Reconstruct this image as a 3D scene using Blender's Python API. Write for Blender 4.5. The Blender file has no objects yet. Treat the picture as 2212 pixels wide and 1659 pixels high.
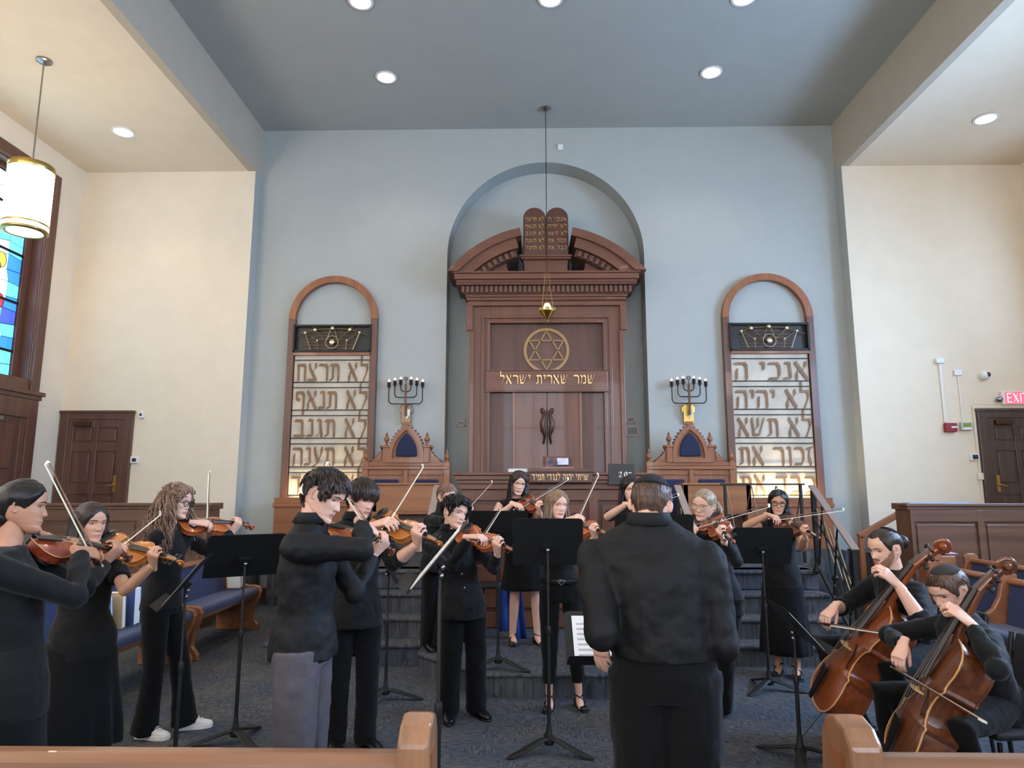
import bpy, bmesh, math, random
from math import sin, cos, pi, radians, sqrt, atan2, tan
from mathutils import Vector, Matrix, Euler, noise
R = radians
V = Vector
random.seed(7)
SC = bpy.context.scene
COL = SC.collection

# ------------------------------------------------------------------ camera, world, light
cam_d = bpy.data.cameras.new('camera')
cam_d.sensor_fit = 'HORIZONTAL'
cam_d.sensor_width = 36.0
cam_d.lens = 36.0 * 1470 / 2212
cam_d.clip_start = 0.05
cam = bpy.data.objects.new('camera', cam_d)
COL.objects.link(cam)
cam.location = (0, 0, 1.62)
cam.rotation_euler = (R(90 + 8.8), 0, R(1.05))
SC.camera = cam

world = bpy.data.worlds.new('daylight')
SC.world = world
world.use_nodes = True
world.node_tree.nodes['Background'].inputs[0].default_value = (0.62, 0.76, 1.0, 1)
world.node_tree.nodes['Background'].inputs[1].default_value = 0.6

SC.view_settings.view_transform = 'Standard'
SC.view_settings.look = 'None'
SC.view_settings.gamma = 1
SC.view_settings.use_curve_mapping = False
SC.view_settings.exposure = 0.1
SC.cycles.use_denoising = True
SC.cycles.max_bounces = 7
SC.cycles.diffuse_bounces = 4
SC.cycles.caustics_reflective = False
SC.cycles.caustics_refractive = False
SC.cycles.sample_clamp_indirect = 4


def area_light(name, loc, rot, sx, sy, watts, color):
    d = bpy.data.lights.new(name, 'AREA')
    d.shape = 'RECTANGLE'
    d.size, d.size_y = sx, sy
    d.energy = watts
    d.color = color
    o = bpy.data.objects.new(name, d)
    COL.objects.link(o)
    o.location = loc
    o.rotation_euler = rot
    return o


# daylight entering by the tall windows of the two side walls (one lamp just inside each window)
DAY = (0.36, 0.61, 1.0)
for yy, w_ in ((-4.0, 110), (-0.4, 170), (3.2, 300), (6.1, 600)):
    l_ = area_light('window_daylight', (7.78, yy, 3.6), (0, R(80), 0), 2.6, 2.0, w_, DAY)
    l_.data.spread = R(150)
area_light('window_daylight', (7.78, 8.4, 4.4), (0, R(85), 0), 2.6, 1.8, 70, DAY)  # added lamp, brightens the right alcove wall and ceiling
for yy in (-4.0, -0.4, 3.2):
    area_light('window_daylight', (-7.03, yy, 4.6), (0, R(-90), 0), 3.0, 2.0, 95, (1.0, 0.95, 0.88))
for xx in (-3.2, 0.37, 3.9):  # added fill from the unseen rear wall, brightens hall and ceiling
    area_light('window_daylight', (xx, -5.9, 4.0), (R(-90), 0, 0), 2.4, 3.6, 300, (1.0, 0.97, 0.93))


# ------------------------------------------------------------------ helpers
def lin(c):
    return tuple((x / 12.92 if x <= 0.04045 else ((x + 0.055) / 1.055) ** 2.4) for x in c)


def rgb(r, g, b):
    return lin((r / 255, g / 255, b / 255))


def new_mat(name):
    m = bpy.data.materials.new(name)
    m.use_nodes = True
    nt = m.node_tree
    return m, nt, nt.nodes['Principled BSDF']


def M(name, col, rough=0.5, metal=0.0, var=0.0, vs=6.0, stretch=(1, 1, 1), bump=0.0, bs=80.0, bstretch=None,
      spec=0.5, coat=0.0, emit=None, es=1.0, trans=0.0, sheen=0.0, alpha=1.0, sss=0.0):
    m, nt, b = new_mat(name)
    b.inputs['Base Color'].default_value = (*col, 1)
    b.inputs['Roughness'].default_value = rough
    b.inputs['Metallic'].default_value = metal
    b.inputs['Specular IOR Level'].default_value = spec
    b.inputs['Coat Weight'].default_value = coat
    b.inputs['Transmission Weight'].default_value = trans
    b.inputs['Sheen Weight'].default_value = sheen
    b.inputs['Alpha'].default_value = alpha
    if sss:
        b.inputs['Subsurface Weight'].default_value = sss
        b.inputs['Subsurface Radius'].default_value = (0.012, 0.005, 0.003)
        b.inputs['Subsurface Scale'].default_value = 1.0
    if emit:
        b.inputs['Emission Color'].default_value = (*emit, 1)
        b.inputs['Emission Strength'].default_value = es
    if var or bump:
        tc = nt.nodes.new('ShaderNodeTexCoord')
    if var:
        mp = nt.nodes.new('ShaderNodeMapping')
        mp.inputs['Scale'].default_value = stretch
        nz = nt.nodes.new('ShaderNodeTexNoise')
        nz.inputs['Scale'].default_value = vs
        nz.inputs['Detail'].default_value = 6
        nz.inputs['Roughness'].default_value = 0.62
        cr = nt.nodes.new('ShaderNodeValToRGB')
        cr.color_ramp.elements[0].position = 0.3
        cr.color_ramp.elements[1].position = 0.7
        cr.color_ramp.elements[0].color = (*[c * (1 - var) for c in col], 1)
        cr.color_ramp.elements[1].color = (*[min(1, c * (1 + var)) for c in col], 1)
        nt.links.new(tc.outputs['Object'], mp.inputs[0])
        nt.links.new(mp.outputs[0], nz.inputs['Vector'])
        nt.links.new(nz.outputs['Fac'], cr.inputs[0])
        nt.links.new(cr.outputs[0], b.inputs['Base Color'])
    if bump:
        mp2 = nt.nodes.new('ShaderNodeMapping')
        mp2.inputs['Scale'].default_value = bstretch or (1, 1, 1)
        n2 = nt.nodes.new('ShaderNodeTexNoise')
        n2.inputs['Scale'].default_value = bs
        n2.inputs['Detail'].default_value = 4
        bp = nt.nodes.new('ShaderNodeBump')
        bp.inputs['Strength'].default_value = bump
        bp.inputs['Distance'].default_value = 0.01
        nt.links.new(tc.outputs['Object'], mp2.inputs[0])
        nt.links.new(mp2.outputs[0], n2.inputs['Vector'])
        nt.links.new(n2.outputs['Fac'], bp.inputs['Height'])
        nt.links.new(bp.outputs[0], b.inputs['Normal'])
    return m


def wood(name, col, grain='z', rough=0.42, var=0.34, scale=5.0, coat=0.15):
    st = {'x': (0.12, 2.2, 2.2), 'y': (2.2, 0.12, 2.2), 'z': (2.2, 2.2, 0.12)}[grain]
    return M(name, col, rough, var=var, vs=scale, stretch=st, bump=0.08, bs=30, bstretch=st, coat=coat)


class MB:
    """collects shapes; build() links them as ONE mesh object"""

    def __init__(s):
        s.v, s.f, s.m = [], [], []
        s.mi = 0

    def add(s, vs, fs, mi=None):
        o = len(s.v)
        s.v += [tuple(p) for p in vs]
        s.f += [tuple(i + o for i in f) for f in fs]
        s.m += [s.mi if mi is None else mi] * len(fs)
        return s

    def box(s, x0, x1, y0, y1, z0, z1):
        vs = [(x, y, z) for x in (x0, x1) for y in (y0, y1) for z in (z0, z1)]
        return s.add(vs, [(0, 1, 3, 2), (4, 6, 7, 5), (0, 4, 5, 1), (2, 3, 7, 6), (0, 2, 6, 4), (1, 5, 7, 3)])

    def bar(s, p, q, w, h, up=(0, 0, 1)):
        """box-section bar from p to q, w across, h along up"""
        p, q = V(p), V(q)
        d = (q - p).normalized()
        up = V(up)
        r = d.cross(up)
        if r.length < 1e-4:
            r = d.cross(V((0, 1, 0)))
        r.normalize()
        u = r.cross(d).normalized()
        vs = []
        for e in (p, q):
            for a, b in ((-1, -1), (1, -1), (1, 1), (-1, 1)):
                vs.append(e + r * (a * w / 2) + u * (b * h / 2))
        return s.add(vs, [(3, 2, 1, 0), (4, 5, 6, 7), (0, 1, 5, 4), (1, 2, 6, 5), (2, 3, 7, 6), (3, 0, 4, 7)])

    def tube(s, pts, rad, n=8, cap=True, closed=False, sq=None):
        """swept tube; rad number / list / list of (a,b) ellipse radii; sq: reference 'up' for the ellipse"""
        pts = [V(p) for p in pts]
        k = len(pts)
        if not isinstance(rad, (list, tuple)):
            rad = [rad] * k
        ref = V(sq) if sq is not None else None
        vs = []
        prev = None
        for i, p in enumerate(pts):
            a = pts[(i - 1) % k] if (i > 0 or closed) else p
            b = pts[(i + 1) % k] if (i < k - 1 or closed) else p
            d = (b - a)
            if d.length < 1e-9:
                d = V((0, 0, 1))
            d.normalize()
            if ref is not None:
                x = ref.cross(d)
                if x.length < 1e-4:
                    x = V((1, 0, 0)).cross(d)
            elif prev is not None:
                x = prev - d * prev.dot(d)
            else:
                x = d.orthogonal()
            x.normalize()
            prev = x
            y = d.cross(x)
            r = rad[i]
            ra, rb = r if isinstance(r, (list, tuple)) else (r, r)
            for j in range(n):
                t = 2 * pi * j / n
                vs.append(p + x * (ra * cos(t)) + y * (rb * sin(t)))
        fs = []
        for i in range(k if closed else k - 1):
            for j in range(n):
                a = i * n + j
                b = i * n + (j + 1) % n
                c = ((i + 1) % k) * n + (j + 1) % n
                d = ((i + 1) % k) * n + j
                fs.append((a, b, c, d))
        if cap and not closed:
            fs.append(tuple(range(n - 1, -1, -1)))
            fs.append(tuple((k - 1) * n + j for j in range(n)))
        return s.add(vs, fs)

    def cyl(s, p, q, r, n=12, r2=None):
        return s.tube([p, q], [r, r if r2 is None else r2], n)

    def lathe(s, prof, c=(0, 0, 0), n=16, ax=None):
        """profile [(r,z)] turned about z (or about matrix ax)"""
        c = V(c)
        vs = []
        for r, z in prof:
            for j in range(n):
                t = 2 * pi * j / n
                p = V((r * cos(t), r * sin(t), z))
                vs.append(c + (ax @ p if ax else p))
        fs = []
        for i in range(len(prof) - 1):
            for j in range(n):
                fs.append((i * n + j, i * n + (j + 1) % n, (i + 1) * n + (j + 1) % n, (i + 1) * n + j))
        fs.append(tuple(range(n - 1, -1, -1)))
        k = len(prof) - 1
        fs.append(tuple(k * n + j for j in range(n)))
        return s.add(vs, fs)

    def ball(s, c, r, nu=12, nv=8, mat=None):
        c = V(c)
        rx, ry, rz = r if isinstance(r, (list, tuple)) else (r, r, r)
        vs = []
        for i in range(nv + 1):
            a = pi * i / nv
            for j in range(nu):
                t = 2 * pi * j / nu
                p = V((rx * sin(a) * cos(t), ry * sin(a) * sin(t), rz * cos(a)))
                vs.append(c + (mat @ p if mat else p))
        fs = []
        for i in range(nv):
            for j in range(nu):
                fs.append((i * nu + j, (i + 1) * nu + j, (i + 1) * nu + (j + 1) % nu, i * nu + (j + 1) % nu))
        return s.add(vs, fs)

    def prism(s, poly, fn, t0, t1):
        """polygon (list of 2d) extruded between t0 and t1; fn(a,b,t) -> 3d"""
        n = len(poly)
        vs = [fn(a, b, t0) for a, b in poly] + [fn(a, b, t1) for a, b in poly]
        fs = [tuple(range(n)), tuple(range(2 * n - 1, n - 1, -1))]
        fs += [(i, i + n, (i + 1) % n + n, (i + 1) % n) for i in range(n)]
        return s.add(vs, fs)

    def mesh(s, name, smooth=None, mats=()):
        me = bpy.data.meshes.new(name)
        me.from_pydata(s.v, [], s.f)
        for m in mats:
            me.materials.append(m)
        if len(mats) > 1:
            me.polygons.foreach_set('material_index', s.m)
        bm = bmesh.new()
        bm.from_mesh(me)
        bmesh.ops.recalc_face_normals(bm, faces=bm.faces)
        bm.to_mesh(me)
        bm.free()
        if smooth:
            me.shade_smooth()
            if smooth < 180:
                me.set_sharp_from_angle(angle=R(smooth))
        me.update()
        return me

    def build(s, name, mat=None, parent=None, smooth=None, bevel=0):
        mats = mat if isinstance(mat, (list, tuple)) else ([mat] if mat else [])
        o = link(name, s.mesh(name, smooth, mats), parent)
        if bevel:
            add_bevel(o, bevel)
        return o


def add_bevel(o, w, seg=2):
    b = o.modifiers.new('edge', 'BEVEL')
    b.width = w
    b.segments = seg
    b.limit_method = 'ANGLE'
    b.angle_limit = R(40)
    return o


def link(name, me, parent=None):
    o = bpy.data.objects.new(name, me)
    COL.objects.link(o)
    if parent is not None:
        o.parent = parent
        if parent.get('_w'):
            o.matrix_parent_inverse = Matrix.Translation(-parent.location)
    return o


def tag(o, label, cat, group=None):
    o['label'] = label
    o['category'] = cat
    if group:
        o['group'] = group
    return o


def thing(name, label, cat, loc=(0, 0, 0), rz=0.0, group=None, world=False):
    """an Empty at the base of a thing; world=True: the parts are given in world coordinates"""
    o = bpy.data.objects.new(name, None)
    COL.objects.link(o)
    o.empty_display_size = 0.1
    o.location = loc
    o.rotation_euler = (0, 0, rz)
    if world:
        o['_w'] = 1
    return tag(o, label, cat, group)


def struct(o):
    o['kind'] = 'structure'
    return o


def copy_tree(o, parent=None):
    c = o.copy()
    COL.objects.link(c)
    c.parent = parent
    for ch in list(o.children):
        copy_tree(ch, c)
    return c


def XZ(y):  # polygons drawn on a plane facing the hall; t grows towards the hall
    return lambda a, b, t: (a, y - t, b)


# ------------------------------------------------------------------ materials
paint_blue = M('paint_grey_blue', rgb(165, 168, 164), 0.85, var=0.03, vs=3, bump=0.05, bs=160)
paint_cream = M('paint_cream', rgb(222, 208, 186), 0.85, var=0.03, vs=3, bump=0.05, bs=160)
paint_taupe = M('paint_taupe', rgb(178, 167, 150), 0.85, var=0.03, vs=3, bump=0.05, bs=160)
paint_white = M('paint_white', rgb(225, 222, 214), 0.8)
wood_ark = wood('wood_ark', rgb(106, 63, 43), 'z', var=.24)
wood_ark_x = wood('wood_ark_cross', rgb(106, 63, 43), 'x', var=.24)
wood_arkdark = wood('wood_ark_dark', rgb(84, 48, 33), 'z', var=.24)
wood_oak = wood('wood_oak', rgb(138, 84, 50), 'z', var=.26)
wood_oak_x = wood('wood_oak_cross', rgb(138, 84, 50), 'x', var=.26)
wood_desk = wood('wood_desk', rgb(146, 90, 50), 'x')
wood_dark = wood('wood_dark', rgb(92, 58, 44), 'z')
wood_dark_x = wood('wood_dark_cross', rgb(92, 58, 44), 'x')
wood_door = wood('wood_door', rgb(84, 54, 42), 'z')
wood_box = wood('wood_box', rgb(96, 66, 50), 'x')
wood_pew = wood('wood_pew', rgb(128, 88, 62), 'x', rough=0.35, coat=0.3)
wood_pew_z = wood('wood_pew_end', rgb(142, 100, 70), 'z', rough=0.35, coat=0.3)
wood_side = wood('wood_side_pew', rgb(140, 88, 56), 'y', rough=0.4)
blue_cloth = M('blue_upholstery', rgb(30, 42, 82), 0.9, var=0.2, vs=30, bump=0.15, bs=500, sheen=0.15)
blue_velvet = M('blue_velvet', rgb(22, 30, 62), 0.85, bump=0.1, bs=400, sheen=0.1)
gold = M('gold_leaf', rgb(214, 170, 116), 0.35, 0.75)
brass = M('brass', rgb(190, 160, 90), 0.3, 1.0)
bronze = M('bronze', rgb(84, 62, 48), 0.4, 0.8)
iron = M('black_iron', rgb(30, 28, 27), 0.5, 0.4)
steel = M('steel', rgb(150, 150, 150), 0.3, 1.0)
black_plastic = M('black_plastic', rgb(18, 18, 19), 0.45)
white_plastic = M('white_plastic', rgb(225, 225, 222), 0.45)
red_plastic = M('red_plastic', rgb(135, 22, 34), 0.4)
paper = M('paper', rgb(236, 234, 230), 0.8)
ink = M('ink', rgb(60, 60, 62), 0.8)


def carpet_mat():
    m, nt, b = new_mat('carpet')
    N, L = nt.nodes.new, nt.links.new
    tc = N('ShaderNodeTexCoord')
    vo = N('ShaderNodeTexVoronoi')
    vo.inputs['Scale'].default_value = 7.5
    vo.inputs['Randomness'].default_value = 0.85
    L(tc.outputs['Object'], vo.inputs['Vector'])
    # patches of stripes lying one way or the other
    sep = N('ShaderNodeSeparateColor')
    L(vo.outputs['Color'], sep.inputs[0])
    mixv = []
    for st in ((9, 40, 1), (40, 9, 1)):
        mp = N('ShaderNodeMapping')
        mp.inputs['Scale'].default_value = st
        L(tc.outputs['Object'], mp.inputs[0])
        nz = N('ShaderNodeTexNoise')
        nz.inputs['Scale'].default_value = 1.6
        nz.inputs['Detail'].default_value = 3
        L(mp.outputs[0], nz.inputs['Vector'])
        mixv.append(nz)
    gt = N('ShaderNodeMath')
    gt.operation = 'GREATER_THAN'
    gt.inputs[1].default_value = 0.5
    L(sep.outputs[0], gt.inputs[0])
    mx = N('ShaderNodeMix')
    L(gt.outputs[0], mx.inputs[0])
    L(mixv[0].outputs['Fac'], mx.inputs[2])
    L(mixv[1].outputs['Fac'], mx.inputs[3])
    cr = N('ShaderNodeValToRGB')
    e = cr.color_ramp.elements
    e[0].position, e[0].color = 0.3, (*rgb(56, 58, 62), 1)
    e[1].position, e[1].color = 0.72, (*rgb(104, 105, 107), 1)
    L(mx.outputs[0], cr.inputs[0])
    n3 = N('ShaderNodeTexNoise')
    n3.inputs['Scale'].default_value = 2.2
    n3.inputs['Detail'].default_value = 4
    L(tc.outputs['Object'], n3.inputs['Vector'])
    hue = N('ShaderNodeMix')
    hue.data_type = 'RGBA'
    hue.blend_type = 'MULTIPLY'
    hue.inputs[0].default_value = 0.8
    cr2 = N('ShaderNodeValToRGB')
    cr2.color_ramp.elements[0].color = (0.62, 0.70, 0.92, 1)
    cr2.color_ramp.elements[1].color = (1, 0.97, 0.9, 1)
    cr2.color_ramp.elements[0].position = 0.35
    cr2.color_ramp.elements[1].position = 0.65
    L(n3.outputs['Fac'], cr2.inputs[0])
    L(cr.outputs[0], hue.inputs[6])
    L(cr2.outputs[0], hue.inputs[7])
    L(hue.outputs[2], b.inputs['Base Color'])
    b.inputs['Roughness'].default_value = 0.95
    b.inputs['Specular IOR Level'].default_value = 0.1
    n4 = N('ShaderNodeTexNoise')
    n4.inputs['Scale'].default_value = 260
    bp = N('ShaderNodeBump')
    bp.inputs['Strength'].default_value = 0.5
    bp.inputs['Distance'].default_value = 0.006
    L(tc.outputs['Object'], n4.inputs['Vector'])
    L(n4.outputs['Fac'], bp.inputs['Height'])
    L(bp.outputs[0], b.inputs['Normal'])
    return m


carpet = carpet_mat()
# ------------------------------------------------------------------ the room
XC = 0.345                    # axis of the ark wall
XL, XR = -7.1, 7.85           # side walls
BL, BR = -4.33, 5.05          # edges of the ark bay
YF, YS, YB = 10.5, 10.26, -6  # ark wall, alcove walls, rear wall
ZC, ZS = 7.53, 6.70           # middle ceiling, side ceilings
ZP = 0.766                    # bimah platform


def slab(name, mat, *b):
    return struct(MB().box(*b).build(name, mat))


slab('floor', carpet, XL - .3, XR + .3, YB - .3, YF + .6, -0.12, 0)
slab('ceiling', paint_blue, BL, BR, YB, YF, ZC, ZC + .15)
slab('ceiling_side', paint_cream, XL - .2, BL - .12, YB, YS, ZS, ZS + .12)
slab('ceiling_side', paint_cream, BR + .12, XR + .2, YB, YS, ZS, ZS + .12)
slab('trim_1', paint_taupe, BL - .12, BL, YB, YF, ZS, ZC + .15)      # step between the ceilings
slab('trim_2', paint_taupe, BR, BR + .12, YB, YF, ZS, ZC + .15)
slab('wall_back', paint_cream, XL - .3, XR + .3, YB - .2, YB, 0, ZC)
slab('wall_alcove_left', paint_cream, XL, BL - 0.001, YS, YF + .2, 0, ZS + .001)
slab('wall_alcove_right', paint_cream, BR + 0.001, XR, YS, YF + .2, 0, ZS + .001)
slab('wall_return_left', paint_blue, BL - .004, BL + .002, YS + .002, YF, 0, ZS)
slab('wall_return_right', paint_blue, BR - .002, BR + .004, YS + .002, YF, 0, ZS)

# ark wall with the round-headed niche
NL, NR, NS, ND = XC - 1.58, XC + 1.58, 5.35, 10.9
w = MB()


def yface(m, poly, y):
    m.add([(a, y, b) for a, b in poly], [tuple(range(len(poly)))])


yface(w, [(BL, 0), (NL, 0), (NL, NS), (NL, ZC), (BL, ZC)], YF)
yface(w, [(NR, 0), (BR, 0), (BR, ZC), (NR, ZC), (NR, NS)], YF)
arc = [(XC - 1.58 * cos(pi * i / 40), NS + 1.58 * sin(pi * i / 40)) for i in range(41)]
for i in range(40):
    a, b = arc[i], arc[i + 1]
    yface(w, [a, b, (b[0], ZC), (a[0], ZC)], YF)
    w.add([(a[0], YF, a[1]), (b[0], YF, b[1]), (b[0], ND, b[1]), (a[0], ND, a[1])], [(0, 1, 2, 3)])
for x in (NL, NR):
    w.add([(x, YF, 0), (x, ND, 0), (x, ND, NS), (x, YF, NS)], [(0, 1, 2, 3)])
struct(w.build('wall_ark', paint_blue, smooth=30))
w = MB()
yface(w, [(NL, 0), (NR, 0)] + arc[::-1], ND)
struct(w.build('wall_niche', paint_blue))

# left wall with one tall opening for the stained glass window, right wall without openings
WY0, WY1, WZ0, WZ1 = 7.05, 9.5, 3.05, 6.15


def side_wall(name, x0, x1, holes):
    m = MB()
    ys = sorted({YB, YS, *[h[0] for h in holes], *[h[1] for h in holes]})
    for a, b in zip(ys, ys[1:]):
        h = [q for q in holes if q[0] <= a and b <= q[1]]
        if h:
            m.box(x0, x1, a, b, 0, h[0][2])
            m.box(x0, x1, a, b, h[0][3], ZS)
        else:
            m.box(x0, x1, a, b, 0, ZS)
    return struct(m.build(name, paint_cream))


side_wall('wall_left', XL - .3, XL, [(WY0, WY1, WZ0, WZ1)])
side_wall('wall_right', XR, XR + .3, [])

# ---- stained glass window, wooden surround and the dark doorway below it
win = bpy.data.objects.new('window_1', None)
COL.objects.link(win)
struct(win)
win['label'] = 'tall stained glass window with fruit and flowers on blue, in a dark wooden surround'
fr = MB()
cw = 0.17
fr.box(XL, XL + .05, WY0 - cw, WY0, WZ0 - .1, WZ1 + cw)
fr.box(XL, XL + .05, WY1, WY1 + cw, WZ0 - .1, WZ1 + cw)
fr.box(XL, XL + .05, WY0, WY1, WZ1, WZ1 + cw)
fr.box(XL - .28, XL, WY1 - .03, WY1, WZ0, WZ1)
fr.box(XL - .28, XL, WY0, WY0 + .03, WZ0, WZ1)
fr.box(XL - .28, XL, WY0, WY1, WZ1 - .03, WZ1)
fr.box(XL - .2, XL - .14, WY1 - .16, WY1 - .03, WZ0, WZ1)
fr.box(XL - .2, XL - .14, WY0 + .03, WY1, WZ1 - .1, WZ1 - .03)
fr.build('window_frame', wood_dark, win, bevel=.006)
sl = MB()
sl.box(XL - .28, XL + .1, WY0 - .25, WY1 + .24, WZ0 - .1, WZ0 - .04)
sl.box(XL - .28, XL + .07, WY0 - .22, WY1 + .21, WZ0 - .16, WZ0 - .1)
sl.box(XL - .28, XL + .02, WY0, WY1, WZ0 - .04, WZ0 + .12)
sl.build('window_sill', wood_dark_x, win, bevel=.005)
bars = MB()
for z in (3.55, 4.25, 4.95, 5.6):
    bars.box(XL - .2, XL - .15, WY0, WY1 - .16, z - .018, z + .018)
bars.build('window_bars', iron, win)
GC = {}
for nm, c in dict(white=(240, 244, 250), pale=(170, 215, 240), sky=(70, 165, 215), blue=(30, 95, 190), deep=(40, 60, 150),
                  green=(60, 175, 70), teal=(40, 160, 160), yellow=(245, 205, 60), red=(215, 25, 60), pink=(235, 120, 140),
                  purple=(150, 90, 190), brown=(150, 95, 80)).items():
    cc = rgb(*c)
    GC[nm] = M('glass_' + nm, cc, 0.15, emit=cc, es=3.2, coat=.3)
lead = M('lead', rgb(40, 42, 46), 0.6, 0.5)
rg = random.Random(3)
ny, nz = 9, 15
gy0, gy1, gz0, gz1 = WY0 + .05, WY1 - .17, WZ0 + .12, WZ1 - .12
pt = {}
for i in range(ny + 1):
    for j in range(nz + 1):
        jit = 0.0 if i in (0, ny) or j in (0, nz) else 1.0
        pt[i, j] = (gy0 + (gy1 - gy0) * (i + jit * rg.uniform(-.28, .28)) / ny, gz0 + (gz1 - gz0) * (j + jit * rg.uniform(-.28, .28)) / nz)
xg = XL - .175
for i in range(ny):
    for j in range(nz):
        q = [pt[i, j], pt[i + 1, j], pt[i + 1, j + 1], pt[i, j + 1]]
        cx = sum(a for a, b in q) / 4
        cz = sum(b for a, b in q) / 4
        q = [(cx + (a - cx) * .94, cz + (b - cz) * .94) for a, b in q]
        if i == ny - 1:
            k = rg.choice(['blue', 'pale', 'sky', 'deep', 'blue'])
        elif i == ny - 2:
            k = rg.choice(['white', 'pale', 'pale', 'sky'])
        else:
            k = rg.choice(['white', 'white', 'white', 'pale', 'pale', 'sky', 'sky', 'blue', 'teal', 'green'] if j > 4 else ['blue', 'sky', 'blue', 'deep', 'pale', 'teal'])
        MB().prism(q, lambda a, b, t: (xg + t, a, b), 0, .008).build('pane', GC[k], win)
fruit = [(8.95, 4.78, .11, 'yellow'), (8.80, 4.93, .10, 'red'), (8.98, 4.20, .11, 'red'), (8.75, 3.85, .08, 'yellow'), (8.86, 4.62, .05, 'purple'),
         (8.80, 4.55, .05, 'purple'), (8.88, 4.52, .05, 'purple'), (8.82, 4.46, .05, 'pink'), (8.76, 4.62, .05, 'purple'), (8.9, 4.68, .06, 'red'),
         (8.6, 5.4, .12, 'green'), (8.72, 5.32, .09, 'yellow'), (8.55, 3.7, .07, 'pink'), (8.82, 3.75, .06, 'pink'), (8.7, 3.45, .09, 'yellow'),
         (8.3, 4.7, .12, 'red'), (8.2, 4.3, .11, 'yellow'), (8.0, 5.2, .13, 'green'), (7.7, 4.6, .12, 'red'), (7.6, 3.9, .1, 'purple')]
for y, z, r, k in fruit:
    p = [(y + r * .8 * cos(2 * pi * i / 14), z + r * sin(2 * pi * i / 14)) for i in range(14)]
    o = MB().prism(p, lambda a, b, t: (xg + .008 + t, a, b), 0, .006).build('pane', GC[k], win)
    MB().tube([(xg + .016, a, b) for a, b in p], .006, 5, closed=True).build('lead_came', lead, o)
for y0, z0, y1, z1, k in [(8.5, 3.2, 8.62, 4.0, 'green'), (8.62, 3.2, 8.9, 3.62, 'green'), (8.8, 3.2, 8.82, 3.75, 'teal'), (8.95, 3.2, 9.02, 4.1, 'green')]:
    MB().bar((xg + .012, y0, z0), (xg + .012, y1, z1), .05, .012, up=(1, 0, 0)).build('pane', GC[k], win)
# lead sheet behind the panes closes the joints
MB().box(xg - .012, xg - .004, WY0, WY1 - .1, WZ0, WZ1).build('lead_backing', lead, win)

# doorway under the window: surround + half open dark opening with a door leaf
d1 = bpy.data.objects.new('door_1', None)
COL.objects.link(d1)
struct(d1)
d1['label'] = 'dark wooden doorway in the left wall below the stained glass window'
m = MB()
m.box(XL, XL + .06, WY1 - .02, WY1 + .17, ZP, WZ0 - .16)
m.box(XL, XL + .06, WY0 - .17, WY0 + .02, ZP, WZ0 - .16)
m.box(XL, XL + .06, WY0 + .02, WY1 - .02, 2.62, WZ0 - .16)
m.box(XL, XL + .04, WY1 - .12, WY1 - .02, ZP, 2.62)
m.build('door_frame', wood_dark, d1, bevel=.006)
MB().box(XL, XL + .03, WY0 + .02, WY1 - .12, ZP, 2.62).build('door_leaf', wood_door, d1)
m = MB()
for a, b in ((8.55, 9.25), (7.5, 8.3)):
    m.box(XL + .03, XL + .045, a, b, 1.9, 2.5)
    m.box(XL + .03, XL + .045, a, b, .95, 1.75)
m.build('door_panels', wood_dark, d1, bevel=.008)
MB().box(XL + .03, XL + .09, 8.7, 9.0, 2.55, 2.6).cyl((XL + .1, 8.9, 2.57), (XL + .2, 8.6, 2.57), .01).build('door_closer', steel, d1)


# ---- six panel doors of the two alcoves
def panel_door(n, x0, x1, zt, lab, hinge_right, mat):
    d = bpy.data.objects.new('door_%d' % n, None)
    COL.objects.link(d)
    struct(d)
    d['label'] = lab
    c = 0.13
    m = MB()
    m.box(x0, x0 + c, YS - .05, YS, ZP, zt)
    m.box(x1 - c, x1, YS - .05, YS, ZP, zt)
    m.box(x0 + c, x1 - c, YS - .05, YS, zt - c, zt)
    m.box(x0 - .015, x1 + .015, YS - .065, YS, zt - .03, zt + .01)
    m.build('door_frame', mat, d, bevel=.006)
    a, b = x0 + c, x1 - c
    m = MB().box(a, b, YS - .022, YS, ZP, zt - c)
    wl = b - a
    # stiles and rails stand proud, panels lie back
    f = YS - .04
    for p, q in ((0, .1), (.46, .54), (.9, 1)):
        m.box(a + wl * p, a + wl * q, f, YS - .022, ZP, zt - c)
    for z0, z1 in ((ZP, ZP + .2), (ZP + .78, ZP + .92), (zt - c - .48, zt - c - .36), (zt - c - .12, zt - c)):
        for p, q in ((.1, .46), (.54, .9)):
            m.box(a + wl * p - .002, a + wl * q + .002, f + .002, YS - .022, z0, z1)
    m.build('door_leaf', mat, d, bevel=.005)
    for p, q in ((.1, .46), (.54, .9)):
        for z0, z1 in ((ZP + .2, ZP + .78), (ZP + .92, zt - c - .48), (zt - c - .36, zt - c - .12)):
            x_, y_ = a + wl * p + .035, a + wl * q - .035
            MB().box(x_, y_, YS - .034, YS - .02, z0 + .035, z1 - .035).build('door_panel', mat, d, bevel=.01)
    hx = b - .07 if hinge_right else a + .07
    h = MB().box(hx - .025, hx + .025, YS - .05, YS - .04, ZP + .82, ZP + 1.06).build('handle_plate', brass, d)
    MB().tube([(hx, YS - .05, ZP + .92), (hx, YS - .1, ZP + .92), (hx + (-.02 if hinge_right else .02), YS - .105, ZP + .91), (hx + (-.1 if hinge_right else .1), YS - .1, ZP + .9)], .009).build('handle_lever', brass, h, smooth=60)
    MB().box(a + .1, a + .35, YS - .1, YS - .04, zt - c - .1, zt - c - .03).build('door_closer', bronze, d, bevel=.005)
    return d


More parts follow.
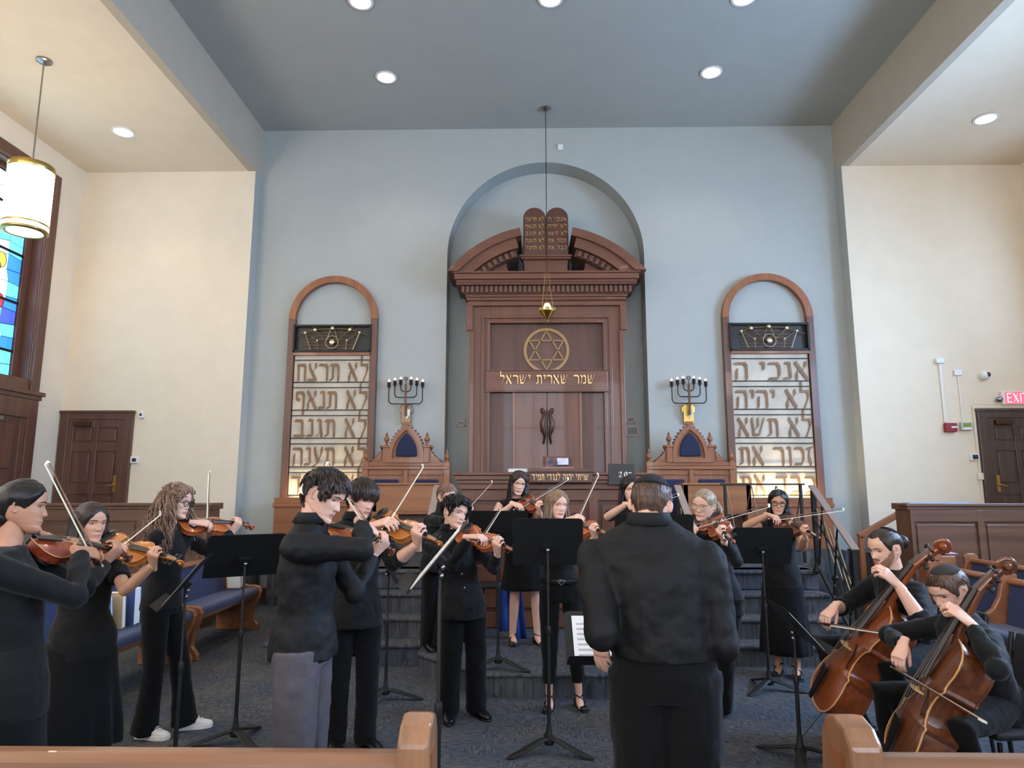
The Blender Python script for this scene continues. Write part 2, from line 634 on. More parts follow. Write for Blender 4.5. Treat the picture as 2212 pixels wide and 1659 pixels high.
panel_door(2, -7.08, -5.96, 2.80, 'dark brown panelled door in the left alcove', True, wood_door)
wood_door2 = wood('wood_door_shade', rgb(74, 58, 54), 'z')
panel_door(3, 6.75, 7.84, 2.80, 'dark brown panelled door under the red exit sign', False, wood_door2)
m = MB()
m.box(6.70, 6.733, YS - .02, YS, ZP, 2.82).box(6.70, 7.85, YS - .02, YS, 2.822, 2.87)
struct(m.build('trim_3', paint_cream))

# ---- downlights
lens = M('lamp_lens', rgb(255, 245, 235), .4, emit=(1, .93, .85), es=14)
dl_n = 0


def downlight(x, y, z, lab, watts, color=(1, .86, .72), angle=118):
    global dl_n
    t = thing('recessed_light', lab, 'ceiling light', (x, y, z), group='recessed ceiling lights')
    MB().lathe([(.155, -.004), (.155, -.014), (.125, -.018), (.118, -.006), (.118, -.002)], n=28).build('trim_ring', white_plastic, t, smooth=50)
    MB().lathe([(.116, -.004), (.10, -.012), (.05, -.015), (.0, -.015)], n=28).build('lens', lens, t, smooth=60)
    d = bpy.data.lights.new('lamp', 'SPOT')
    d.energy = watts
    d.color = color
    d.spot_size = R(angle)
    d.spot_blend = .6
    d.shadow_soft_size = .11
    o = bpy.data.objects.new('lamp', d)
    COL.objects.link(o)
    o.parent = t
    o.location = (0, 0, -.03)


LW = 92
downlight(-1.99, 9.03, ZC, 'recessed light in the grey ceiling above the left side of the ark wall', LW)
downlight(2.69, 9.0, ZC, 'recessed light in the grey ceiling above the right side of the ark wall', LW)
downlight(-1.99, 7.48, ZC, 'leftmost of three recessed lights cut by the top of the picture', LW)
downlight(.33, 7.48, ZC, 'middle of three recessed lights cut by the top of the picture', LW)
downlight(2.68, 7.5, ZC, 'rightmost of three recessed lights cut by the top of the picture', LW)
downlight(-5.75, 9.0, ZS, 'recessed light in the cream ceiling near the hanging lamp', LW * .6, (1, .74, .5))
downlight(6.4, 8.87, ZS, 'recessed light in the cream ceiling above the exit door', LW * .16, (1, .95, .9))
for yy in (5.2, 2.6, 0.0, -3.0):
    for xx, sd in ((-1.99, 'left'), (2.69, 'right')):
        downlight(xx, yy, ZC, 'recessed ceiling light over the %s seats, %s' % (sd, {5.2: 'row nearest the players', 2.6: 'row above the front pews', 0.0: 'row above the camera', -3.0: 'rearmost row'}[yy]), LW * .9)

# ---- hanging lamps
shade_m = M('lamp_shade', rgb(255, 244, 225), .5, emit=(1, .80, .58), es=17)


def pendant(x, y, lab, watts):
    t = thing('pendant_lamp', lab, 'hanging lamp', (x, y, ZS), group='hanging lamps')
    MB().lathe([(0.0, 0), (.085, 0), (.085, -.02), (.06, -.035), (.0, -.035)], n=24).build('ceiling_canopy', steel, t, smooth=40)
    MB().cyl((0, 0, -.03), (0, 0, -1.33), .009, 8).build('stem', steel, t, smooth=60)
    MB().lathe([(.23, -1.42), (.23, -2.14)], n=32).build('shade', shade_m, t, smooth=50)
    for z0, z1 in ((-1.345, -1.42), (-2.06, -2.085), (-2.13, -2.16)):
        MB().tube([(.23 * cos(2 * pi * i / 32), .23 * sin(2 * pi * i / 32), (z0 + z1) / 2) for i in range(32)], [(.007, (z0 - z1) / 2)] * 32, 8, closed=True, sq=(0, 0, 1)).build('band', brass, t, smooth=40)
    b = MB().lathe([(.0, -2.15), (.19, -2.15), (.19, -2.142), (.0, -2.142)], n=32).build('bottom_diffuser', shade_m, t, smooth=40)
    MB().tube([(.205 * cos(2 * pi * i / 32), .205 * sin(2 * pi * i / 32), -2.16) for i in range(32)], [(.026, .004)] * 32, 8, closed=True, sq=(0, 0, 1)).build('bottom_ring', brass, t, smooth=40)


pendant(-5.74, 7.36, 'white cylinder lamp hanging in front of the stained glass window', 75)
for yy in (3.2, -.8):
    pendant(-5.74, yy, 'white cylinder lamp hanging over the left aisle, %s' % ('beside the players' if yy > 0 else 'at the rear'), 60)
for yy in (3.2, -.8):
    pendant(6.4, yy, 'white cylinder lamp hanging over the right aisle, %s' % {3.2: 'beside the front pew', -.8: 'at the rear'}[yy], 30)

# ---- unseen plain windows added behind and beside the camera to back the daylight lamps
glow_glass = M('window_glow_glass', rgb(205, 220, 240), .2, emit=(1, .97, .93), es=.6)  # panes glow by themselves on closed walls


def plain_window(n, org, ux, w_, h_, inward):
    d = struct(link('window_%d' % n, None))
    ux, iw = V(ux), V(inward)
    P_ = lambda a, z, t: V(org) + ux * a + iw * t + V((0, 0, z))
    q = lambda poly, t0, t1: MB().prism(poly, P_, t0, t1)
    a, b = w_ / 2, h_ / 2
    for x0, x1, z0, z1 in ((-a - .12, -a, -b - .12, b + .12), (a, a + .12, -b - .12, b + .12), (-a, a, b, b + .12), (-a, a, -b - .12, -b), (-.02, .02, -b, b), (-a, -.02, -.02, .02), (.02, a, -.02, .02)):
        q([(x0, z0), (x1, z0), (x1, z1), (x0, z1)], 0, .03).build('window_frame', wood_dark, d)
    for x0, x1 in ((-a, -.02), (.02, a)):
        for z0, z1 in ((-b, -.02), (.02, b)):
            q([(x0, z0), (x1, z0), (x1, z1), (x0, z1)], .001, .012).build('pane', glow_glass, d)


k_ = 2
for yy, zz, hh_ in ((-4.0, 3.6, 2.6), (-.4, 3.6, 2.6), (3.2, 3.6, 2.6), (6.1, 3.6, 2.6), (8.4, 4.4, 2.6)):
    plain_window(k_, (XR, yy, zz), (0, 1, 0), 1.9, hh_, (-1, 0, 0))
    k_ += 1
for yy in (-4.0, -.4, 3.2):
    plain_window(k_, (XL, yy, 4.6), (0, 1, 0), 2.0, 3.0, (1, 0, 0))
    k_ += 1
for xx in (-3.2, .37, 3.9):
    plain_window(k_, (xx, YB, 4.0), (1, 0, 0), 2.4, 3.6, (0, 1, 0))
    k_ += 1
# ------------------------------------------------------------------ lettering drawn with a broad nib
GL = {
    'א': [[(.04, .97), (.66, .03)], [(.58, .97), (.6, .75), (.42, .52)], [(.1, .03), (.08, .3), (.24, .64)]],
    'ב': [[(.05, .9), (.48, .9), (.55, .75), (.55, .1)], [(0, .08), (.68, .08)]],
    'ג': [[(.1, .93), (.3, .9), (.33, .5), (.42, .04)], [(.34, .35), (.08, .06)]],
    'ד': [[(0, .9), (.66, .9)], [(.54, .9), (.52, .04)]],
    'ה': [[(0, .9), (.52, .9), (.62, .75), (.62, .04)], [(.1, .58), (.06, .04)]],
    'ו': [[(.05, .94), (.22, .9), (.25, .04)]],
    'ז': [[(0, .88), (.36, .94)], [(.2, .9), (.1, .5), (.24, .04)]],
    'ח': [[(.03, .9), (.55, .9), (.62, .75), (.62, .04)], [(.1, .9), (.12, .04)]],
    'ט': [[(.1, .97), (.05, .7), (.08, .1), (.52, .08), (.6, .7), (.42, .92), (.3, .75)]],
    'י': [[(.05, .94), (.22, .9), (.2, .58)]],
    'כ': [[(.05, .9), (.48, .9), (.6, .7), (.6, .28), (.48, .08), (.03, .08)]],
    'ל': [[(.12, 1.42), (.1, .9), (.52, .9), (.56, .62), (.28, .03)]],
    'מ': [[(.05, .95), (.22, .74), (.06, .04)], [(.2, .72), (.42, .93), (.62, .8), (.66, .1), (.34, .08)]],
    'נ': [[(.1, .93), (.32, .9), (.36, .1), (0, .08)]],
    'ע': [[(.58, .95), (.58, .7), (.34, .16), (0, -.04)], [(.08, .95), (.14, .62), (.32, .24)]],
    'ף': [[(.26, .5), (.08, .56), (.05, .9), (.46, .9), (.58, .74), (.56, -.3)]],
    'צ': [[(.08, .96), (.14, .7), (.56, .12)], [(.56, .96), (.56, .74), (.34, .5)], [(.62, .08), (0, .08)]],
    'ר': [[(0, .9), (.48, .9), (.6, .72), (.6, .04)]],
    'ש': [[(.04, .96), (.14, .1), (.5, .1), (.84, .96)], [(.44, .96), (.44, .55), (.14, .32)]],
    'ת': [[(.03, .9), (.52, .9), (.62, .75), (.64, .04)], [(.2, .9), (.2, .14), (0, .06)]],
    'E': [[(.1, 0), (.1, 1), (.6, 1)], [(.1, .5), (.5, .5)], [(.1, 0), (.6, 0)]],
    'X': [[(.05, 0), (.6, 1)], [(.05, 1), (.6, 0)]], 'I': [[(.1, 0), (.1, 1)]], 'T': [[(0, 1), (.6, 1)], [(.3, 1), (.3, 0)]],
    '2': [[(.05, .78), (.2, .98), (.45, .95), (.52, .7), (.05, .05), (.56, .05)]],
    '0': [[(.28, 1), (.06, .75), (.06, .25), (.28, 0), (.5, .25), (.5, .75), (.28, 1)]],
}


def glyph(ch, nib=(.1, .16)):
    """list of convex quads (2d) for one letter of height 1 and its width"""
    out = []
    mx = 0
    nx, nz = nib[0] / 2, nib[1] / 2
    for st in GL[ch]:
        for (a, b), (c, d) in zip(st, st[1:]):
            out.append([(a - nx, b - nz), (a + nx, b + nz), (c + nx, d + nz), (c - nx, d - nz)])
        for p in st:
            mx = max(mx, p[0])
            out.append([(p[0] - nx, p[1] - nz), (p[0] - nx * .2 + .02, p[1] - nz * .2 - .02), (p[0] + nx, p[1] + nz), (p[0] + nx * .2 - .02, p[1] + nz * .2 + .02)])
    return out, mx


def write_rtl(txt, x_right, z, h, fn, t0, t1, mat, parent, name='letter', nib=(.1, .16), gap=.24, space=.5, wx=1.0, fit=None, rtl=True):
    ws = [(0 if c == ' ' else glyph(c, nib)[1]) for c in txt]
    total = sum((space if c == ' ' else w_ + gap) for c, w_ in zip(txt, ws)) - gap
    sx = h * wx if fit is None else fit / total
    x = x_right
    seq = list(zip(txt, ws))
    if not rtl:
        x = x_right - total * sx
    for c, w_ in seq:
        if c == ' ':
            x += (-1 if rtl else 1) * space * sx
            continue
        m = MB()
        x0 = x - w_ * sx if rtl else x
        for i_, q in enumerate(glyph(c, nib)[0]):
            m.prism([(x0 + a * sx, z + b * h) for a, b in q], fn, t0, t1 + i_ * .00025 * (1 if t1 > 0 else 1))
        m.build(name, mat, parent)
        x += (-1 if rtl else 1) * (w_ + gap) * sx


# ------------------------------------------------------------------ bimah: platform, stairs, front step
SLW = (-2.42, -0.93)
SRW = (1.62, 3.11)
m = MB()
m.box(SLW[0], SRW[1] + .02, 7.6, 9.9, 0, ZP - .03)
m.box(-3.66, 4.55, 9.9, 10.9, 0, ZP - .03)
pf = struct(m.build('floor_bimah', carpet))
struct(MB().box(SLW[0], SRW[1] + .02, 7.6, 9.9, ZP - .03, ZP).box(-3.66, 4.55, 9.9, 10.9, ZP - .03, ZP).build('floor_bimah_top', carpet))


def stairs(name, x0, x1, lab):
    t = struct(link(name, None))
    t['label'] = lab
    for i, z in enumerate((.188, .376, .566, ZP)):
        y = 6.64 + .28 * i
        MB().box(x0, x1, y + .02, 7.62, z - .19 if i else 0, z - .035).build('riser', carpet, t)
        s_ = MB()
        s_.box(x0 - (.05 if i == 0 else 0), x1 + (.05 if i == 0 else 0), y - .01, y + .34, z - .035, z)
        s_.build('tread', carpet, t, bevel=.014)
    return t


stairs('stairs_left', *SLW, 'carpeted steps left of the reading table')
stairs('stairs_right', *SRW, 'carpeted steps right of the reading table')
# one low step in front of the reading table, its corners cut off
FX0, FX1 = -.96, 1.66
pl = [(FX0, 7.46), (FX0, 6.33), (FX0 + .62, 5.65), (FX1 - .62, 5.65), (FX1, 6.33), (FX1, 7.46)]
m = MB().prism([(a + (.02 if a < XC else -.02), b + .02) for a, b in pl], lambda a, b, t: (a, b, t), 0, .15)
struct(m.build('floor_front_step', carpet))
struct(MB().prism(pl, lambda a, b, t: (a, b, t), .15, .18).build('floor_front_step_top', carpet, bevel=.012))
# baseboards seen left and right of the platform
struct(MB().box(BL + .01, -3.67, YF - .03, YF, 0, .16).box(BL + .01, -3.67, YF - .045, YF, .12, .16).build('baseboard_left', wood_dark_x))
struct(MB().box(4.56, BR - .01, YF - .03, YF, 0, .16).build('baseboard_right', wood_dark_x))

# ------------------------------------------------------------------ ark
ark = thing('torah_ark', 'tall carved wooden ark with broken pediment in the arched niche', 'ark', (XC, 10.3, ZP), world=True)
AY = 10.32          # face of the ark body
axl, axr = XC - 1.19, XC + 1.19
ft = 4.5            # top of the body
px0, px1 = XC - .87, XC + .87
pz1 = 4.17


def molding(mb, x0, x1, y, z0, prof):
    """stack of horizontal courses [(height, projection)] running along x with returns"""
    z = z0
    for h, p in prof:
        mb.box(x0 - p, x1 + p, y - p, ND - .02, z, z + h)
        z += h
    return z


m = MB()
m.box(axl, px0, AY, ND - .02, ZP, ft)
m.box(px1, axr, AY, ND - .02, ZP, ft)
m.box(px0, px1, AY, ND - .02, pz1, ft)
m.build('body', wood_ark, ark, bevel=.006)
m = MB()      # raised architrave with ears
for sx in (-1, 1):
    e = XC + sx * 1.19
    i_ = XC + sx * .87
    lo, hi = sorted((e, e - sx * .07))
    m.box(lo, hi, AY - .05, AY, ZP, 4.05)
    lo, hi = sorted((e + sx * .05, e - sx * .05))
    m.box(lo, hi, AY - .06, AY, 4.05, ft)
    lo, hi = sorted((i_ + sx * .14, i_ + sx * .09))
    m.box(lo, hi, AY - .02, AY, ZP, ft - .2)
    lo, hi = sorted((i_, i_ + sx * .05))
    m.box(lo, hi, AY - .03, AY, ZP, pz1 + .05)
m.box(axl - .052, axr + .052, AY - .064, AY, ft - .06, ft + .001)
m.box(px0 - .048, px1 + .048, AY - .033, AY, pz1, pz1 + .047)
m.box(px0 - .143, px1 + .143, AY - .024, AY, ft - .25, ft - .2)
m.build('architrave', wood_ark, ark, bevel=.008)
MB().box(px0, px1, AY + .06, AY + .1, 3.1, pz1).build('upper_panel', wood_arkdark, ark)
for a, b in ((px0, XC - .51), (XC + .51, px1)):
    MB().box(a, b, AY + .05, AY + .1, ZP, 3.12).build('side_panel', wood_arkdark, ark)
for a, b in ((XC - .51, XC - .003), (XC + .003, XC + .51)):
    dd = MB().box(a, b, AY + .02, AY + .07, ZP, 3.12).build('door', wood_ark, ark, bevel=.006)
for sx in (-1, 1):
    MB().box(XC + sx * .51 - .02, XC + sx * .51 + .02, AY + .005, AY + .06, ZP, 3.12).build('door_stop', wood_oak, ark, bevel=.01)
for sx in (-1, 1):     # sculpted bronze pulls
    h = MB()
    h.tube([(XC + sx * .09, AY + .0, 2.83), (XC + sx * .05, AY - .03, 2.78), (XC + sx * .045, AY - .05, 2.72), (XC + sx * .075, AY - .06, 2.62), (XC + sx * .06, AY - .05, 2.5), (XC + sx * .035, AY - .04, 2.42), (XC + sx * .06, AY - .01, 2.3)],
           [.018, .03, .026, .04, .038, .022, .014], 10)
    h.ball((XC + sx * .07, AY - .03, 2.8), (.03, .03, .045))
    h.build('door_pull', bronze, ark, smooth=70)
# entablature
m = MB()
z = molding(m, axl, axr, AY, ft, [(.03, .02), (.05, .05), (.04, .07)])
m.build('frieze', wood_ark_x, ark, bevel=.006)
m = MB()
m.box(axl - .1, axr + .1, AY - .09, ND - .02, z, z + .12)
m.box(axl - .2, axr + .2, AY - .19, ND - .02, z + .12, z + .16)
m.build('dentil_band', wood_arkdark, ark)
nd = 36
for i in range(nd):
    x = axl - .14 + (axr - axl + .28) * (i + .5) / nd
    MB().box(x - .022, x + .022, AY - .14, AY - .08, z + .015, z + .115).build('dentil', wood_ark, ark)
m = MB()
zc = molding(m, axl, axr, AY, z + .16, [(.04, .2), (.09, .23), (.03, .25)])
m.build('cornice', wood_ark_x, ark, bevel=.008)
# pediment: two arched halves with a gap, tympanum with scooped shoulders
cw_ = 1.19 + .27
Rr = 1.96
zk = zc + .06 - 1.287       # centre of the arc
hole = .41


def arcpts(r, a0, a1, n=18):
    return [(r * sin(a0 + (a1 - a0) * i / n), r * cos(a0 + (a1 - a0) * i / n)) for i in range(n + 1)]


for sx in (-1, 1):
    for r0, r1, pj, mt, nm in ((Rr - .13, Rr, .27, wood_ark_x, 'pediment_crown'), (Rr - .29, Rr - .13, .22, wood_ark_x, 'pediment_cyma'), (Rr - .40, Rr - .29, .12, wood_arkdark, 'pediment_band')):
        def lim(r):
            return math.acos(max(-1, min(1, (zc - zk) / r)))
        ai = math.asin(hole / r1) if nm == 'pediment_crown' else math.asin((hole + .06) / r1)
        outer = arcpts(r1, ai, lim(r1))
        inner = arcpts(r0, ai if nm == 'pediment_crown' else ai, lim(r0))
        mm = MB()
        n_ = len(outer)
        for i in range(n_ - 1):
            q = [outer[i], outer[i + 1], inner[i + 1], inner[i]]
            mm.prism([(XC + sx * a, zk + b) for a, b in q], XZ(AY), -(ND - .02 - AY), pj)
        mm.build(nm, mt, ark, smooth=30)
    for k in range(7):
        a = .33 + .062 * k
        rr = Rr - .35
        c = (XC + sx * rr * sin(a), zk + rr * cos(a))
        t_ = V((cos(a) * sx, -sin(a)))
        n2 = V((sin(a) * sx, cos(a)))
        q = [tuple(V(c) + t_ * (u * .026) + n2 * (v_ * .045)) for u, v_ in ((-1, -1), (1, -1), (1, 1), (-1, 1))]
        MB().prism(q, XZ(AY), .1, .17).build('pediment_dentil', wood_ark, ark)
# tympanum board, seen between the halves with two scooped openings
tp = [(-1.2, zc)]
tp += [(-.98, zc + .16), (-.78, zc + .27), (-.64, zc + .33)]
tp += [(-.62 + .0, zc + .28)]
for i in range(9):
    a = pi * (1.05 - i / 8 * 1.1)
    tp.append((-.5 + .14 * cos(a) + .02, zc + .16 - .14 * abs(sin(a)) if False else zc + .17 + .14 * -sin(a)))
tp += [(-.36, zc + .26), (-.36, zc + .3)]
tp = tp + [(-a, b) for a, b in tp[::-1]]
mm = MB()
half = len(tp) // 2
# triangulate by vertical strips between base line and the profile
for (a, b), (c, d) in zip(tp, tp[1:]):
    if abs(c - a) > 1e-4:
        mm.prism([(XC + a, zc - .01), (XC + c, zc - .01), (XC + c, d), (XC + a, b)], XZ(AY), -.1, .0)
mm.build('tympanum', wood_ark_x, ark)
MB().box(XC - .41, XC + .41, AY - .1, AY + .1, zc + .28, zc + .31).box(XC - .39, XC + .39, AY - .08, AY + .1, zc + .25, zc + .28).build('tablet_shelf', wood_ark_x, ark, bevel=.006)
# the two tablets with their ten lines
tb0 = zc + .31
for sx, lines in ((-1, ['לא תרצח', 'לא תנאף', 'לא תגנב', 'לא תענה', 'לא תחמד']), (1, ['אנכי ה', 'לא יהיה', 'לא תשא', 'זכור את', 'כבד את'])):
    c = XC + sx * .178
    hw = .178
    p = [(c - hw, tb0), (c + hw, tb0)] + [(c + hw * cos(pi * i / 14), tb0 + .62 + hw * sin(pi * i / 14)) for i in range(15)]
    tbl = MB().prism(p, XZ(AY), -.06, .06).build('tablet', wood_arkdark, ark, bevel=.012)
    for k, ln in enumerate(lines):
        write_rtl(ln, c + hw - .03, tb0 + .57 - k * .118, .058, XZ(AY), .06, .066, gold, tbl, fit=.29)
# star of David in a ring
sc_ = (XC, 3.75)
ring = MB()
for i in range(40):
    a0, a1 = 2 * pi * i / 40, 2 * pi * (i + 1) / 40
    ring.prism([(sc_[0] + r * cos(a), sc_[1] + r * sin(a)) for r, a in ((.31, a0), (.355, a0), (.355, a1), (.31, a1))], XZ(AY + .06), 0, .025)
star_gold = M('dull_gold', rgb(150, 118, 78), .45, .6)
ring.build('star_ring', star_gold, ark)
stm = MB()
for k in range(2):
    t3 = [(sc_[0] + .305 * sin(2 * pi * i / 3 + k * pi), sc_[1] + .305 * cos(2 * pi * i / 3 + k * pi)) for i in range(3)]
    for i in range(3):
        a, b = t3[i], t3[(i + 1) % 3]
        stm.bar((a[0], AY + .04, a[1]), (b[0], AY + .04, b[1]), .02, .02, up=(0, 1, 0))
stm.build('star', star_gold, ark)
MB().lathe([(0, 0), (.31, 0), (.31, .006), (0, .006)], (sc_[0], AY + .054, sc_[1]), 40, Matrix.Rotation(R(-90), 3, 'X')).build('star_disc', wood_dark, ark)
# carved name board
bz0, bz1 = 3.11, 3.42
nb = MB().box(XC - .93, XC + .93, AY - .045, AY + .08, bz0, bz1).build('name_board', wood_ark_x, ark, bevel=.008)
MB().box(XC - .94, XC + .94, AY - .062, AY - .0, bz0 - .02, bz0).box(XC - .94, XC + .94, AY - .056, AY, bz1, bz1 + .012).build('name_board_edge', wood_ark_x, ark)
write_rtl('שמר שארית ישראל', XC + .72, bz0 + .1, .14, XZ(AY - .045), 0, .015, gold, nb, fit=1.44, space=.6)

# ------------------------------------------------------------------ eternal light on its long cord
el = thing('eternal_light', 'small brass eternal light hanging on a long cord before the ark', 'hanging lamp', (XC, 9.9, ZC), world=True)
MB().lathe([(0, 0), (.075, 0), (.075, -.02), (.03, -.05), (0, -.05)], (XC, 9.9, ZC), 20).build('ceiling_canopy', steel, el, smooth=40)
MB().cyl((XC, 9.9, ZC - .04), (XC, 9.9, 4.85), .006, 6).build('cord', bronze, el)
c = MB()
for k in range(3):
    a = 2 * pi * k / 3 + .4
    c.tube([(XC, 9.9, 4.87), (XC + .03 * cos(a), 9.9 + .03 * sin(a), 4.84), (XC + .1 * cos(a), 9.9 + .1 * sin(a), 4.29)], .003, 5)
c.build('chains', brass, el)
MB().lathe([(.015, 4.10), (.02, 4.12), (.05, 4.17), (.105, 4.23), (.12, 4.25), (.12, 4.262), (.1, 4.25), (.0, 4.22)], (XC, 9.9, 0), 24).build('bowl', brass, el, smooth=40)
for k in range(8):
    a = 2 * pi * k / 8
    MB().prism([(-.028, 0), (.028, 0), (.032, .045), (0, .03), (-.032, .045)], lambda u, v_, t: (XC + (.112 + t) * cos(a) - u * sin(a), 9.9 + (.112 + t) * sin(a) + u * cos(a), 4.26 + v_), 0, .004).build('rim_leaf', brass, el)
glow = M('eternal_flame', rgb(255, 225, 140), .4, emit=(1, .78, .35), es=3)
MB().lathe([(.05, 4.24), (.062, 4.28), (.055, 4.33), (.035, 4.37), (.0, 4.385)], (XC, 9.9, 0), 16).build('flame_globe', glow, el, smooth=60)
# smoke detector on the wall
tag(MB().box(.56, .65, YF - .03, YF, 7.14, 7.23).build('wall_sensor', white_plastic, bevel=.006), 'small white square sensor high above the niche', 'sensor')

# ------------------------------------------------------------------ lettered screens left and right
parch = M('parchment_sheet', rgb(196, 184, 166), .7, var=.2, vs=2.5, bump=.1, bs=6)
letter_m = M('letter_metal', rgb(120, 92, 68), .55, .3, var=.2, vs=4)


def screen(xc, lines, lab, tint):
    t = thing('letter_screen', lab, 'wall screen', (xc, YF, ZP), group='lettered wall screens', world=True)
    ro, ri = .705, .60
    zs = 4.28
    m = MB()
    for i in range(28):
        a0, a1 = pi * i / 28, pi * (i + 1) / 28
        m.prism([(xc + r * cos(a), zs + r * sin(a)) for r, a in ((ri, a0), (ro, a0), (ro, a1), (ri, a1))], XZ(YF), 0, .1)
    m.build('arch_frame', wood_oak, t, smooth=35)
    for sx in (-1, 1):
        lo, hi = sorted((xc + sx * ri, xc + sx * ro))
        MB().box(lo, hi, YF - .1, YF, ZP, zs).build('side_post', wood_dark, t, bevel=.006)
    # crown grille
    g0, g1 = 3.74, 4.18
    m = MB()
    m.box(xc - .6, xc + .6, YF - .13, YF - .1, g1 - .03, g1)
    m.box(xc - .6, xc + .6, YF - .13, YF - .1, g0, g0 + .03)
    for sx in (-1, 1):
        m.box(xc + sx * .6 - .015, xc + sx * .6 + .015, YF - .13, YF - .04, g0, g1)
    m.build('grille_frame', iron, t)
    MB().box(xc - .6, xc + .6, YF - .05, YF - .03, g0, g1).build('grille_back', black_plastic, t)
    for k in range(7):
        z = g0 + .06 + k * .05
        MB().box(xc - .42, xc + .38, YF - .065, YF - .05, z, z + .016).build('grille_slat', bronze, t)
    cr = MB()
    gm = M('grille_wire_' + tint, rgb(150, 135, 100), .4, .8)
    yv = YF - .115
    P_ = lambda a, b: (xc + a * .55, yv, g0 + .04 + b * .36)
    for a in ((-1, .62), (-.78, .75), (-.5, .88), (0, .95), (.5, .88), (.78, .75), (1, .62)):
        pass
    line = [P_(-1, .62), P_(-.78, .75), P_(-.5, .88), P_(0, .95), P_(.5, .88), P_(.78, .75), P_(1, .62)]
    cr.tube(line, .007, 6)
    for s in (-1, 1):
        cr.tube([P_(s * .78, .75), P_(s * .6, 0)], .007, 6)
        cr.tube([P_(s * .72, .7), P_(s * .42, .4), P_(s * .4, 0)], .006, 6)
        cr.tube([P_(s * .6, 1.08), P_(s * .5, .88), P_(s * .18, .42)], .007, 6)
        cr.tube([P_(s * .42, .4), P_(s * .16, .42)], .006, 6)
        cr.tube([P_(s * .02, 1.08), P_(s * .16, .42)], .006, 6)
    cr.tube([(xc + .1 * cos(2 * pi * i / 20), yv, g0 + .16 + .1 * sin(2 * pi * i / 20)) for i in range(20)], .007, 6, closed=True)
    cr.build('crown_wire', gm, t, smooth=60)
    stud = M('crown_stud_' + tint, rgb(200, 190, 150), .35, .7)
    for a, b, r in ((-.78, .75, .022), (-.5, .88, .028), (0, .95, .028), (.5, .88, .028), (.78, .75, .022), (-.42, .4, .018), (.42, .4, .018), (0, .33, .042)):
        p = P_(a, b)
        MB().ball((p[0], p[1] - .01, p[2]), (r, .012, r), 12, 8).build('crown_stud', stud, t, smooth=60)
    # five lettered sheets between thin bars
    z1 = 3.70
    MB().box(xc - .6, xc + .6, YF - .12, YF - .02, 3.695, 3.735).build('top_rail', wood_oak_x, t)
    rh = (z1 - 1.52) / 5
    for k, ln in enumerate(lines):
        zt = z1 - k * rh
        zb = zt - rh
        MB().box(xc - .59, xc + .59, YF - .062, YF - .05, zb + .012, zt - .0).build('sheet', parch, t)
        MB().box(xc - .6, xc + .6, YF - .09, YF - .078, zb + .0, zb + .012).build('sheet_bar', iron, t)
        MB().box(xc - .6, xc + .6, YF - .09, YF - .078, zb + rh - .085, zb + rh - .073).build('sheet_bar', iron, t)
        write_rtl(ln, xc + .56, zb + .022, rh * .66, XZ(YF - .07), 0, .012, letter_m, t, fit=1.1, nib=(.13, .14))
    # base ledge with a lamp trough washing the sheets
    m = MB()
    m.box(xc - .72, xc + .72, YF - .34, YF, 1.36, 1.42)
    m.box(xc - .7, xc + .7, YF - .34, YF - .31, 1.42, 1.5)
    m.box(xc - .7, xc + .7, YF - .32, YF, ZP, 1.36)
    m.build('base_cabinet', wood_oak_x, t, bevel=.006)
    lamp_m = M('trough_lamp_' + tint, rgb(255, 235, 200), .4, emit=(1, .82, .5), es=9)
    MB().cyl((xc - .56, YF - .24, 1.45), (xc + .56, YF - .24, 1.45), .018, 8).build('lamp_tube', lamp_m, t, smooth=60)
    l = area_light('trough_light', (xc, YF - .22, 1.475), (R(180 - 22), 0, 0), 1.1, .06, 9 if tint == 'a' else 13, (1, .78, .45))
    l.parent = t
    l.matrix_parent_inverse = Matrix.Translation(-t.location)
    return t


screen(-3.013, ['לא תרצח', 'לא תנאף', 'לא תגנב', 'לא תענה', 'לא תחמד'], 'arched wooden screen of large cut-out Hebrew letters, left of the ark', 'a')
screen(3.80, ['אנכי ה', 'לא יהיה', 'לא תשא', 'זכור את', 'כבד את'], 'arched wooden screen of large cut-out Hebrew letters, right of the ark', 'b')


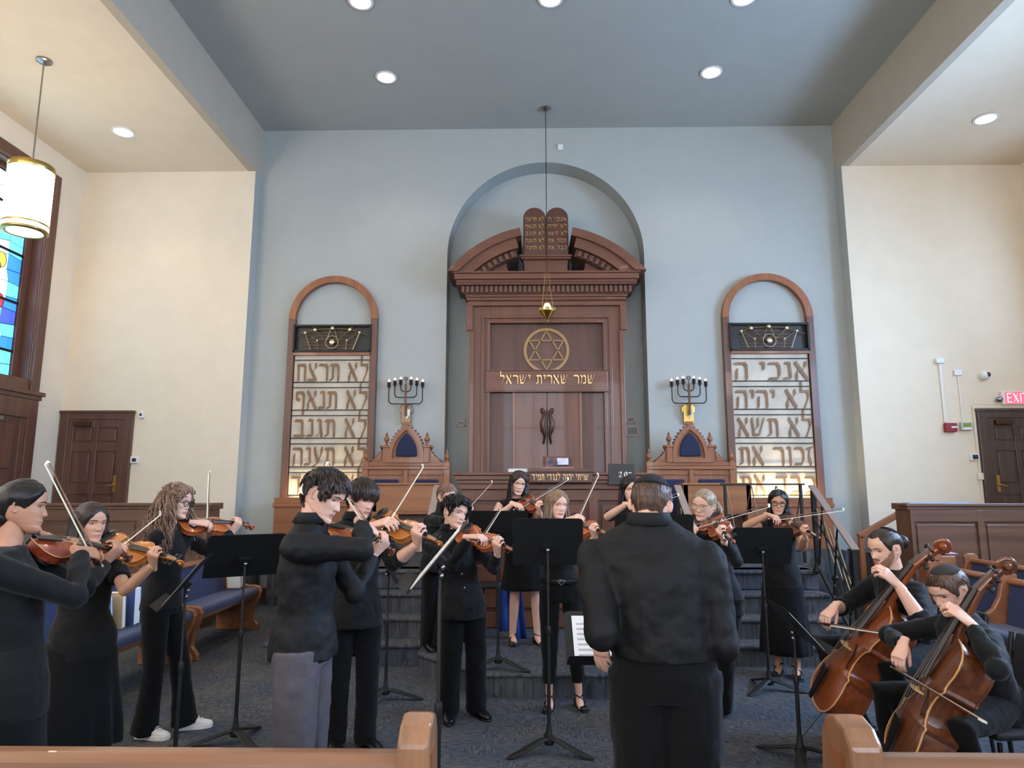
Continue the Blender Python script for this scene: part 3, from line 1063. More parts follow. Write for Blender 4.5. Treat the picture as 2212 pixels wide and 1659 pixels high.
# ------------------------------------------------------------------ gothic double chairs
def throne(xc, lab):
    t = thing('gothic_bench', lab, 'bench', (xc, 10.06, ZP), group='carved benches beside the ark')
    y = .0
    ff = lambda a, b, t_: (a, y - t_, b)
    hw = .6
    zt = 1.24                # top of the back rail above the platform
    m = MB()
    m.box(-hw, hw, -.03, .05, .25, 1.14)
    m.build('back', wood_oak, t)
    MB().box(-hw - .03, hw + .03, -.07, .08, 1.14, 1.19).box(-hw - .01, hw + .01, -.05, .08, 1.19, zt).build('top_rail', wood_oak_x, t, bevel=.008)
    for x in (-hw, hw):
        MB().box(x - .045, x + .045, -.06, .06, 0, 1.25).build('post', wood_oak, t, bevel=.006)
        MB().box(x - .045, x + .045, -.5, -.06, 0, .62).build('arm_side', wood_oak, t, bevel=.01)
    m = MB()
    m.box(-.03, .03, -.06, -.03, .45, 1.14)
    for a, b in ((-hw + .05, -.05), (.05, hw - .05)):
        m.box(a, b, -.05, -.03, 1.06, 1.09)
    m.build('back_mould', wood_oak, t, bevel=.005)
    for a, b in ((-.48, -.1), (.1, .48)):
        MB().box(a, b, -.075, -.03, .5, 1.0).build('back_cushion', blue_velvet, t, bevel=.02)
        MB().box(a - .05, b + .05, -.5, -.06, .42, .5).build('seat_cushion', blue_velvet, t, bevel=.03)
    MB().box(-hw, hw, -.5, -.04, .1, .42).build('seat_box', wood_oak_x, t)
    # ogival headpiece
    def og(w, h, z0, n=10):
        r = (w * w + h * h) / (2 * w)
        pts = []
        for i in range(n + 1):
            zz = h * i / n
            pts.append((w - (r - sqrt(max(0, r * r - zz * zz))), z0 + zz))
        return pts
    oo = og(.26, .46, zt + .1)
    full = [(-.26, zt), (.26, zt)] + oo + [(-a, b) for a, b in oo[::-1]][1:]
    ii = og(.205, .38, zt + .1)
    inn = [(-.205, zt + .06), (.205, zt + .06)] + ii + [(-a, b) for a, b in ii[::-1]][1:]
    m = MB()
    for i in range(len(full)):
        j = (i + 1) % len(full)
        m.prism([full[i], full[j], inn[j], inn[i]], ff, -.05, .07)
    m.build('pointed_arch', wood_oak, t, smooth=30)
    MB().prism(inn, ff, -.05, .02).build('arch_board', wood_oak, t)
    cu = og(.155, .31, zt + .13)
    MB().prism([(-.155, zt + .09), (.155, zt + .09)] + cu + [(-a, b) for a, b in cu[::-1]][1:], ff, .02, .065).build('head_cushion', blue_velvet, t, bevel=.02)
    for s in (-1, 1):
        MB().box(s * .3 - .045, s * .3 + .045, -.06, .05, zt, zt + .22).box(s * .3 - .055, s * .3 + .055, -.07, .05, zt + .22, zt + .25).build('pinnacle', wood_oak, t, bevel=.005)
        MB().lathe([(.035, 0), (.02, .02), (.018, .05), (.042, .085), (.038, .11), (.015, .15), (.02, .165), (.0, .21)], (s * .3, -.01, zt + .25), 12).build('finial', wood_oak, t, smooth=40)
        MB().lathe([(.035, 0), (.018, .03), (.04, .07), (.036, .095), (.013, .14), (.018, .155), (.0, .2)], (s * hw, -.01, 1.25), 12).build('finial', wood_oak, t, smooth=40)
        # curved wing
        cv = [(.34 + .22 * u, zt + .22 * (1 - u) ** 1.8) for u in [i / 8 for i in range(9)]]
        MB().prism([(s * a, b) for a, b in [(.34, zt)] + cv], ff, -.04, .03).build('wing', wood_oak, t)
        MB().prism([(s * a, b) for a, b in [(.38, zt + .03)] + [(a + .02, zt + .03 + (b - zt - .03) * .72) for a, b in cv[:5]] + [(.5, zt + .03)]], ff, .03, .045).build('wing_panel', wood_oak_x, t)
        MB().ball((s * .37, -.01, zt + .23), .03, 10, 8).build('crocket', wood_oak, t, smooth=60)
        for i in range(1, 8):
            a, b = cv[i]
            MB().ball((s * a, -.01, b + .015), .014, 8, 6).build('crocket', wood_dark, t, smooth=60)
        for i in range(3, 9):
            a, b = oo[min(10, i + 1)]
            MB().ball((s * (a + .014), -.01, b + .008), .014, 8, 6).build('crocket', wood_dark, t, smooth=60)
    MB().prism([(-.07, zt + .55), (.07, zt + .55), (.05, zt + .6), (-.05, zt + .6)], ff, -.05, .06).build('apex_block', wood_oak, t)
    return t


throne(-1.74, 'carved oak bench with pointed blue headrest, left of the ark')
throne(2.42, 'carved oak bench with pointed blue headrest, right of the ark')


# ------------------------------------------------------------------ menorahs on the wall
def menorah(xc, lab):
    t = thing('menorah', lab, 'menorah', (xc, YF, 2.62), group='wall menorahs')
    y = -.14
    gun = iron
    plate = M('menorah_plate', rgb(120, 100, 78), .35, .9) if xc < 0 else brass
    MB().box(-.075, .075, -.06, 0, .0, .3).box(-.1, -.075, -.05, 0, .17, .26).box(.075, .1, -.05, 0, .17, .26).build('wall_plate', plate, t, bevel=.004)
    MB().prism([(.01, .06), (.06, .14), (.06, .22), (.0, .24)], lambda a, b, q: (a, -q, b), .06, .075).build('plate_facet', steel, t)
    MB().box(-.014, .014, y - .014, y + .014, .12, .60).box(-.014, .014, y, -.05, .14, .2).build('stem', bronze, t)
    for r, zb, zt_ in ((.08, .49, .6), (.17, .40, .585), (.26, .30, .56)):
        for s in (-1, 1):
            pts = [(0, y, zb), (s * (r - .06), y, zb)] + [(s * (r - .06 + .06 * sin(a)), y, zb + .06 - .06 * cos(a)) for a in (pi / 8, pi / 4, 3 * pi / 8, pi / 2)] + [(s * r, y, zt_)]
            MB().tube(pts, .0085, 8).build('branch', gun, t, smooth=60)
            MB().lathe([(.014, -.02), (.016, 0), (.032, .006), (.032, .014), (.018, .018), (.026, .03), (.026, .075), (.018, .08), (0, .08)], (s * r, y, zt_), 12).build('cup', gun, t, smooth=40)
            bm_ = bulb_red if s > 0 or r > .1 else bulb_red
            MB().lathe([(.016, .08), (.02, .095), (.014, .115), (0, .125)], (s * r, y, zt_), 10).build('bulb', bm_, t, smooth=60)
    st = MB()
    for k in range(2):
        t3 = [(.035 * sin(2 * pi * i / 3 + k * pi), .69 + .035 * cos(2 * pi * i / 3 + k * pi)) for i in range(3)]
        for i in range(3):
            a, b = t3[i], t3[(i + 1) % 3]
            st.bar((a[0], y, a[1]), (b[0], y, b[1]), .007, .007, up=(0, 1, 0))
    st.cyl((0, y, .6), (0, y, .66), .005, 6)
    st.build('star', gun, t)
    return t


bulb_red = M('menorah_bulb', rgb(255, 200, 190), .3, emit=(1, .5, .42), es=1.3)
menorah(-1.83, 'black iron menorah with pink bulbs above the left bench')
menorah(2.52, 'black iron menorah with pale bulbs above the right bench')

# ------------------------------------------------------------------ wall plaques beside the ark
for x, y, z, w_, h_, lab in ((-1.02, ND, 2.67, .15, .09, 'small framed switch plate left of the ark'), (1.70, ND, 2.72, .15, .1, 'small framed plate right of the ark, upper of two'), (1.72, ND, 2.54, .2, .15, 'larger framed plate right of the ark, lower of two')):
    t = thing('wall_plaque', lab, 'plaque', (x, y, z), group='framed plates in the niche')
    f_ = MB()
    f_.box(-w_ / 2, w_ / 2, -.02, 0, -h_ / 2, -h_ / 2 + .018).box(-w_ / 2, w_ / 2, -.02, 0, h_ / 2 - .018, h_ / 2)
    f_.box(-w_ / 2, -w_ / 2 + .018, -.02, 0, -h_ / 2, h_ / 2).box(w_ / 2 - .018, w_ / 2, -.02, 0, -h_ / 2, h_ / 2)
    f_.build('frame', M('plaque_frame', rgb(190, 172, 150), .5, .2) if 'plaque_frame' not in bpy.data.materials else bpy.data.materials['plaque_frame'], t)
    MB().box(-w_ / 2 + .01, w_ / 2 - .01, -.012, 0, -h_ / 2 + .01, h_ / 2 - .01).build('plate', M('plaque_dark', rgb(16, 14, 15), .3), t)

# ------------------------------------------------------------------ reading table and its furniture
tx0, tx1 = -.68, 1.21
TY = 7.46
t = thing('reading_table', 'panelled wooden reading table with gilt Hebrew letters at the front of the platform', 'table', ((tx0 + tx1) / 2, TY, 0), world=True)
m = MB().box(tx0, tx1, TY + .03, TY + .75, .18, 1.7)
m.build('body', wood_arkdark, t)
m = MB()
for a, b in ((tx0, tx0 + .1), (tx0 + .42, tx0 + .52), (tx0 + .89, tx0 + .99), (tx1 - .52, tx1 - .42), (tx1 - .1, tx1)):
    m.box(a, b, TY, TY + .03, .18, 1.6)
m.box(tx0 + .001, tx1 - .001, TY + .003, TY + .03, 1.5, 1.618).box(tx0 + .001, tx1 - .001, TY + .003, TY + .03, .182, .34).box(tx0 + .001, tx1 - .001, TY + .003, TY + .03, .86, .98)
m.build('front_frame', wood_ark, t, bevel=.006)
for a, b in ((tx0 + .1, tx0 + .42), (tx0 + .52, tx0 + .89), (tx0 + .99, tx1 - .52), (tx1 - .42, tx1 - .1)):
    for z0, z1 in ((.34, .86), (.98, 1.5)):
        MB().box(a + .04, b - .04, TY + .012, TY + .03, z0 + .04, z1 - .04).build('front_panel', wood_ark, t, bevel=.008)
m = MB()
for i, (h, p) in enumerate(((.06, .03), (.04, .05), (.05, .075), (.03, .1))):
    z = 1.62 + sum(q[0] for q in ((.06, .03), (.04, .05), (.05, .075), (.03, .1))[:i])
    m.box(tx0 - p, tx1 + p, TY - p, TY + .78, z, z + h)
m.build('cornice', wood_ark_x, t, bevel=.006)
tt = MB().box(.05, .72, TY - .15, TY - .08, 1.69, 1.815).box(.045, .74, TY - .17, TY + .4, 1.8, 1.84).build('text_board', wood_arkdark, t, bevel=.005)
write_rtl('שויתי יהוה לנגדי תמיד', .68, 1.715, .065, XZ(TY - .15), 0, .008, gold, tt, fit=.6, nib=(.12, .15))

bt = thing('prayer_book', 'closed grey prayer book lying on the reading table', 'book', (-.07, TY + .2, 1.802), world=True)
MB().box(-.185, .035, TY + .12, TY + .3, 1.802, 1.812).box(-.185, .035, TY + .12, TY + .3, 1.848, 1.86).box(-.19, -.18, TY + .12, TY + .3, 1.802, 1.86).build('cover', M('book_grey', rgb(120, 112, 104), .7, var=.3, vs=20), bt)
MB().box(-.18, .03, TY + .125, TY + .295, 1.812, 1.848).build('pages', paper, bt)
ob = thing('tilted_book_stand', 'wooden book rest holding a photo page on the reading table', 'book stand', (.37, TY + .1, 1.84), world=True)
MB().prism([(0, 1.84), (.02, 1.84), (.1, 1.98), (.08, 1.98)], lambda a, b, s_: (.2 + s_, TY + .02 + a, b), 0, .34).build('back_board', wood_ark_x, ob)
MB().prism([(-.006, 1.85), (-.002, 1.85), (.064, 1.965), (.06, 1.965)], lambda a, b, s_: (.235 + s_, TY + .02 + a, b), 0, .27).build('photo_page', M('photo_page', rgb(96, 84, 96), .4, var=.7, vs=9), ob)
MB().prism([(-.009, 1.885), (-.005, 1.885), (.052, 1.96), (.048, 1.96)], lambda a, b, s_: (.36 + s_, TY + .02 + a, b), 0, .12).build('photo_page', M('photo_sky', rgb(190, 190, 205), .4, var=.3, vs=14), ob)
MB().box(.2, .54, TY - .01, TY + .02, 1.84, 1.86).build('lip', wood_oak_x, ob)

# board with large white numerals, standing behind the conductor on the step
nbd = thing('number_board', 'dark grey board with white numerals on a thin stand by the reading table', 'sign', (1.03, 7.36, .18), world=True)
board_m = M('board_grey', rgb(62, 57, 56), .7)
MB().box(.895, 1.17, 7.34, 7.36, 1.67, 1.89).build('board', board_m, nbd, bevel=.003)
MB().cyl((1.03, 7.37, .2), (1.03, 7.37, 1.75), .012, 8).box(.9, 1.16, 7.3, 7.44, .18, .2).build('stand', iron, nbd)
write_rtl('20', 1.09, 1.75, .055, XZ(7.34), 0, .006, paper, nbd, name='numeral', nib=(.2, .12), gap=.5, rtl=False)
MB().box(1.105, 1.14, 7.333, 7.34, 1.79, 1.80).build('numeral_stroke', paper, nbd)


# ------------------------------------------------------------------ iron railings
rail_m = M('rail_cap', rgb(128, 112, 104), .35, .1, coat=.3)


def railing(x, lab, inner):
    t = thing('stair_railing', lab, 'railing', (x, 7.45, 0), group='iron stair railings', world=True)
    top = (x, 7.47, 1.66)
    bot = (x, 6.58, 1.06)
    MB().bar(top, bot, .075, .02).build('handrail', rail_m, t, bevel=.004)
    for p0, p1 in (((x, 7.44, ZP), (x, 7.44, 1.61)), ((x, 6.62, 0), (x, 6.62, 1.055))):
        MB().bar(p0, p1, .045, .045, up=(0, 1, 0)).build('post', iron, t)
    MB().lathe([(.06, 0), (.045, .04), (.025, .1)], (x, 7.44, ZP), 10).build('post_foot', iron, t)
    MB().bar((x, 7.44, ZP + .06), (x, 6.62, .16), .03, .03).build('lower_rail', iron, t)
    for k in range(5):
        u = (k + .5) / 5
        y = 7.4 - .76 * u
        z0 = ZP + .08 - .62 * u
        z1 = 1.555 - .58 * u
        lean = .1 if k % 2 else -.1
        MB().bar((x, y - lean, z0), (x, y + lean, z1), .014, .014, up=(1, 0, 0)).build('rod', iron, t)
        if k < 4:
            MB().bar((x + .015, y + .12, z1 - .04), (x + .015, y - .26, z0 + .08), .01, .01, up=(1, 0, 0)).build('rod', M('rod_brass', rgb(150, 125, 90), .4, .7) if k == 0 else bpy.data.materials['rod_brass'], t)
    MB().bar((x, 7.44, 1.3), (x, 6.62, .72), .012, .012).build('rod', iron, t)
    MB().ball((x + .02, 7.1, .74), (.035, .035, .03), 10, 8).build('knob', iron, t, smooth=60)
    return t


railing(SLW[1] - .02, 'iron stair railing with flat cap between left steps and reading table', True)
railing(SRW[0] + .03, 'iron stair railing with flat cap between reading table and right steps', True)
railing(SRW[1] - .02, 'iron stair railing on the outer side of the right steps', False)


def landing_rail(x0, x1, lab):
    t = thing('landing_railing', lab, 'railing', ((x0 + x1) / 2, 7.5, ZP), group='iron landing railings', world=True)
    MB().bar((x0, 7.5, 1.65), (x1, 7.5, 1.65), .05, .02).build('handrail', iron, t)
    MB().bar((x0, 7.5, .86), (x1, 7.5, .86), .02, .02).build('lower_rail', iron, t)
    n = max(2, int((x1 - x0) / .14))
    for k in range(n):
        a = x0 + (x1 - x0) * (k + .5) / n
        le = .06 if k % 2 else -.06
        MB().bar((a - le, 7.5, .87), (a + le, 7.5, 1.64), .012, .012, up=(0, 1, 0)).build('rod', bpy.data.materials['rod_brass'] if k % 2 else iron, t)
    MB().bar((x0, 7.5, 1.4), (x1, 7.5, 1.3), .01, .01).build('rod', bpy.data.materials['rod_brass'], t)
    return t


landing_rail(-.92, -.79, 'short iron railing closing the gap left of the reading table')
landing_rail(1.32, 1.6, 'short iron railing closing the gap right of the reading table')


# railing running along the platform behind the right-hand violist
t = thing('platform_railing', 'iron platform railing before the right letter screen', 'railing', (2.7, 8.6, ZP), world=True)
MB().bar((2.35, 8.3, 1.68), (3.35, 8.3, 1.68), .03, .02).build('handrail', iron, t)
for x in (2.4, 3.3):
    MB().bar((x, 8.3, ZP), (x, 8.3, 1.67), .03, .03, up=(0, 1, 0)).build('post', iron, t)
for k in range(6):
    x = 2.48 + k * .15
    MB().bar((x - (.08 if k % 2 else -.06), 8.3, ZP + .1), (x + (.08 if k % 2 else -.06), 8.3, 1.66), .012, .012, up=(0, 1, 0)).build('rod', iron if k % 2 else bpy.data.materials['rod_brass'], t)
MB().bar((2.4, 8.3, .9), (3.3, 8.3, .9), .02, .02).build('lower_rail', iron, t)


# ------------------------------------------------------------------ desks in front of the benches
def desk(x0, x1, lab):
    t = thing('platform_desk', lab, 'desk', ((x0 + x1) / 2, 9.3, ZP), group='desks on the platform', world=True)
    MB().box(x0, x1, 9.28, 9.31, 1.32, 1.68).build('front_board', wood_desk, t, bevel=.004)
    MB().box(x0 - .02, x1 + .02, 9.25, 9.62, 1.68, 1.705).build('top', wood_desk, t, bevel=.005)
    for x in (x0 + .03, x1 - .03):
        MB().box(x - .03, x + .03, 9.28, 9.58, ZP, 1.68).build('side_panel', wood_desk, t)
    MB().box(x0, x1, 9.27, 9.32, 1.29, 1.32).build('moulding', wood_oak_x, t)
    MB().box(x0 + .05, x1 - .05, 9.5, 9.53, ZP, 1.35).build('modesty_panel', wood_dark_x, t)
    return t


desk(-2.06, -1.17, 'wooden desk with a plain front board before the left bench')
desk(2.13, 3.03, 'wooden desk with a plain front board before the right bench')


# ------------------------------------------------------------------ panelled parapets of the alcoves
def parapet(x0, x1, y, lab, end_x, mat):
    t = thing('panelled_parapet', lab, 'parapet', ((x0 + x1) / 2, y, 0), group='alcove parapets', world=True)
    MB().box(x0, x1, y, y + .1, 0, 1.38).build('core', mat, t)
    MB().box(x0 - .05, x1 + .05, y - .05, y + .16, 1.42, 1.455).box(x0 - .03, x1 + .03, y - .03, y + .13, 1.38, 1.42).build('cap', mat, t, bevel=.006)
    fr_ = MB()
    n = max(2, round((x1 - x0) / .75))
    st = .08
    for k in range(n + 1):
        c = x0 + (x1 - x0) * k / n
        fr_.box(max(x0, c - st / 2), min(x1, c + st / 2), y - .025, y, 0, 1.38)
    for z0, z1 in ((1.24, 1.38), (.56, .66), (0, .16)):
        fr_.box(x0 + .001, x1 - .001, y - .022, y, z0 + .001, z1 - .001)
    fr_.build('frame', mat, t, bevel=.006)
    for k in range(n):
        a = x0 + (x1 - x0) * k / n + st / 2 + .03
        b = x0 + (x1 - x0) * (k + 1) / n - st / 2 - .03
        for z0, z1 in ((.69, 1.21), (.19, .53)):
            MB().box(a, b, y - .014, y, z0, z1).build('panel', mat, t, bevel=.012)
    # return at the free end
    MB().box(end_x - .05, end_x + .05, y + .1, y + .3, 0, 1.38).build('end_post', mat, t)
    MB().box(end_x - .08, end_x + .08, y + .13, y + .33, 1.38, 1.455).build('end_cap', mat, t, bevel=.006)
    return t


parapet(-7.08, -3.82, 8.3, 'dark panelled parapet in front of the left alcove door', -3.87, wood_box)
parapet(4.56, 7.84, 8.3, 'dark panelled parapet in front of the exit door', 4.61, wood_box)
struct(MB().box(XL, -3.9, 8.4, YS, 0, ZP).build('floor_alcove_left', carpet))
struct(MB().box(4.7, XR, 8.4, YS, 0, ZP).build('floor_alcove_right', carpet))
hr = thing('sloping_handrail', 'short sloping wooden handrail behind the right parapet', 'handrail', (4.5, 9.3, 0), world=True)
MB().bar((4.42, 9.3, 1.0), (4.98, 9.3, 1.3), .06, .08).build('rail', wood_oak_x, hr, bevel=.01)
MB().box(4.42, 4.48, 9.27, 9.33, 0, 1.0).box(4.6, 4.65, 9.27, 9.33, 0, 1.06).build('post', wood_oak, hr)

# ------------------------------------------------------------------ small fittings on the right alcove wall
def wb(name, lab, cat, x, z, w_, h_, d, mat, extra=None):
    t_ = thing(name, lab, cat, (x, YS, z))
    MB().box(-w_ / 2, w_ / 2, -d, 0, -h_ / 2, h_ / 2).build('body', mat, t_, bevel=.006)
    if extra:
        extra(t_)
    return t_


conduit = M('conduit', rgb(222, 214, 200), .5)
dark_glass = M('dark_glass', rgb(45, 48, 56), .2)
wb('junction_box', 'white junction box above the red alarm box', 'junction box', 6.28, 3.54, .12, .075, .05, white_plastic,
   lambda q: MB().box(-.013, .033, -.02, 0, -.93, -.037).build('conduit', conduit, q))
wb('junction_box', 'white junction box above the green-screened controller', 'junction box', 6.54, 3.36, .115, .08, .03, white_plastic,
   lambda q: MB().box(-.008, .012, -.015, 0, -.74, -.04).build('conduit', conduit, q))
wb('alarm_box', 'dark red fire alarm box on the cream wall', 'alarm box', 6.34, 2.53, .165, .13, .07, red_plastic,
   lambda q: MB().box(-.01, .075, -.08, -.07, -.01, .015).build('label_strip', white_plastic, q))
wb('wall_controller', 'grey wall controller with a green screen', 'control panel', 6.575, 2.55, .165, .125, .05, M('controller_grey', rgb(190, 188, 182), .5),
   lambda q: (MB().box(-.055, .06, -.056, -.05, -.01, .045).build('screen', M('lcd_green', rgb(120, 150, 60), .3), q), MB().box(-.055, .06, -.054, -.05, -.05, -.025).build('keys', white_plastic, q)))
wb('thermostat', 'small white thermostat beside the exit door', 'thermostat', 6.66, 2.09, .14, .1, .03, white_plastic,
   lambda q: MB().box(-.035, .045, -.034, -.03, -.03, .035).build('display', dark_glass, q))
wb('door_button', 'small cream box on the exit door frame', 'door button', 6.72, 1.81, .09, .1, .04, conduit)
wb('thermostat', 'small white thermostat beside the left alcove door', 'thermostat', -5.9, 2.06, .12, .1, .03, white_plastic,
   lambda q: MB().box(-.03, .03, -.034, -.03, -.025, .025).build('display', dark_glass, q))
wb('motion_sensor', 'white motion sensor above the left thermostat', 'sensor', -5.845, 2.745, .065, .1, .05, white_plastic,
   lambda q: MB().ball((0, -.05, 0), (.02, .012, .025)).build('lens', dark_glass, q))
t_ = thing('security_camera', 'round white security camera on the right alcove wall', 'camera', (6.92, YS, 3.31))
MB().ball((0, -.04, 0), (.065, .06, .065), 16, 12).lathe([(.07, 0), (.07, .02)], (0, 0, 0), 16, Matrix.Rotation(R(90), 3, 'X')).build('housing', white_plastic, t_, smooth=40)
MB().ball((.03, -.075, .01), (.035, .035, .04), 14, 10).build('lens', dark_glass, t_, smooth=60)
ex = thing('exit_sign', 'red lit exit sign above the right door', 'exit sign', (7.33, YS, 2.97))
MB().box(-.2, .2, -.06, 0, -.1, .1).build('housing', white_plastic, ex, bevel=.006)
exit_red = M('exit_red', rgb(250, 70, 90), .4, emit=(1, .12, .18), es=1.2)
MB().box(-.16, .19, -.066, -.06, -.09, .09).build('panel', exit_red, ex)
write_rtl('EXIT', .165, -.065, .13, lambda a, b, q: (a, -.066 - q, b), 0, .003, M('exit_text', rgb(255, 190, 190), .4, emit=(1, .6, .6), es=1), ex, nib=(.12, .12), fit=.3, rtl=False)
MB().ball((-.235, -.05, -.02), (.05, .045, .04), 12, 8).build('emergency_lamp', steel, ex, smooth=60)
MB().box(-.6, -.2, -.012, 0, -.09, -.08).build('conduit', conduit, ex)

# stool with a blue cloth beside the reading table
st_ = thing('draped_stool', 'dark stool with a bright blue cloth hanging over it, before the reading table', 'stool', (-.27, 7.15, .18))
MB().box(-.2, .2, -.17, .17, .46, .5).build('seat', black_plastic, st_, bevel=.01)
for a_ in (-1, 1):
    for b_ in (-1, 1):
        MB().cyl((a_ * .17, b_ * .14, 0), (a_ * .16, b_ * .13, .46), .014, 8).build('leg', iron, st_)
blue_bright = M('bright_blue_cloth', rgb(36, 70, 150), .8, var=.3, vs=5)
m = MB()
n_ = 16
vs_ = []
for i in range(n_ + 1):
    u = i / n_
    x_ = -.02 + .3 * u
    wv = .02 * sin(u * 16)
    vs_ += [(x_ * .6, -.1, .515), (x_ * .75 + .02, -.185 + wv, .5), (x_ * .85 + .02, -.2 + wv * 1.5, .25), (x_ * .95 + .02, -.21 + wv * 2, .03 + .05 * sin(u * 5))]
m.add(vs_, [(i * 4 + q, i * 4 + q + 1, i * 4 + 5 + q, i * 4 + 4 + q) for i in range(n_) for q in range(3)])
o_ = m.build('cloth', blue_bright, st_, smooth=60)
o_.modifiers.new('thick', 'SOLIDIFY').thickness = .004
# ------------------------------------------------------------------ pews along the side walls (seats face the middle)
def pew_end_profile():
    p = [(0, 0), (.5, 0), (.5, .06), (.44, .14), (.45, .26), (.5, .36), (.52, .44), (.5, .5), (.44, .52), (.36, .52), (.26, .55), (.18, .62), (.12, .75), (.09, .9), (.1, 1.0), (.06, 1.04), (-.02, 1.04), (-.06, 1.0)]
    return p + [(-.03, .6), (0, .1)]


def zq(v_):
    return v_ if v_ <= .46 else .46 + (v_ - .46) * .76


def side_pew(name, lab, x_front, y0, y1, face, scroll, grp, zb=0.0, ends=(True, True)):
    """face=+1: seat looks to +x; x_front = front edge of the seat"""
    t = thing(name, lab, 'pew', (x_front - face * .25, (y0 + y1) / 2, zb), group=grp, world=True)
    bx = x_front - face * .5
    prof = pew_end_profile()
    for y, on in zip((y0, y1 - .05), ends):
        if not on:
            continue
        e = MB().prism([(bx + face * a, zb + b) for a, b in [(u_, zq(w_)) for u_, w_ in prof]], lambda a, b, q: (a, y + q, b), 0, .05).build('pew_end', wood_side, t, bevel=.012)
        if scroll:
            sp = [(bx + face * (.0 + (.055 - .0075 * i * .55) * cos(i * .62)), (y + .03), zb + .93 + (.055 - .0075 * i * .55) * sin(i * .62)) for i in range(13)]
            MB().tube([(a, y + .03, c) for a, _, c in sp], [(.034, .012)] * 13, 8, sq=(0, 1, 0)).build('scroll', wood_side, e, smooth=50)
            MB().lathe([(.0, -.03), (.05, -.03), (.056, -.02), (.056, .02), (.05, .03), (0, .03)], (bx, y + .03, zb + .93), 20, Matrix.Rotation(R(90), 3, 'X')).build('scroll_drum', wood_side, e, smooth=40)
    a, b = y0 + .06, y1 - .06
    bk = [(.0, .42), (.05, .44), (.0, .92), (-.05, .92)]
    MB().prism([(bx + face * u, zb + zq(v_)) for u, v_ in [(.06, .4), (.1, .44), (.03, .9), (-.01, .9)]], lambda u, v_, q: (u, q, v_), a, b).build('back_cushion', blue_cloth, t, bevel=.015)
    MB().prism([(bx + face * u, zb + zq(v_)) for u, v_ in [(.05, .2), (.055, .4), (-.015, .9), (-.05, .9), (-.02, .2)]], lambda u, v_, q: (u, q, v_), a, b).build('back_board', wood_side, t)
    MB().prism([(bx + face * u, zb + zq(v_)) for u, v_ in [(.04, .9), (.05, .93), (.02, .965), (-.04, .965), (-.07, .93), (-.06, .9)]], lambda u, v_, q: (u, q, v_), a, b).build('top_rail', wood_side, t, bevel=.008)
    sp = [(.08, .4), (.48, .4), (.5, .42), (.5, .46), (.47, .49), (.1, .46)]
    MB().prism([(bx + face * u, zb + zq(v_)) for u, v_ in sp], lambda u, v_, q: (u, q, v_), a, b).build('seat_cushion', blue_cloth, t, bevel=.018)
    MB().prism([(bx + face * u, zb + zq(v_)) for u, v_ in [(.08, .36), (.44, .36), (.44, .4), (.08, .4)]], lambda u, v_, q: (u, q, v_), a, b).build('seat_board', wood_side, t)
    return t


side_pew('side_pew', 'blue upholstered pew against the left side, farther one beside the steps', -3.12, 6.75, 8.28, 1, False, 'side pews')
side_pew('side_pew', 'blue upholstered pew on the left, nearer one behind the violin girls', -3.12, 4.0, 6.66, 1, False, 'side pews')
side_pew('side_pew', 'blue upholstered pew with scrolled ends right behind the bearded cellist', 3.80, 6.36, 7.42, -1, True, 'side pews', ends=(False, True))
side_pew('side_pew', 'blue upholstered pew with scrolled end right behind the young cellist', 3.80, 3.6, 6.34, -1, True, 'side pews')
side_pew('side_pew', 'blue upholstered pew in the back row along the right parapet', 4.6, 5.0, 8.1, -1, False, 'side pews')


def book(name, lab, loc, dx, dy, dz, col, rot=(0, 0, 0), grp=None):
    t = thing(name, lab, 'book', loc, group=grp)
    t.rotation_euler = rot
    MB().box(0, dx, 0, .004, 0, dz).box(0, dx, dy - .004, dy, 0, dz).box(0, .004, 0, dy, 0, dz).build('cover', M('cover_' + lab[:8] + str(len(bpy.data.materials)), col, .5), t)
    MB().box(.004, dx - .004, .004, dy - .004, .004, dz - .004).build('pages', paper, t)
    return t


book('prayer_book', 'white book leaning at the far end of the left pew', (-3.42, 8.02, .50), .15, .035, .23, rgb(228, 226, 215), (R(14), 0, R(0)), 'books on the left pews')
book('prayer_book', 'tan book leaning beside the white book on the left pew', (-3.42, 8.07, .50), .15, .045, .22, rgb(178, 150, 118), (R(12), 0, 0), 'books on the left pews')
book('prayer_book', 'pale book with a blue label leaning at the end of the left pew', (-3.42, 8.13, .50), .14, .035, .21, rgb(150, 175, 220), (R(10), 0, 0), 'books on the left pews')
book('prayer_book', 'slim grey-blue book standing in the nearer left pew', (-3.46, 5.6, .49), .16, .03, .3, rgb(90, 115, 150), (R(8), 0, 0), 'books on the left pews')
book('prayer_book', 'tan book standing in the nearer left pew', (-3.46, 5.75, .49), .16, .05, .29, rgb(196, 168, 128), (R(5), 0, 0), 'books on the left pews')
book('prayer_book', 'wide blue book standing in the nearer left pew', (-3.46, 5.9, .49), .17, .1, .3, rgb(62, 84, 138), (R(3), 0, 0), 'books on the left pews')
bag = thing('handbag', 'black patterned handbag on the left pew', 'bag', (-3.3, 6.35, .49))
MB().tube([(0, -.16, .02), (0, -.17, .12), (0, -.11, .22), (0, 0, .25), (0, .11, .22), (0, .17, .12), (0, .16, .02)], [.06, .08, .09, .09, .09, .08, .06], 10).box(-.07, .07, -.16, .16, 0, .2).build('body', M('bag_print', rgb(30, 28, 30), .5, var=.9, vs=14), bag, smooth=50)
MB().tube([(0, -.1, .24), (0, -.08, .36), (0, .08, .36), (0, .1, .24)], .008, 6).build('strap', black_plastic, bag)
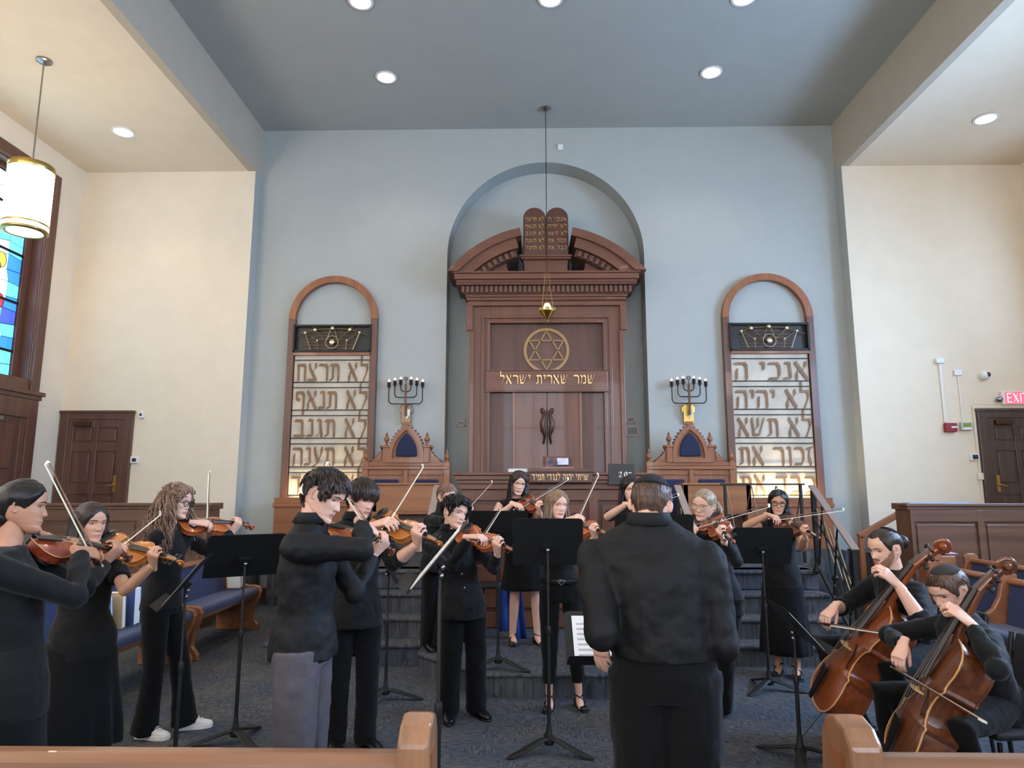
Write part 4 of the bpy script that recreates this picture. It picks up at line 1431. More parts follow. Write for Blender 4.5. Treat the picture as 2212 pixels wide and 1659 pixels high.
tag(MB().prism([(0, 0), (.3, -.05), (.36, .14), (.1, .2)], lambda a, b, q: (4.42 + a * .6, 7.55 + b, .935 + q + a * .02), 0, .006).build('programme_sheet', M('programme', rgb(190, 150, 180), .6, var=.35, vs=9)), 'pink and white printed programme lying on the right pew end', 'paper')
tag(MB().box(4.36, 4.56, 7.48, 7.85, 0, .925).build('pew_side_box', wood_side, bevel=.01), 'wooden box end between the right pews under the programme', 'pew box')
tag(MB().box(4.56, 5.3, 8.27, 8.42, 1.456, 1.464).build('blue_folder', M('folder_blue', rgb(140, 165, 215), .4)), 'blue folder lying on the right parapet', 'folder')


# ------------------------------------------------------------------ front pews seen from behind (near the camera)
def front_pew(x0, x1, end_at, lab, dx):
    t = thing('front_pew', lab, 'pew', ((x0 + x1) / 2, 2.1, 0), group='front row pews', world=True)
    y = 1.9
    MB().prism([(y, .86), (y + .01, .905), (y + .03, .925), (y + .075, .925), (y + .095, .9), (y + .1, .86)], lambda a, b, q: (q, a, b), x0, x1).build('top_rail', wood_pew, t, bevel=.008)
    MB().prism([(y + .02, .3), (y + .015, .86), (y + .075, .86), (y + .1, .3)], lambda a, b, q: (q, a, b), x0, x1).build('back_board', wood_pew, t)
    MB().box(x0, x1, y + .1, y + .5, .4, .46).build('seat', blue_cloth, t, bevel=.02)
    # end panel with a raised rounded shoulder
    p = [(y - .03, 0), (y - .02, .9), (y - .015, .965), (y + .02, 1.0), (y + .08, 1.015), (y + .14, 1.0), (y + .17, .95), (y + .18, .85), (y + .22, .72), (y + .34, .64), (y + .5, .62), (y + .53, .58), (y + .5, .4), (y + .52, 0)]
    e0, e1 = sorted((end_at, end_at + dx))
    e = MB().prism(p, lambda a, b, q: (q, a, b), e0, e1).build('pew_end', wood_pew_z, t, bevel=.012)
    s = e1 if dx > 0 else e0
    o_ = .004 if dx > 0 else -.004
    MB().prism([(y + .02, .93), (y + .05, .78), (y + .1, .93)], lambda a, b, q: (s + q, a, b), 0, o_).build('carved_shield', wood_oak, e)
    return t


front_pew(-3.6, -.33, -.335, 'long wooden pew in the left foreground, seen from behind', .085)
front_pew(.915, 4.2, .92, 'long wooden pew in the right foreground, seen from behind', -.085)
# ------------------------------------------------------------------ where each player stands and holds things (metres)
POSE = {  # joints, violins and bows cast from image pixels at estimated depths, then written out
    'p01': dict(z0=0.0, head=(-2.017, 2.75, 1.548), hh=0.208, hy=116.3, hp=3, hr=6, psi=118.3, h=1.652, hip=(-1.983, 2.75, 0.859), vl=0.6, vt=(-2.037, 2.85, 1.41), vs=(-1.936, 3.429, 1.291), vn=(0.593, 0.061, 0.803), bf=(-1.84, 2.991, 1.314), bt=(-2.337, 3.314, 1.757), eR=(-1.782, 2.63, 1.15), eL=(-1.969, 2.93, 1.225)),
    'p02': dict(z0=0.0, head=(-2.435, 3.85, 1.433), hh=0.225, hy=65.3, hp=4, hr=0, psi=40.3, h=1.545, hip=(-2.417, 3.85, 0.804), vl=0.58, vt=(-2.383, 3.85, 1.326), vs=(-1.826, 3.715, 1.238), vn=(-0.014, -0.587, 0.81), bf=(-2.157, 3.613, 1.311), bt=(-2.296, 4.319, 1.482), eR=(-2.451, 3.75, 1.047), eL=(-2.197, 3.8, 1.035)),
    'p03': dict(z0=0.0, head=(-2.408, 4.75, 1.534), hh=0.232, hy=81.9, hp=8, hr=4, psi=94.9, h=1.65, hip=(-2.471, 4.75, 0.858), feet=((-2.49, 4.739, 0.02), (-2.312, 4.92, 0.02)), vl=0.6, vt=(-2.406, 4.78, 1.394), vs=(-2.055, 5.264, 1.344), vn=(0.505, -0.281, 0.816), bf=(-2.225, 4.838, 1.354), bt=(-2.496, 5.393, 1.762), eR=(-2.477, 4.65, 1.217), eL=(-2.187, 4.85, 1.147)),
    'p04': dict(z0=0.0, head=(-0.958, 3.3, 1.587), hh=0.24, hy=78.2, hp=24, hr=8, psi=88.2, h=1.707, hip=(-1.032, 3.3, 0.888), vl=0.6, vt=(-0.973, 3.35, 1.44), vs=(-0.714, 3.868, 1.282), vn=(0.61, -0.063, 0.79), bf=(-0.737, 3.457, 1.385), bt=(-1.139, 3.94, 1.776), eR=(-0.811, 3.08, 1.32), eL=(-0.91, 3.45, 1.158)),
    'p05': dict(z0=0.0, head=(-1.026, 4.35, 1.562), hh=0.235, hy=53.3, hp=18, hr=6, psi=27.3, h=1.68, hip=(-1.054, 4.35, 0.873), feet=((-1.204, 4.598, 0.02), (-1.021, 4.633, 0.02)), vl=0.6, vt=(-0.951, 4.33, 1.439), vs=(-0.472, 3.989, 1.318), vn=(-0.198, -0.563, 0.802), bf=(-0.832, 4.097, 1.406), bt=(-0.703, 4.716, 1.791), eR=(-1.124, 4.25, 1.138), eL=(-0.783, 4.2, 1.117)),
    'p06': dict(z0=0.18, head=(-0.726, 6.45, 1.556), hh=0.225, hy=41.4, hp=5, hr=0, psi=36.4, h=1.488, hip=(-0.805, 6.45, 0.954), feet=((-0.884, 6.493, 0.2), (-0.772, 6.44, 0.2)), vl=0.58, vt=(-0.678, 6.51, 1.435), vs=(-0.43, 5.988, 1.387), vn=(-0.489, -0.307, 0.816), bf=(-0.524, 6.24, 1.459), bt=(-0.332, 6.909, 1.708), eR=(-0.885, 6.35, 1.314), eL=(-0.608, 6.35, 1.231)),
    'p07': dict(z0=0.0, head=(-0.51, 5.1, 1.451), hh=0.235, hy=47.7, hp=8, hr=12, psi=19.7, h=1.569, hip=(-0.448, 5.1, 0.816), feet=((-0.546, 5.174, 0.02), (-0.352, 5.25, 0.02)), vl=0.56, vt=(-0.466, 5.08, 1.315), vs=(-0.049, 4.724, 1.202), vn=(-0.247, -0.544, 0.802), bf=(-0.313, 4.818, 1.275), bt=(-0.197, 5.522, 1.474), eR=(-0.699, 5.05, 1.097), eL=(-0.194, 5.0, 1.055)),
    'p08': dict(z0=0.18, head=(-0.06, 6.72, 1.683), hh=0.23, hy=12.5, hp=16, hr=8, psi=12.5, h=1.618, hip=(-0.003, 6.72, 1.021), feet=((-0.114, 6.717, 0.2), (0.121, 6.721, 0.2)), vl=0.58, vt=(-0.042, 6.66, 1.519), vs=(0.233, 6.156, 1.437), vn=(-0.449, -0.375, 0.811), bf=(-0.074, 6.342, 1.448), bt=(0.43, 6.804, 1.733), eR=(-0.253, 6.6, 1.406), eL=(0.17, 6.62, 1.237)),
    'p09': dict(z0=0.0, head=(0.258, 5.45, 1.501), hh=0.228, hy=25.3, hp=6, hr=4, psi=1.3, h=1.615, hip=(0.273, 5.45, 0.84), feet=((0.182, 5.41, 0.02), (0.409, 5.436, 0.02)), vl=0.58, vt=(0.319, 5.41, 1.374), vs=(0.608, 4.912, 1.301), vn=(-0.444, -0.377, 0.813), bf=(0.381, 5.175, 1.392), bt=(0.614, 5.776, 1.755), eR=(0.148, 5.4, 1.15), eL=(0.385, 5.33, 1.067)),
    'p10': dict(z0=0.18, head=(0.935, 6.1, 1.624), hh=0.23, hy=5.3, hp=10, hr=0, psi=-8.7, h=1.559, hip=(0.98, 6.1, 0.991), vl=0.58, vt=(0.975, 6.02, 1.469), vs=(1.114, 5.462, 1.394), vn=(-0.531, -0.242, 0.812), bf=(0.882, 5.68, 1.474), bt=(1.379, 6.217, 1.583), eR=(0.728, 5.98, 1.396), eL=(1.179, 6.0, 1.216)),
    'p11': dict(z0=0.0, head=(0.509, 2.8, 1.552), hh=0.235, hy=165.7, hp=26, hr=-4, psi=169.7, h=1.669, hip=(0.524, 2.8, 0.868), x_wL=(0.312, 2.86, 1.067), x_eL=(0.221, 2.25, 1.295), x_wR=(0.76, 2.92, 1.031), x_eR=(0.67, 2.3, 1.289), x_bt=(0.993, 3.35, 0.854)),
    'p12': dict(z0=0.0, head=(1.34, 5.2, 1.504), hh=0.232, hy=-42.5, hp=10, hr=6, psi=-60.5, h=1.62, hip=(1.453, 5.2, 0.842), feet=((1.399, 5.261, 0.02), (1.32, 5.344, 0.02)), vl=0.6, vt=(1.344, 5.1, 1.403), vs=(1.342, 4.51, 1.296), vn=(-0.574, -0.144, 0.806), bf=(1.11, 4.8, 1.359), bt=(1.783, 5.067, 1.514), eR=(1.133, 5.1, 1.178), eL=(1.532, 5.1, 1.129)),
    'p13': dict(z0=0.0, head=(2.315, 6.35, 1.499), hh=0.225, hy=-18.0, hp=6, hr=6, psi=-25.0, h=1.612, hip=(2.305, 6.35, 0.838), feet=((2.256, 6.419, 0.02), (2.373, 6.299, 0.02)), vl=0.6, vt=(2.289, 6.27, 1.357), vs=(2.394, 5.692, 1.234), vn=(-0.534, -0.268, 0.802), bf=(2.131, 6.008, 1.372), bt=(2.839, 6.205, 1.453), eR=(1.96, 6.23, 1.306), eL=(2.453, 6.25, 1.079)),
    'p14': dict(z0=0.0, head=(2.321, 4.55, 1.239), hh=0.25, hy=-77.0, hp=12, hr=0, psi=-85.0, h=1.364, hip=(2.377, 4.55, 0.709), x_wL=(2.217, 4.22, 1.058), x_eL=(2.38, 4.2, 0.83), x_fL=(2.129, 4.22, 1.143), x_wR=(2.055, 4.75, 0.842), x_eR=(2.195, 4.85, 0.863), x_fR=(1.944, 4.68, 0.772), x_ct=(1.825, 4.6, 0.296), x_cs=(2.395, 4.22, 1.221), x_bf=(1.927, 4.62, 0.765), x_bt=(2.082, 4.2, 0.797), x_pin=(1.655, 4.7, -0.0)),
    'p15': dict(z0=0.0, head=(2.139, 3.6, 1.114), hh=0.232, hy=-76.7, hp=26, hr=0, psi=-85.7, h=1.23, hip=(2.243, 3.6, 0.639), x_wL=(2.102, 3.38, 0.993), x_eL=(2.145, 3.3, 0.852), x_fL=(2.028, 3.4, 1.065), x_wR=(1.953, 3.72, 0.828), x_eR=(2.114, 3.85, 0.876), x_fR=(1.865, 3.65, 0.735), x_ct=(1.79, 3.62, 0.31), x_cs=(2.214, 3.38, 1.2), x_bf=(1.855, 3.62, 0.729), x_bt=(1.835, 3.25, 0.719)),
}
# ------------------------------------------------------------------ figures: shared tools
JOBS = []          # closed shapes to be fused into one skin: (temp object, callback)


def fuse(mb, voxel, it, done, disp=0.0, dscale=.12):
    o = link('skin_job', mb.mesh('skin_job'))
    r = o.modifiers.new('r', 'REMESH')
    r.mode = 'VOXEL'
    r.voxel_size = voxel
    r.use_smooth_shade = True
    s = o.modifiers.new('s', 'SMOOTH')
    s.factor = .5
    s.iterations = it
    if disp:
        tx = bpy.data.textures.new('folds', 'CLOUDS')
        tx.noise_scale = dscale
        tx.noise_depth = 2
        d = o.modifiers.new('d', 'DISPLACE')
        d.texture = tx
        d.texture_coords = 'LOCAL'
        d.strength = disp
        d.mid_level = .5
    JOBS.append((o, done))


def run_jobs():
    dg = bpy.context.evaluated_depsgraph_get()
    for o, done in JOBS:
        me = bpy.data.meshes.new_from_object(o.evaluated_get(dg))
        me.shade_smooth()
        done(me)
    for o, done in JOBS:
        me = o.data
        bpy.data.objects.remove(o)
        bpy.data.meshes.remove(me)
    JOBS.clear()


def smoothstep(a, b, x):
    t = max(0.0, min(1.0, (x - a) / (b - a)))
    return t * t * (3 - 2 * t)


def interp(tab, x):
    if x <= tab[0][0]:
        return tab[0][1]
    for (a, u), (b, v_) in zip(tab, tab[1:]):
        if x <= b:
            t = (x - a) / (b - a)
            t = t * t * (3 - 2 * t) * .5 + t * .5
            return u + (v_ - u) * t
    return tab[-1][1]


FRONT = [(-.5, .20), (-.475, .305), (-.43, .345), (-.38, .345), (-.335, .32), (-.25, .338), (-.17, .325), (-.05, .33), (.02, .326), (.09, .352), (.2, .352), (.3, .318), (.4, .225), (.46, .125), (.5, 0)]
BACK = [(-.5, .14), (-.44, .06), (-.38, -.04), (-.3, -.19), (-.22, -.33), (-.1, -.43), (.0, -.475), (.1, -.488), (.2, -.465), (.3, -.41), (.4, -.30), (.46, -.19), (.5, -.02)]
WIDE = [(-.5, .05), (-.47, .12), (-.42, .18), (-.36, .222), (-.28, .262), (-.18, .292), (-.08, .312), (.02, .325), (.12, .335), (.22, .325), (.32, .285), (.4, .222), (.46, .14), (.5, .01)]
NA, NZ = 60, 54
ANG = []
for _i in range(NA):                       # columns packed towards the face
    _u = 2 * _i / NA - 1                   # -1..1, 0 = front
    ANG.append(pi * (0.62 * _u + 0.38 * _u * abs(_u) ** 1.6))
LEV = [-.5 + (i / (NZ - 1)) for i in range(NZ)]


def g(x, s):
    return math.exp(-(x / s) ** 2)


def head_point(a, z, face=True, k=None):
    """surface of a head of height 1; a = angle from the face, +x to the person's right"""
    k = k or {}
    f, b, w = interp(FRONT, z), interp(BACK, z), interp(WIDE, z) * k.get('wide', 1)
    jaw = k.get('jaw', 1)
    if z < -.1:
        w *= 1 + (jaw - 1) * smoothstep(-.1, -.4, z)
    yc = max(b + .03, min(f - .03, -.05 if z > -.2 else -.05 + (-.2 - z) * .7))
    ca, sa = cos(a), sin(a)
    x = w * (abs(sa) ** .92) * (1 if sa > 0 else -1)
    if ca >= 0:
        y = yc + (f - yc) * (abs(ca) ** .86)
    else:
        y = yc - (yc - b) * (abs(ca) ** .95)
    if face and ca > .1:
        q = smoothstep(.1, .5, ca)
        # nose
        if -.2 < z < .07:
            t = max(0, min(1, (.065 - z) / .2)) ** 1.15 * smoothstep(-.19, -.145, z)
            wd = .026 + .02 * smoothstep(-.03, -.13, z)
            y += q * k.get('nose', 1) * .088 * t * g(x, wd)
            y += q * .014 * smoothstep(-.07, -.12, z) * smoothstep(-.175, -.14, z) * (g(x - .05, .02) + g(x + .05, .02))
        # eye sockets, brow, cheek
        for s in (-1, 1):
            y -= q * .032 * g(x - s * .135, .072) * g(z - .005, .05)
            y += q * .012 * g(x - s * .14, .1) * g(z - .085, .03)
            y += q * .014 * g(x - s * .17, .08) * g(z + .12, .07)
            y -= q * .012 * g(x - s * .2, .05) * g(z + .26, .08)
        # mouth
        y += q * .016 * g(x, .09) * g(z + .262, .022)
        y += q * .02 * g(x, .075) * g(z + .312, .022)
        y -= q * .020 * g(x, .105) * g(z + .287, .010)
        y -= q * .012 * g(x, .07) * g(z + .36, .022)
        y += q * .012 * g(x, .07) * g(z + .43, .04)
    return V((x, y, z))


def head_mesh(k):
    vs = [head_point(a, z, True, k) for z in LEV for a in ANG]
    fs, mi = [], []
    for i in range(NZ - 1):
        for j in range(NA):
            fs.append((i * NA + j, i * NA + (j + 1) % NA, (i + 1) * NA + (j + 1) % NA, (i + 1) * NA + j))
            p = vs[i * NA + j]
            lip = abs(ANG[j]) < .9 and ((abs(p.z + .268) < .016 and abs(p.x) < .085) or (abs(p.z + .31) < .02 and abs(p.x) < .075) or (abs(p.z + .287) < .012 and abs(p.x) < .1))
            bd = False
            if k.get('beard'):
                aa = abs(ANG[j])
                bd = (aa < 1.55 and p.z < interp([(0, -.345), (.35, -.33), (.6, -.25), (1.0, -.17), (1.3, -.04), (1.55, .02)], aa)) or (abs(p.x) < .125 and -.248 < p.z < -.195 and aa < .9)
            mi.append(1 if lip else (2 if bd else 0))
    fs.append(tuple(range(NA)))
    mi.append(0)
    fs.append(tuple((NZ - 1) * NA + j for j in range(NA)))
    mi.append(0)
    return vs, fs, mi


def ear_mesh(s):
    vs, fs = [], []
    nr, n = 7, 18
    for r in range(nr):
        u = r / (nr - 1)
        for j in range(n):
            t = 2 * pi * j / n
            ry = .062 * u * (1.0 + .12 * sin(t))
            rz = .118 * u
            lobe = .03 * max(0, -sin(t)) * u
            y = ry * cos(t)
            z = rz * sin(t) + lobe * .2
            out = .03 + .05 * smoothstep(.45, .85, u) * (.6 + .4 * cos(t + 2.6)) - .03 * smoothstep(.85, 1.0, u) - .03 * (1 - smoothstep(.1, .5, u))
            out = out * .8 - y * .5
            vs.append(V((s * (.295 + out), -.075 + y, -.025 + z)))
    for r in range(nr - 1):
        for j in range(n):
            fs.append((r * n + j, r * n + (j + 1) % n, (r + 1) * n + (j + 1) % n, (r + 1) * n + j))
    # tuck the rim back into the head
    base = len(vs)
    for j in range(n):
        t = 2 * pi * j / n
        vs.append(V((s * .25, -.07 + .045 * cos(t), -.025 + .095 * sin(t))))
    for j in range(n):
        fs.append(((nr - 1) * n + j, (nr - 1) * n + (j + 1) % n, base + (j + 1) % n, base + j))
    return vs, fs


def frame(psi, pitch=0.0, roll=0.0):
    """columns: person's right, forward, up; pitch > 0 looks down; roll > 0 tilts to the person's left"""
    f = V((sin(R(psi)), -cos(R(psi)), 0))
    u = V((0, 0, 1))
    r = f.cross(u)
    m = Matrix((r, f, u)).transposed()
    return m @ Matrix.Rotation(R(-pitch), 3, 'X') @ Matrix.Rotation(R(-roll), 3, 'Y')


# ------------------------------------------------------------------ hands
CURLS = {
    'violin': ([(58, 62, 35), (55, 66, 38), (52, 70, 40), (50, 72, 42)], (.35, .55, -.45), 25),
    'bow': ([(30, 42, 25), (44, 40, 22), (48, 42, 25), (38, 48, 30)], (.75, .25, -.6), 30),
    'relax': ([(12, 18, 10), (14, 22, 12), (16, 24, 14), (18, 26, 15)], (.8, .45, -.3), 15),
    'cello': ([(20, 62, 40), (16, 66, 42), (14, 66, 42), (12, 60, 40)], (.5, .3, -.8), 30),
    'grip': ([(62, 80, 45), (66, 82, 45), (68, 84, 45), (70, 80, 45)], (.6, .2, -.75), 45),
}


def hand_shapes(mb, wr, X, Y, Z, pose, s=1.0):
    """wr wrist; X along the hand, Y to the thumb side, Z to the back of the hand"""
    X, Y, Z = V(X).normalized(), V(Y).normalized(), V(Z).normalized()
    P_ = lambda x, y, z: wr + (X * x + Y * y + Z * z) * s
    curls, th, tb = CURLS[pose]
    # palm
    mb.tube([P_(-.045, 0, 0), P_(-.01, 0, 0), P_(.02, .002, 0), P_(.055, .003, 0), P_(.085, .002, .002), P_(.1, .0, .002)],
            [(.026 * s, .019 * s), (.027 * s, .019 * s), (.033 * s, .017 * s), (.04 * s, .0155 * s), (.042 * s, .014 * s), (.036 * s, .010 * s)], 14, sq=Z)
    mb.ball(P_(.035, .022, -.008), [.024 * s, .018 * s, .016 * s], 10, 8, Matrix((X, Y, Z)).transposed())
    for i, ((c1, c2, c3), y0, ln, r) in enumerate(zip(curls, (.031, .0105, -.011, -.0305), (.92, 1.02, .95, .76), (.0092, .0096, .009, .0078))):
        p = P_(.09 - (.004 if i in (0, 3) else 0) - (.006 if i == 3 else 0), y0, .001)
        pts, rad = [P_(.07, y0 * .95, 0), p], [r * s * 1.05, r * s * 1.1]
        ang = 0
        for seg, c in zip((.044, .027, .022), (c1, c2, c3)):
            ang += c
            d = X * cos(R(ang)) - Z * sin(R(ang)) + Y * (y0 * 1.2 * (1 - ang / 200))
            d.normalize()
            q = pts[-1] + d * (seg * ln * s)
            pts += [pts[-1] + d * (seg * ln * s * .55), q]
            rad += [r * s * .93, r * s * (.98 if seg > .023 else .62)]
        mb.tube(pts, rad, 8)
    d = (X * th[0] + Y * th[1] + Z * th[2]).normalized()
    b0 = P_(.012, .024, -.006)
    b1 = b0 + d * .042 * s
    d2 = (d * cos(R(tb)) + (X * .8 - Z * .5).normalized() * sin(R(tb))).normalized()
    b2 = b1 + d2 * .032 * s
    b3 = b2 + (d2 * .9 + X * .2).normalized() * .026 * s
    mb.tube([b0, b0 + d * .02 * s, b1, b1 + d2 * .016 * s, b2, (b2 + b3) / 2, b3], [.014 * s, .0135 * s, .0125 * s, .0112 * s, .0112 * s, .0105 * s, .006 * s], 8)


def ik(S, W, l1, l2, hint):
    S, W, hint = V(S), V(W), V(hint)
    d = W - S
    L = d.length
    if L > (l1 + l2) * .995:
        W = S + d.normalized() * (l1 + l2) * .995
        d = W - S
        L = d.length
    a = (l1 * l1 - l2 * l2 + L * L) / (2 * L)
    h = sqrt(max(0, l1 * l1 - a * a))
    u = d.normalized()
    v_ = hint - S
    v_ = v_ - u * v_.dot(u)
    if v_.length < 1e-5:
        v_ = V((0, 0, -1)) - u * u.z * -1
    return S + u * a + v_.normalized() * h, W


# ------------------------------------------------------------------ materials for people
def skin_mat(name, c):
    return M(name, c, .48, var=.05, vs=25, spec=.4, sss=.12, bump=.03, bs=220)


skin_a = skin_mat('skin_light', rgb(224, 176, 154))
skin_b = skin_mat('skin_medium', rgb(200, 150, 122))
skin_c = skin_mat('skin_tan', rgb(186, 134, 106))
beard_m = M('stubble_beard', rgb(150, 106, 84), .7, var=.35, vs=120, bump=.5, bs=400)
lip_m = M('lip', rgb(196, 128, 116), .45)
eye_white = M('eye_white', rgb(196, 186, 178), .4)
eye_dark = M('eye_dark', rgb(36, 25, 20), .35)
cloth_black = M('cloth_black', rgb(12, 12, 13), .82, var=.25, vs=14, bump=.3, bs=16, sheen=.08, spec=.25)
cloth_black2 = M('cloth_black_soft', rgb(10, 10, 11), .9, var=.2, vs=9, bump=.3, bs=14, sheen=.06, spec=.2)
cloth_char = M('cloth_charcoal_shirt', rgb(15, 15, 16), .7, var=.18, vs=7, bump=.4, bs=13, spec=.3)
cloth_grey = M('cloth_grey_trousers', rgb(84, 79, 83), .85, var=.12, vs=20, bump=.4, bs=13, spec=.2)
cloth_tee = M('cloth_plum_tee', rgb(34, 27, 36), .85, bump=.2, bs=400)
leather = M('black_leather', rgb(16, 16, 17), .35, spec=.5)
canvas_white = M('white_canvas', rgb(226, 220, 212), .8, bump=.2, bs=500)
rubber_white = M('white_rubber', rgb(232, 228, 220), .55)
button_m = M('shirt_button', rgb(150, 150, 150), .3)


def hair_mat(name, c, c2=None):
    m, nt, b = new_mat(name)
    N, L = nt.nodes.new, nt.links.new
    tc = N('ShaderNodeTexCoord')
    mp = N('ShaderNodeMapping')
    mp.inputs['Scale'].default_value = (90, 90, 7)
    nz = N('ShaderNodeTexNoise')
    nz.inputs['Scale'].default_value = 1.6
    nz.inputs['Detail'].default_value = 5
    cr = N('ShaderNodeValToRGB')
    cr.color_ramp.elements[0].position = .3
    cr.color_ramp.elements[1].position = .72
    cr.color_ramp.elements[0].color = (*[x * .6 for x in c], 1)
    cr.color_ramp.elements[1].color = (*(c2 or [min(1, x * 1.5) for x in c]), 1)
    bp = N('ShaderNodeBump')
    bp.inputs['Strength'].default_value = .6
    bp.inputs['Distance'].default_value = .004
    L(tc.outputs['Object'], mp.inputs[0])
    L(mp.outputs[0], nz.inputs['Vector'])
    L(nz.outputs['Fac'], cr.inputs[0])
    L(nz.outputs['Fac'], bp.inputs['Height'])
    L(cr.outputs[0], b.inputs['Base Color'])
    L(bp.outputs[0], b.inputs['Normal'])
    b.inputs['Roughness'].default_value = .42
    b.inputs['Specular IOR Level'].default_value = .35
    return m


hair_black = hair_mat('hair_black', rgb(26, 21, 20))
hair_dark = hair_mat('hair_dark_brown', rgb(46, 34, 28))
hair_brown = hair_mat('hair_brown', rgb(92, 68, 54), rgb(160, 124, 102))
hair_light = hair_mat('hair_light_brown', rgb(104, 80, 60), rgb(160, 130, 100))
hair_blond = hair_mat('hair_dark_blond', rgb(128, 106, 84), rgb(176, 154, 128))
hair_buzz = hair_mat('hair_buzz', rgb(86, 66, 54))


# ------------------------------------------------------------------ hair on the head surface
def hairline(a, kind):
    """lowest z of hair at angle a from the face"""
    a = abs(a)
    if kind == 'boy':
        tab = [(0, .27), (.5, .26), (.85, .2), (1.05, .05), (1.25, -.06), (1.4, -.03), (1.5, .13), (1.95, .1), (2.1, -.08), (2.4, -.22), (3.15, -.27)]
    elif kind == 'fringe':
        tab = [(0, .10), (.5, .1), (.85, .08), (1.05, .0), (1.25, -.1), (1.4, -.08), (1.55, .08), (1.95, .08), (2.1, -.12), (2.4, -.26), (3.15, -.3)]
    elif kind == 'receded':
        tab = [(0, .33), (.35, .34), (.6, .36), (.85, .28), (1.05, .12), (1.25, -.02), (1.4, 0), (1.5, .12), (1.95, .1), (2.1, -.08), (2.4, -.22), (3.15, -.27)]
    else:      # girl
        tab = [(0, .33), (.35, .29), (.7, .2), (.95, .09), (1.15, .0), (1.35, -.05), (1.5, .0), (1.85, .0), (2.05, -.14), (2.4, -.28), (3.15, -.34)]
        if kind == 'long':
            tab = [(0, .31), (.3, .26), (.6, .14), (.85, .0), (1.05, -.12), (1.35, -.2), (1.9, -.25), (2.4, -.3), (3.15, -.33)]
    return interp(tab, a)


def hair_cap(mb, Mh, c, hh, kind, th, rnd, lump=0.0, k=None):
    """a shell of hair over the skull; th thickness in head heights"""
    n, m_ = 72, 40
    idx = {}
    vs, fs = [], []
    for j in range(n):
        a = -pi + 2 * pi * j / n
        zl = hairline(a, kind) + .018 * noise.noise(V((a * 5, rnd, 0))) + .012 * noise.noise(V((a * 17, rnd, 3)))
        for i in range(m_ + 1):
            u = i / m_
            z = zl + (.499 - zl) * (1 - (1 - u) ** 1.25)
            p = head_point(a, z, False, k)
            nrm = V((p.x * 1.6, (p.y + .05), p.z * 1.1 + .02)).normalized()
            t = th * smoothstep(-.04, .3, u) * (1.0 + .25 * smoothstep(.4, 1, u)) + .003
            if lump:
                q = p * 5.5 + V((rnd, rnd * 2, 0))
                t += lump * (noise.noise(q) + .5 * noise.noise(q * 2.3)) * smoothstep(0, .15, u)
            idx[j, i] = len(vs)
            vs.append(c + Mh @ ((p + nrm * t) * hh))
    top = len(vs)
    vs.append(c + Mh @ (V((0, 0, .5 + th * 1.2)) * hh))
    for j in range(n):
        for i in range(m_):
            fs.append((idx[j, i], idx[(j + 1) % n, i], idx[(j + 1) % n, i + 1], idx[j, i + 1]))
        fs.append((idx[j, m_], idx[(j + 1) % n, m_], top))
    mb.add(vs, fs)


def hair_locks(mb, Mh, c, hh, n, length, rnd, curl=0.0, wid=.05, a0=.95, a1=pi, spread=.05, zs=(-.05, .3), side_bias=0.0, fwd=0.0):
    """tapering locks that leave the skull at the sides and back and fall"""
    rg_ = random.Random(rnd)
    for q in range(n):
        s = 1 if q % 2 else -1
        a = s * (a0 + (a1 - a0) * ((q // 2 + .5) / (n / 2)) ** .9)
        z0 = rg_.uniform(*zs)
        ln = length * rg_.uniform(.82, 1.06)
        p0 = head_point(a, z0, False)
        pts, rad = [], []
        steps = 20 if curl else 13
        ph = rg_.uniform(0, 6.28)
        base = c + Mh @ (p0 * hh)
        out = (Mh @ V((p0.x, p0.y + .05, 0))).normalized()
        for i in range(steps + 1):
            u = i / steps
            zz = z0 - u * .45
            if zz > -.28 and u < .55:
                pp = head_point(a, max(zz, -.2), False)
                w_ = c + Mh @ (V((pp.x * 1.1, pp.y * 1.08, zz)) * hh)
                last, lu = w_, u
            else:
                dl = (u - lu) * ln / (1 - lu) if lu < 1 else 0
                w_ = last + V((0, 0, -dl)) + out * (spread * sin(min(1, (u - lu) * 2.2) * pi / 2) * .6) + (Mh @ V((0, fwd, 0))) * dl
            if curl:
                w_ = w_ + V((cos(ph + u * 19), sin(ph + u * 19), .4 * sin(ph + u * 23))) * curl * smoothstep(.1, .5, u)
            pts.append(w_)
            r = wid * hh * (.75 + .25 * sin(pi * min(1, u * 1.3))) * (1 - .8 * smoothstep(.7, 1, u))
            rad.append((r, r * .62))
        mb.tube(pts, rad, 5 if curl else 7)


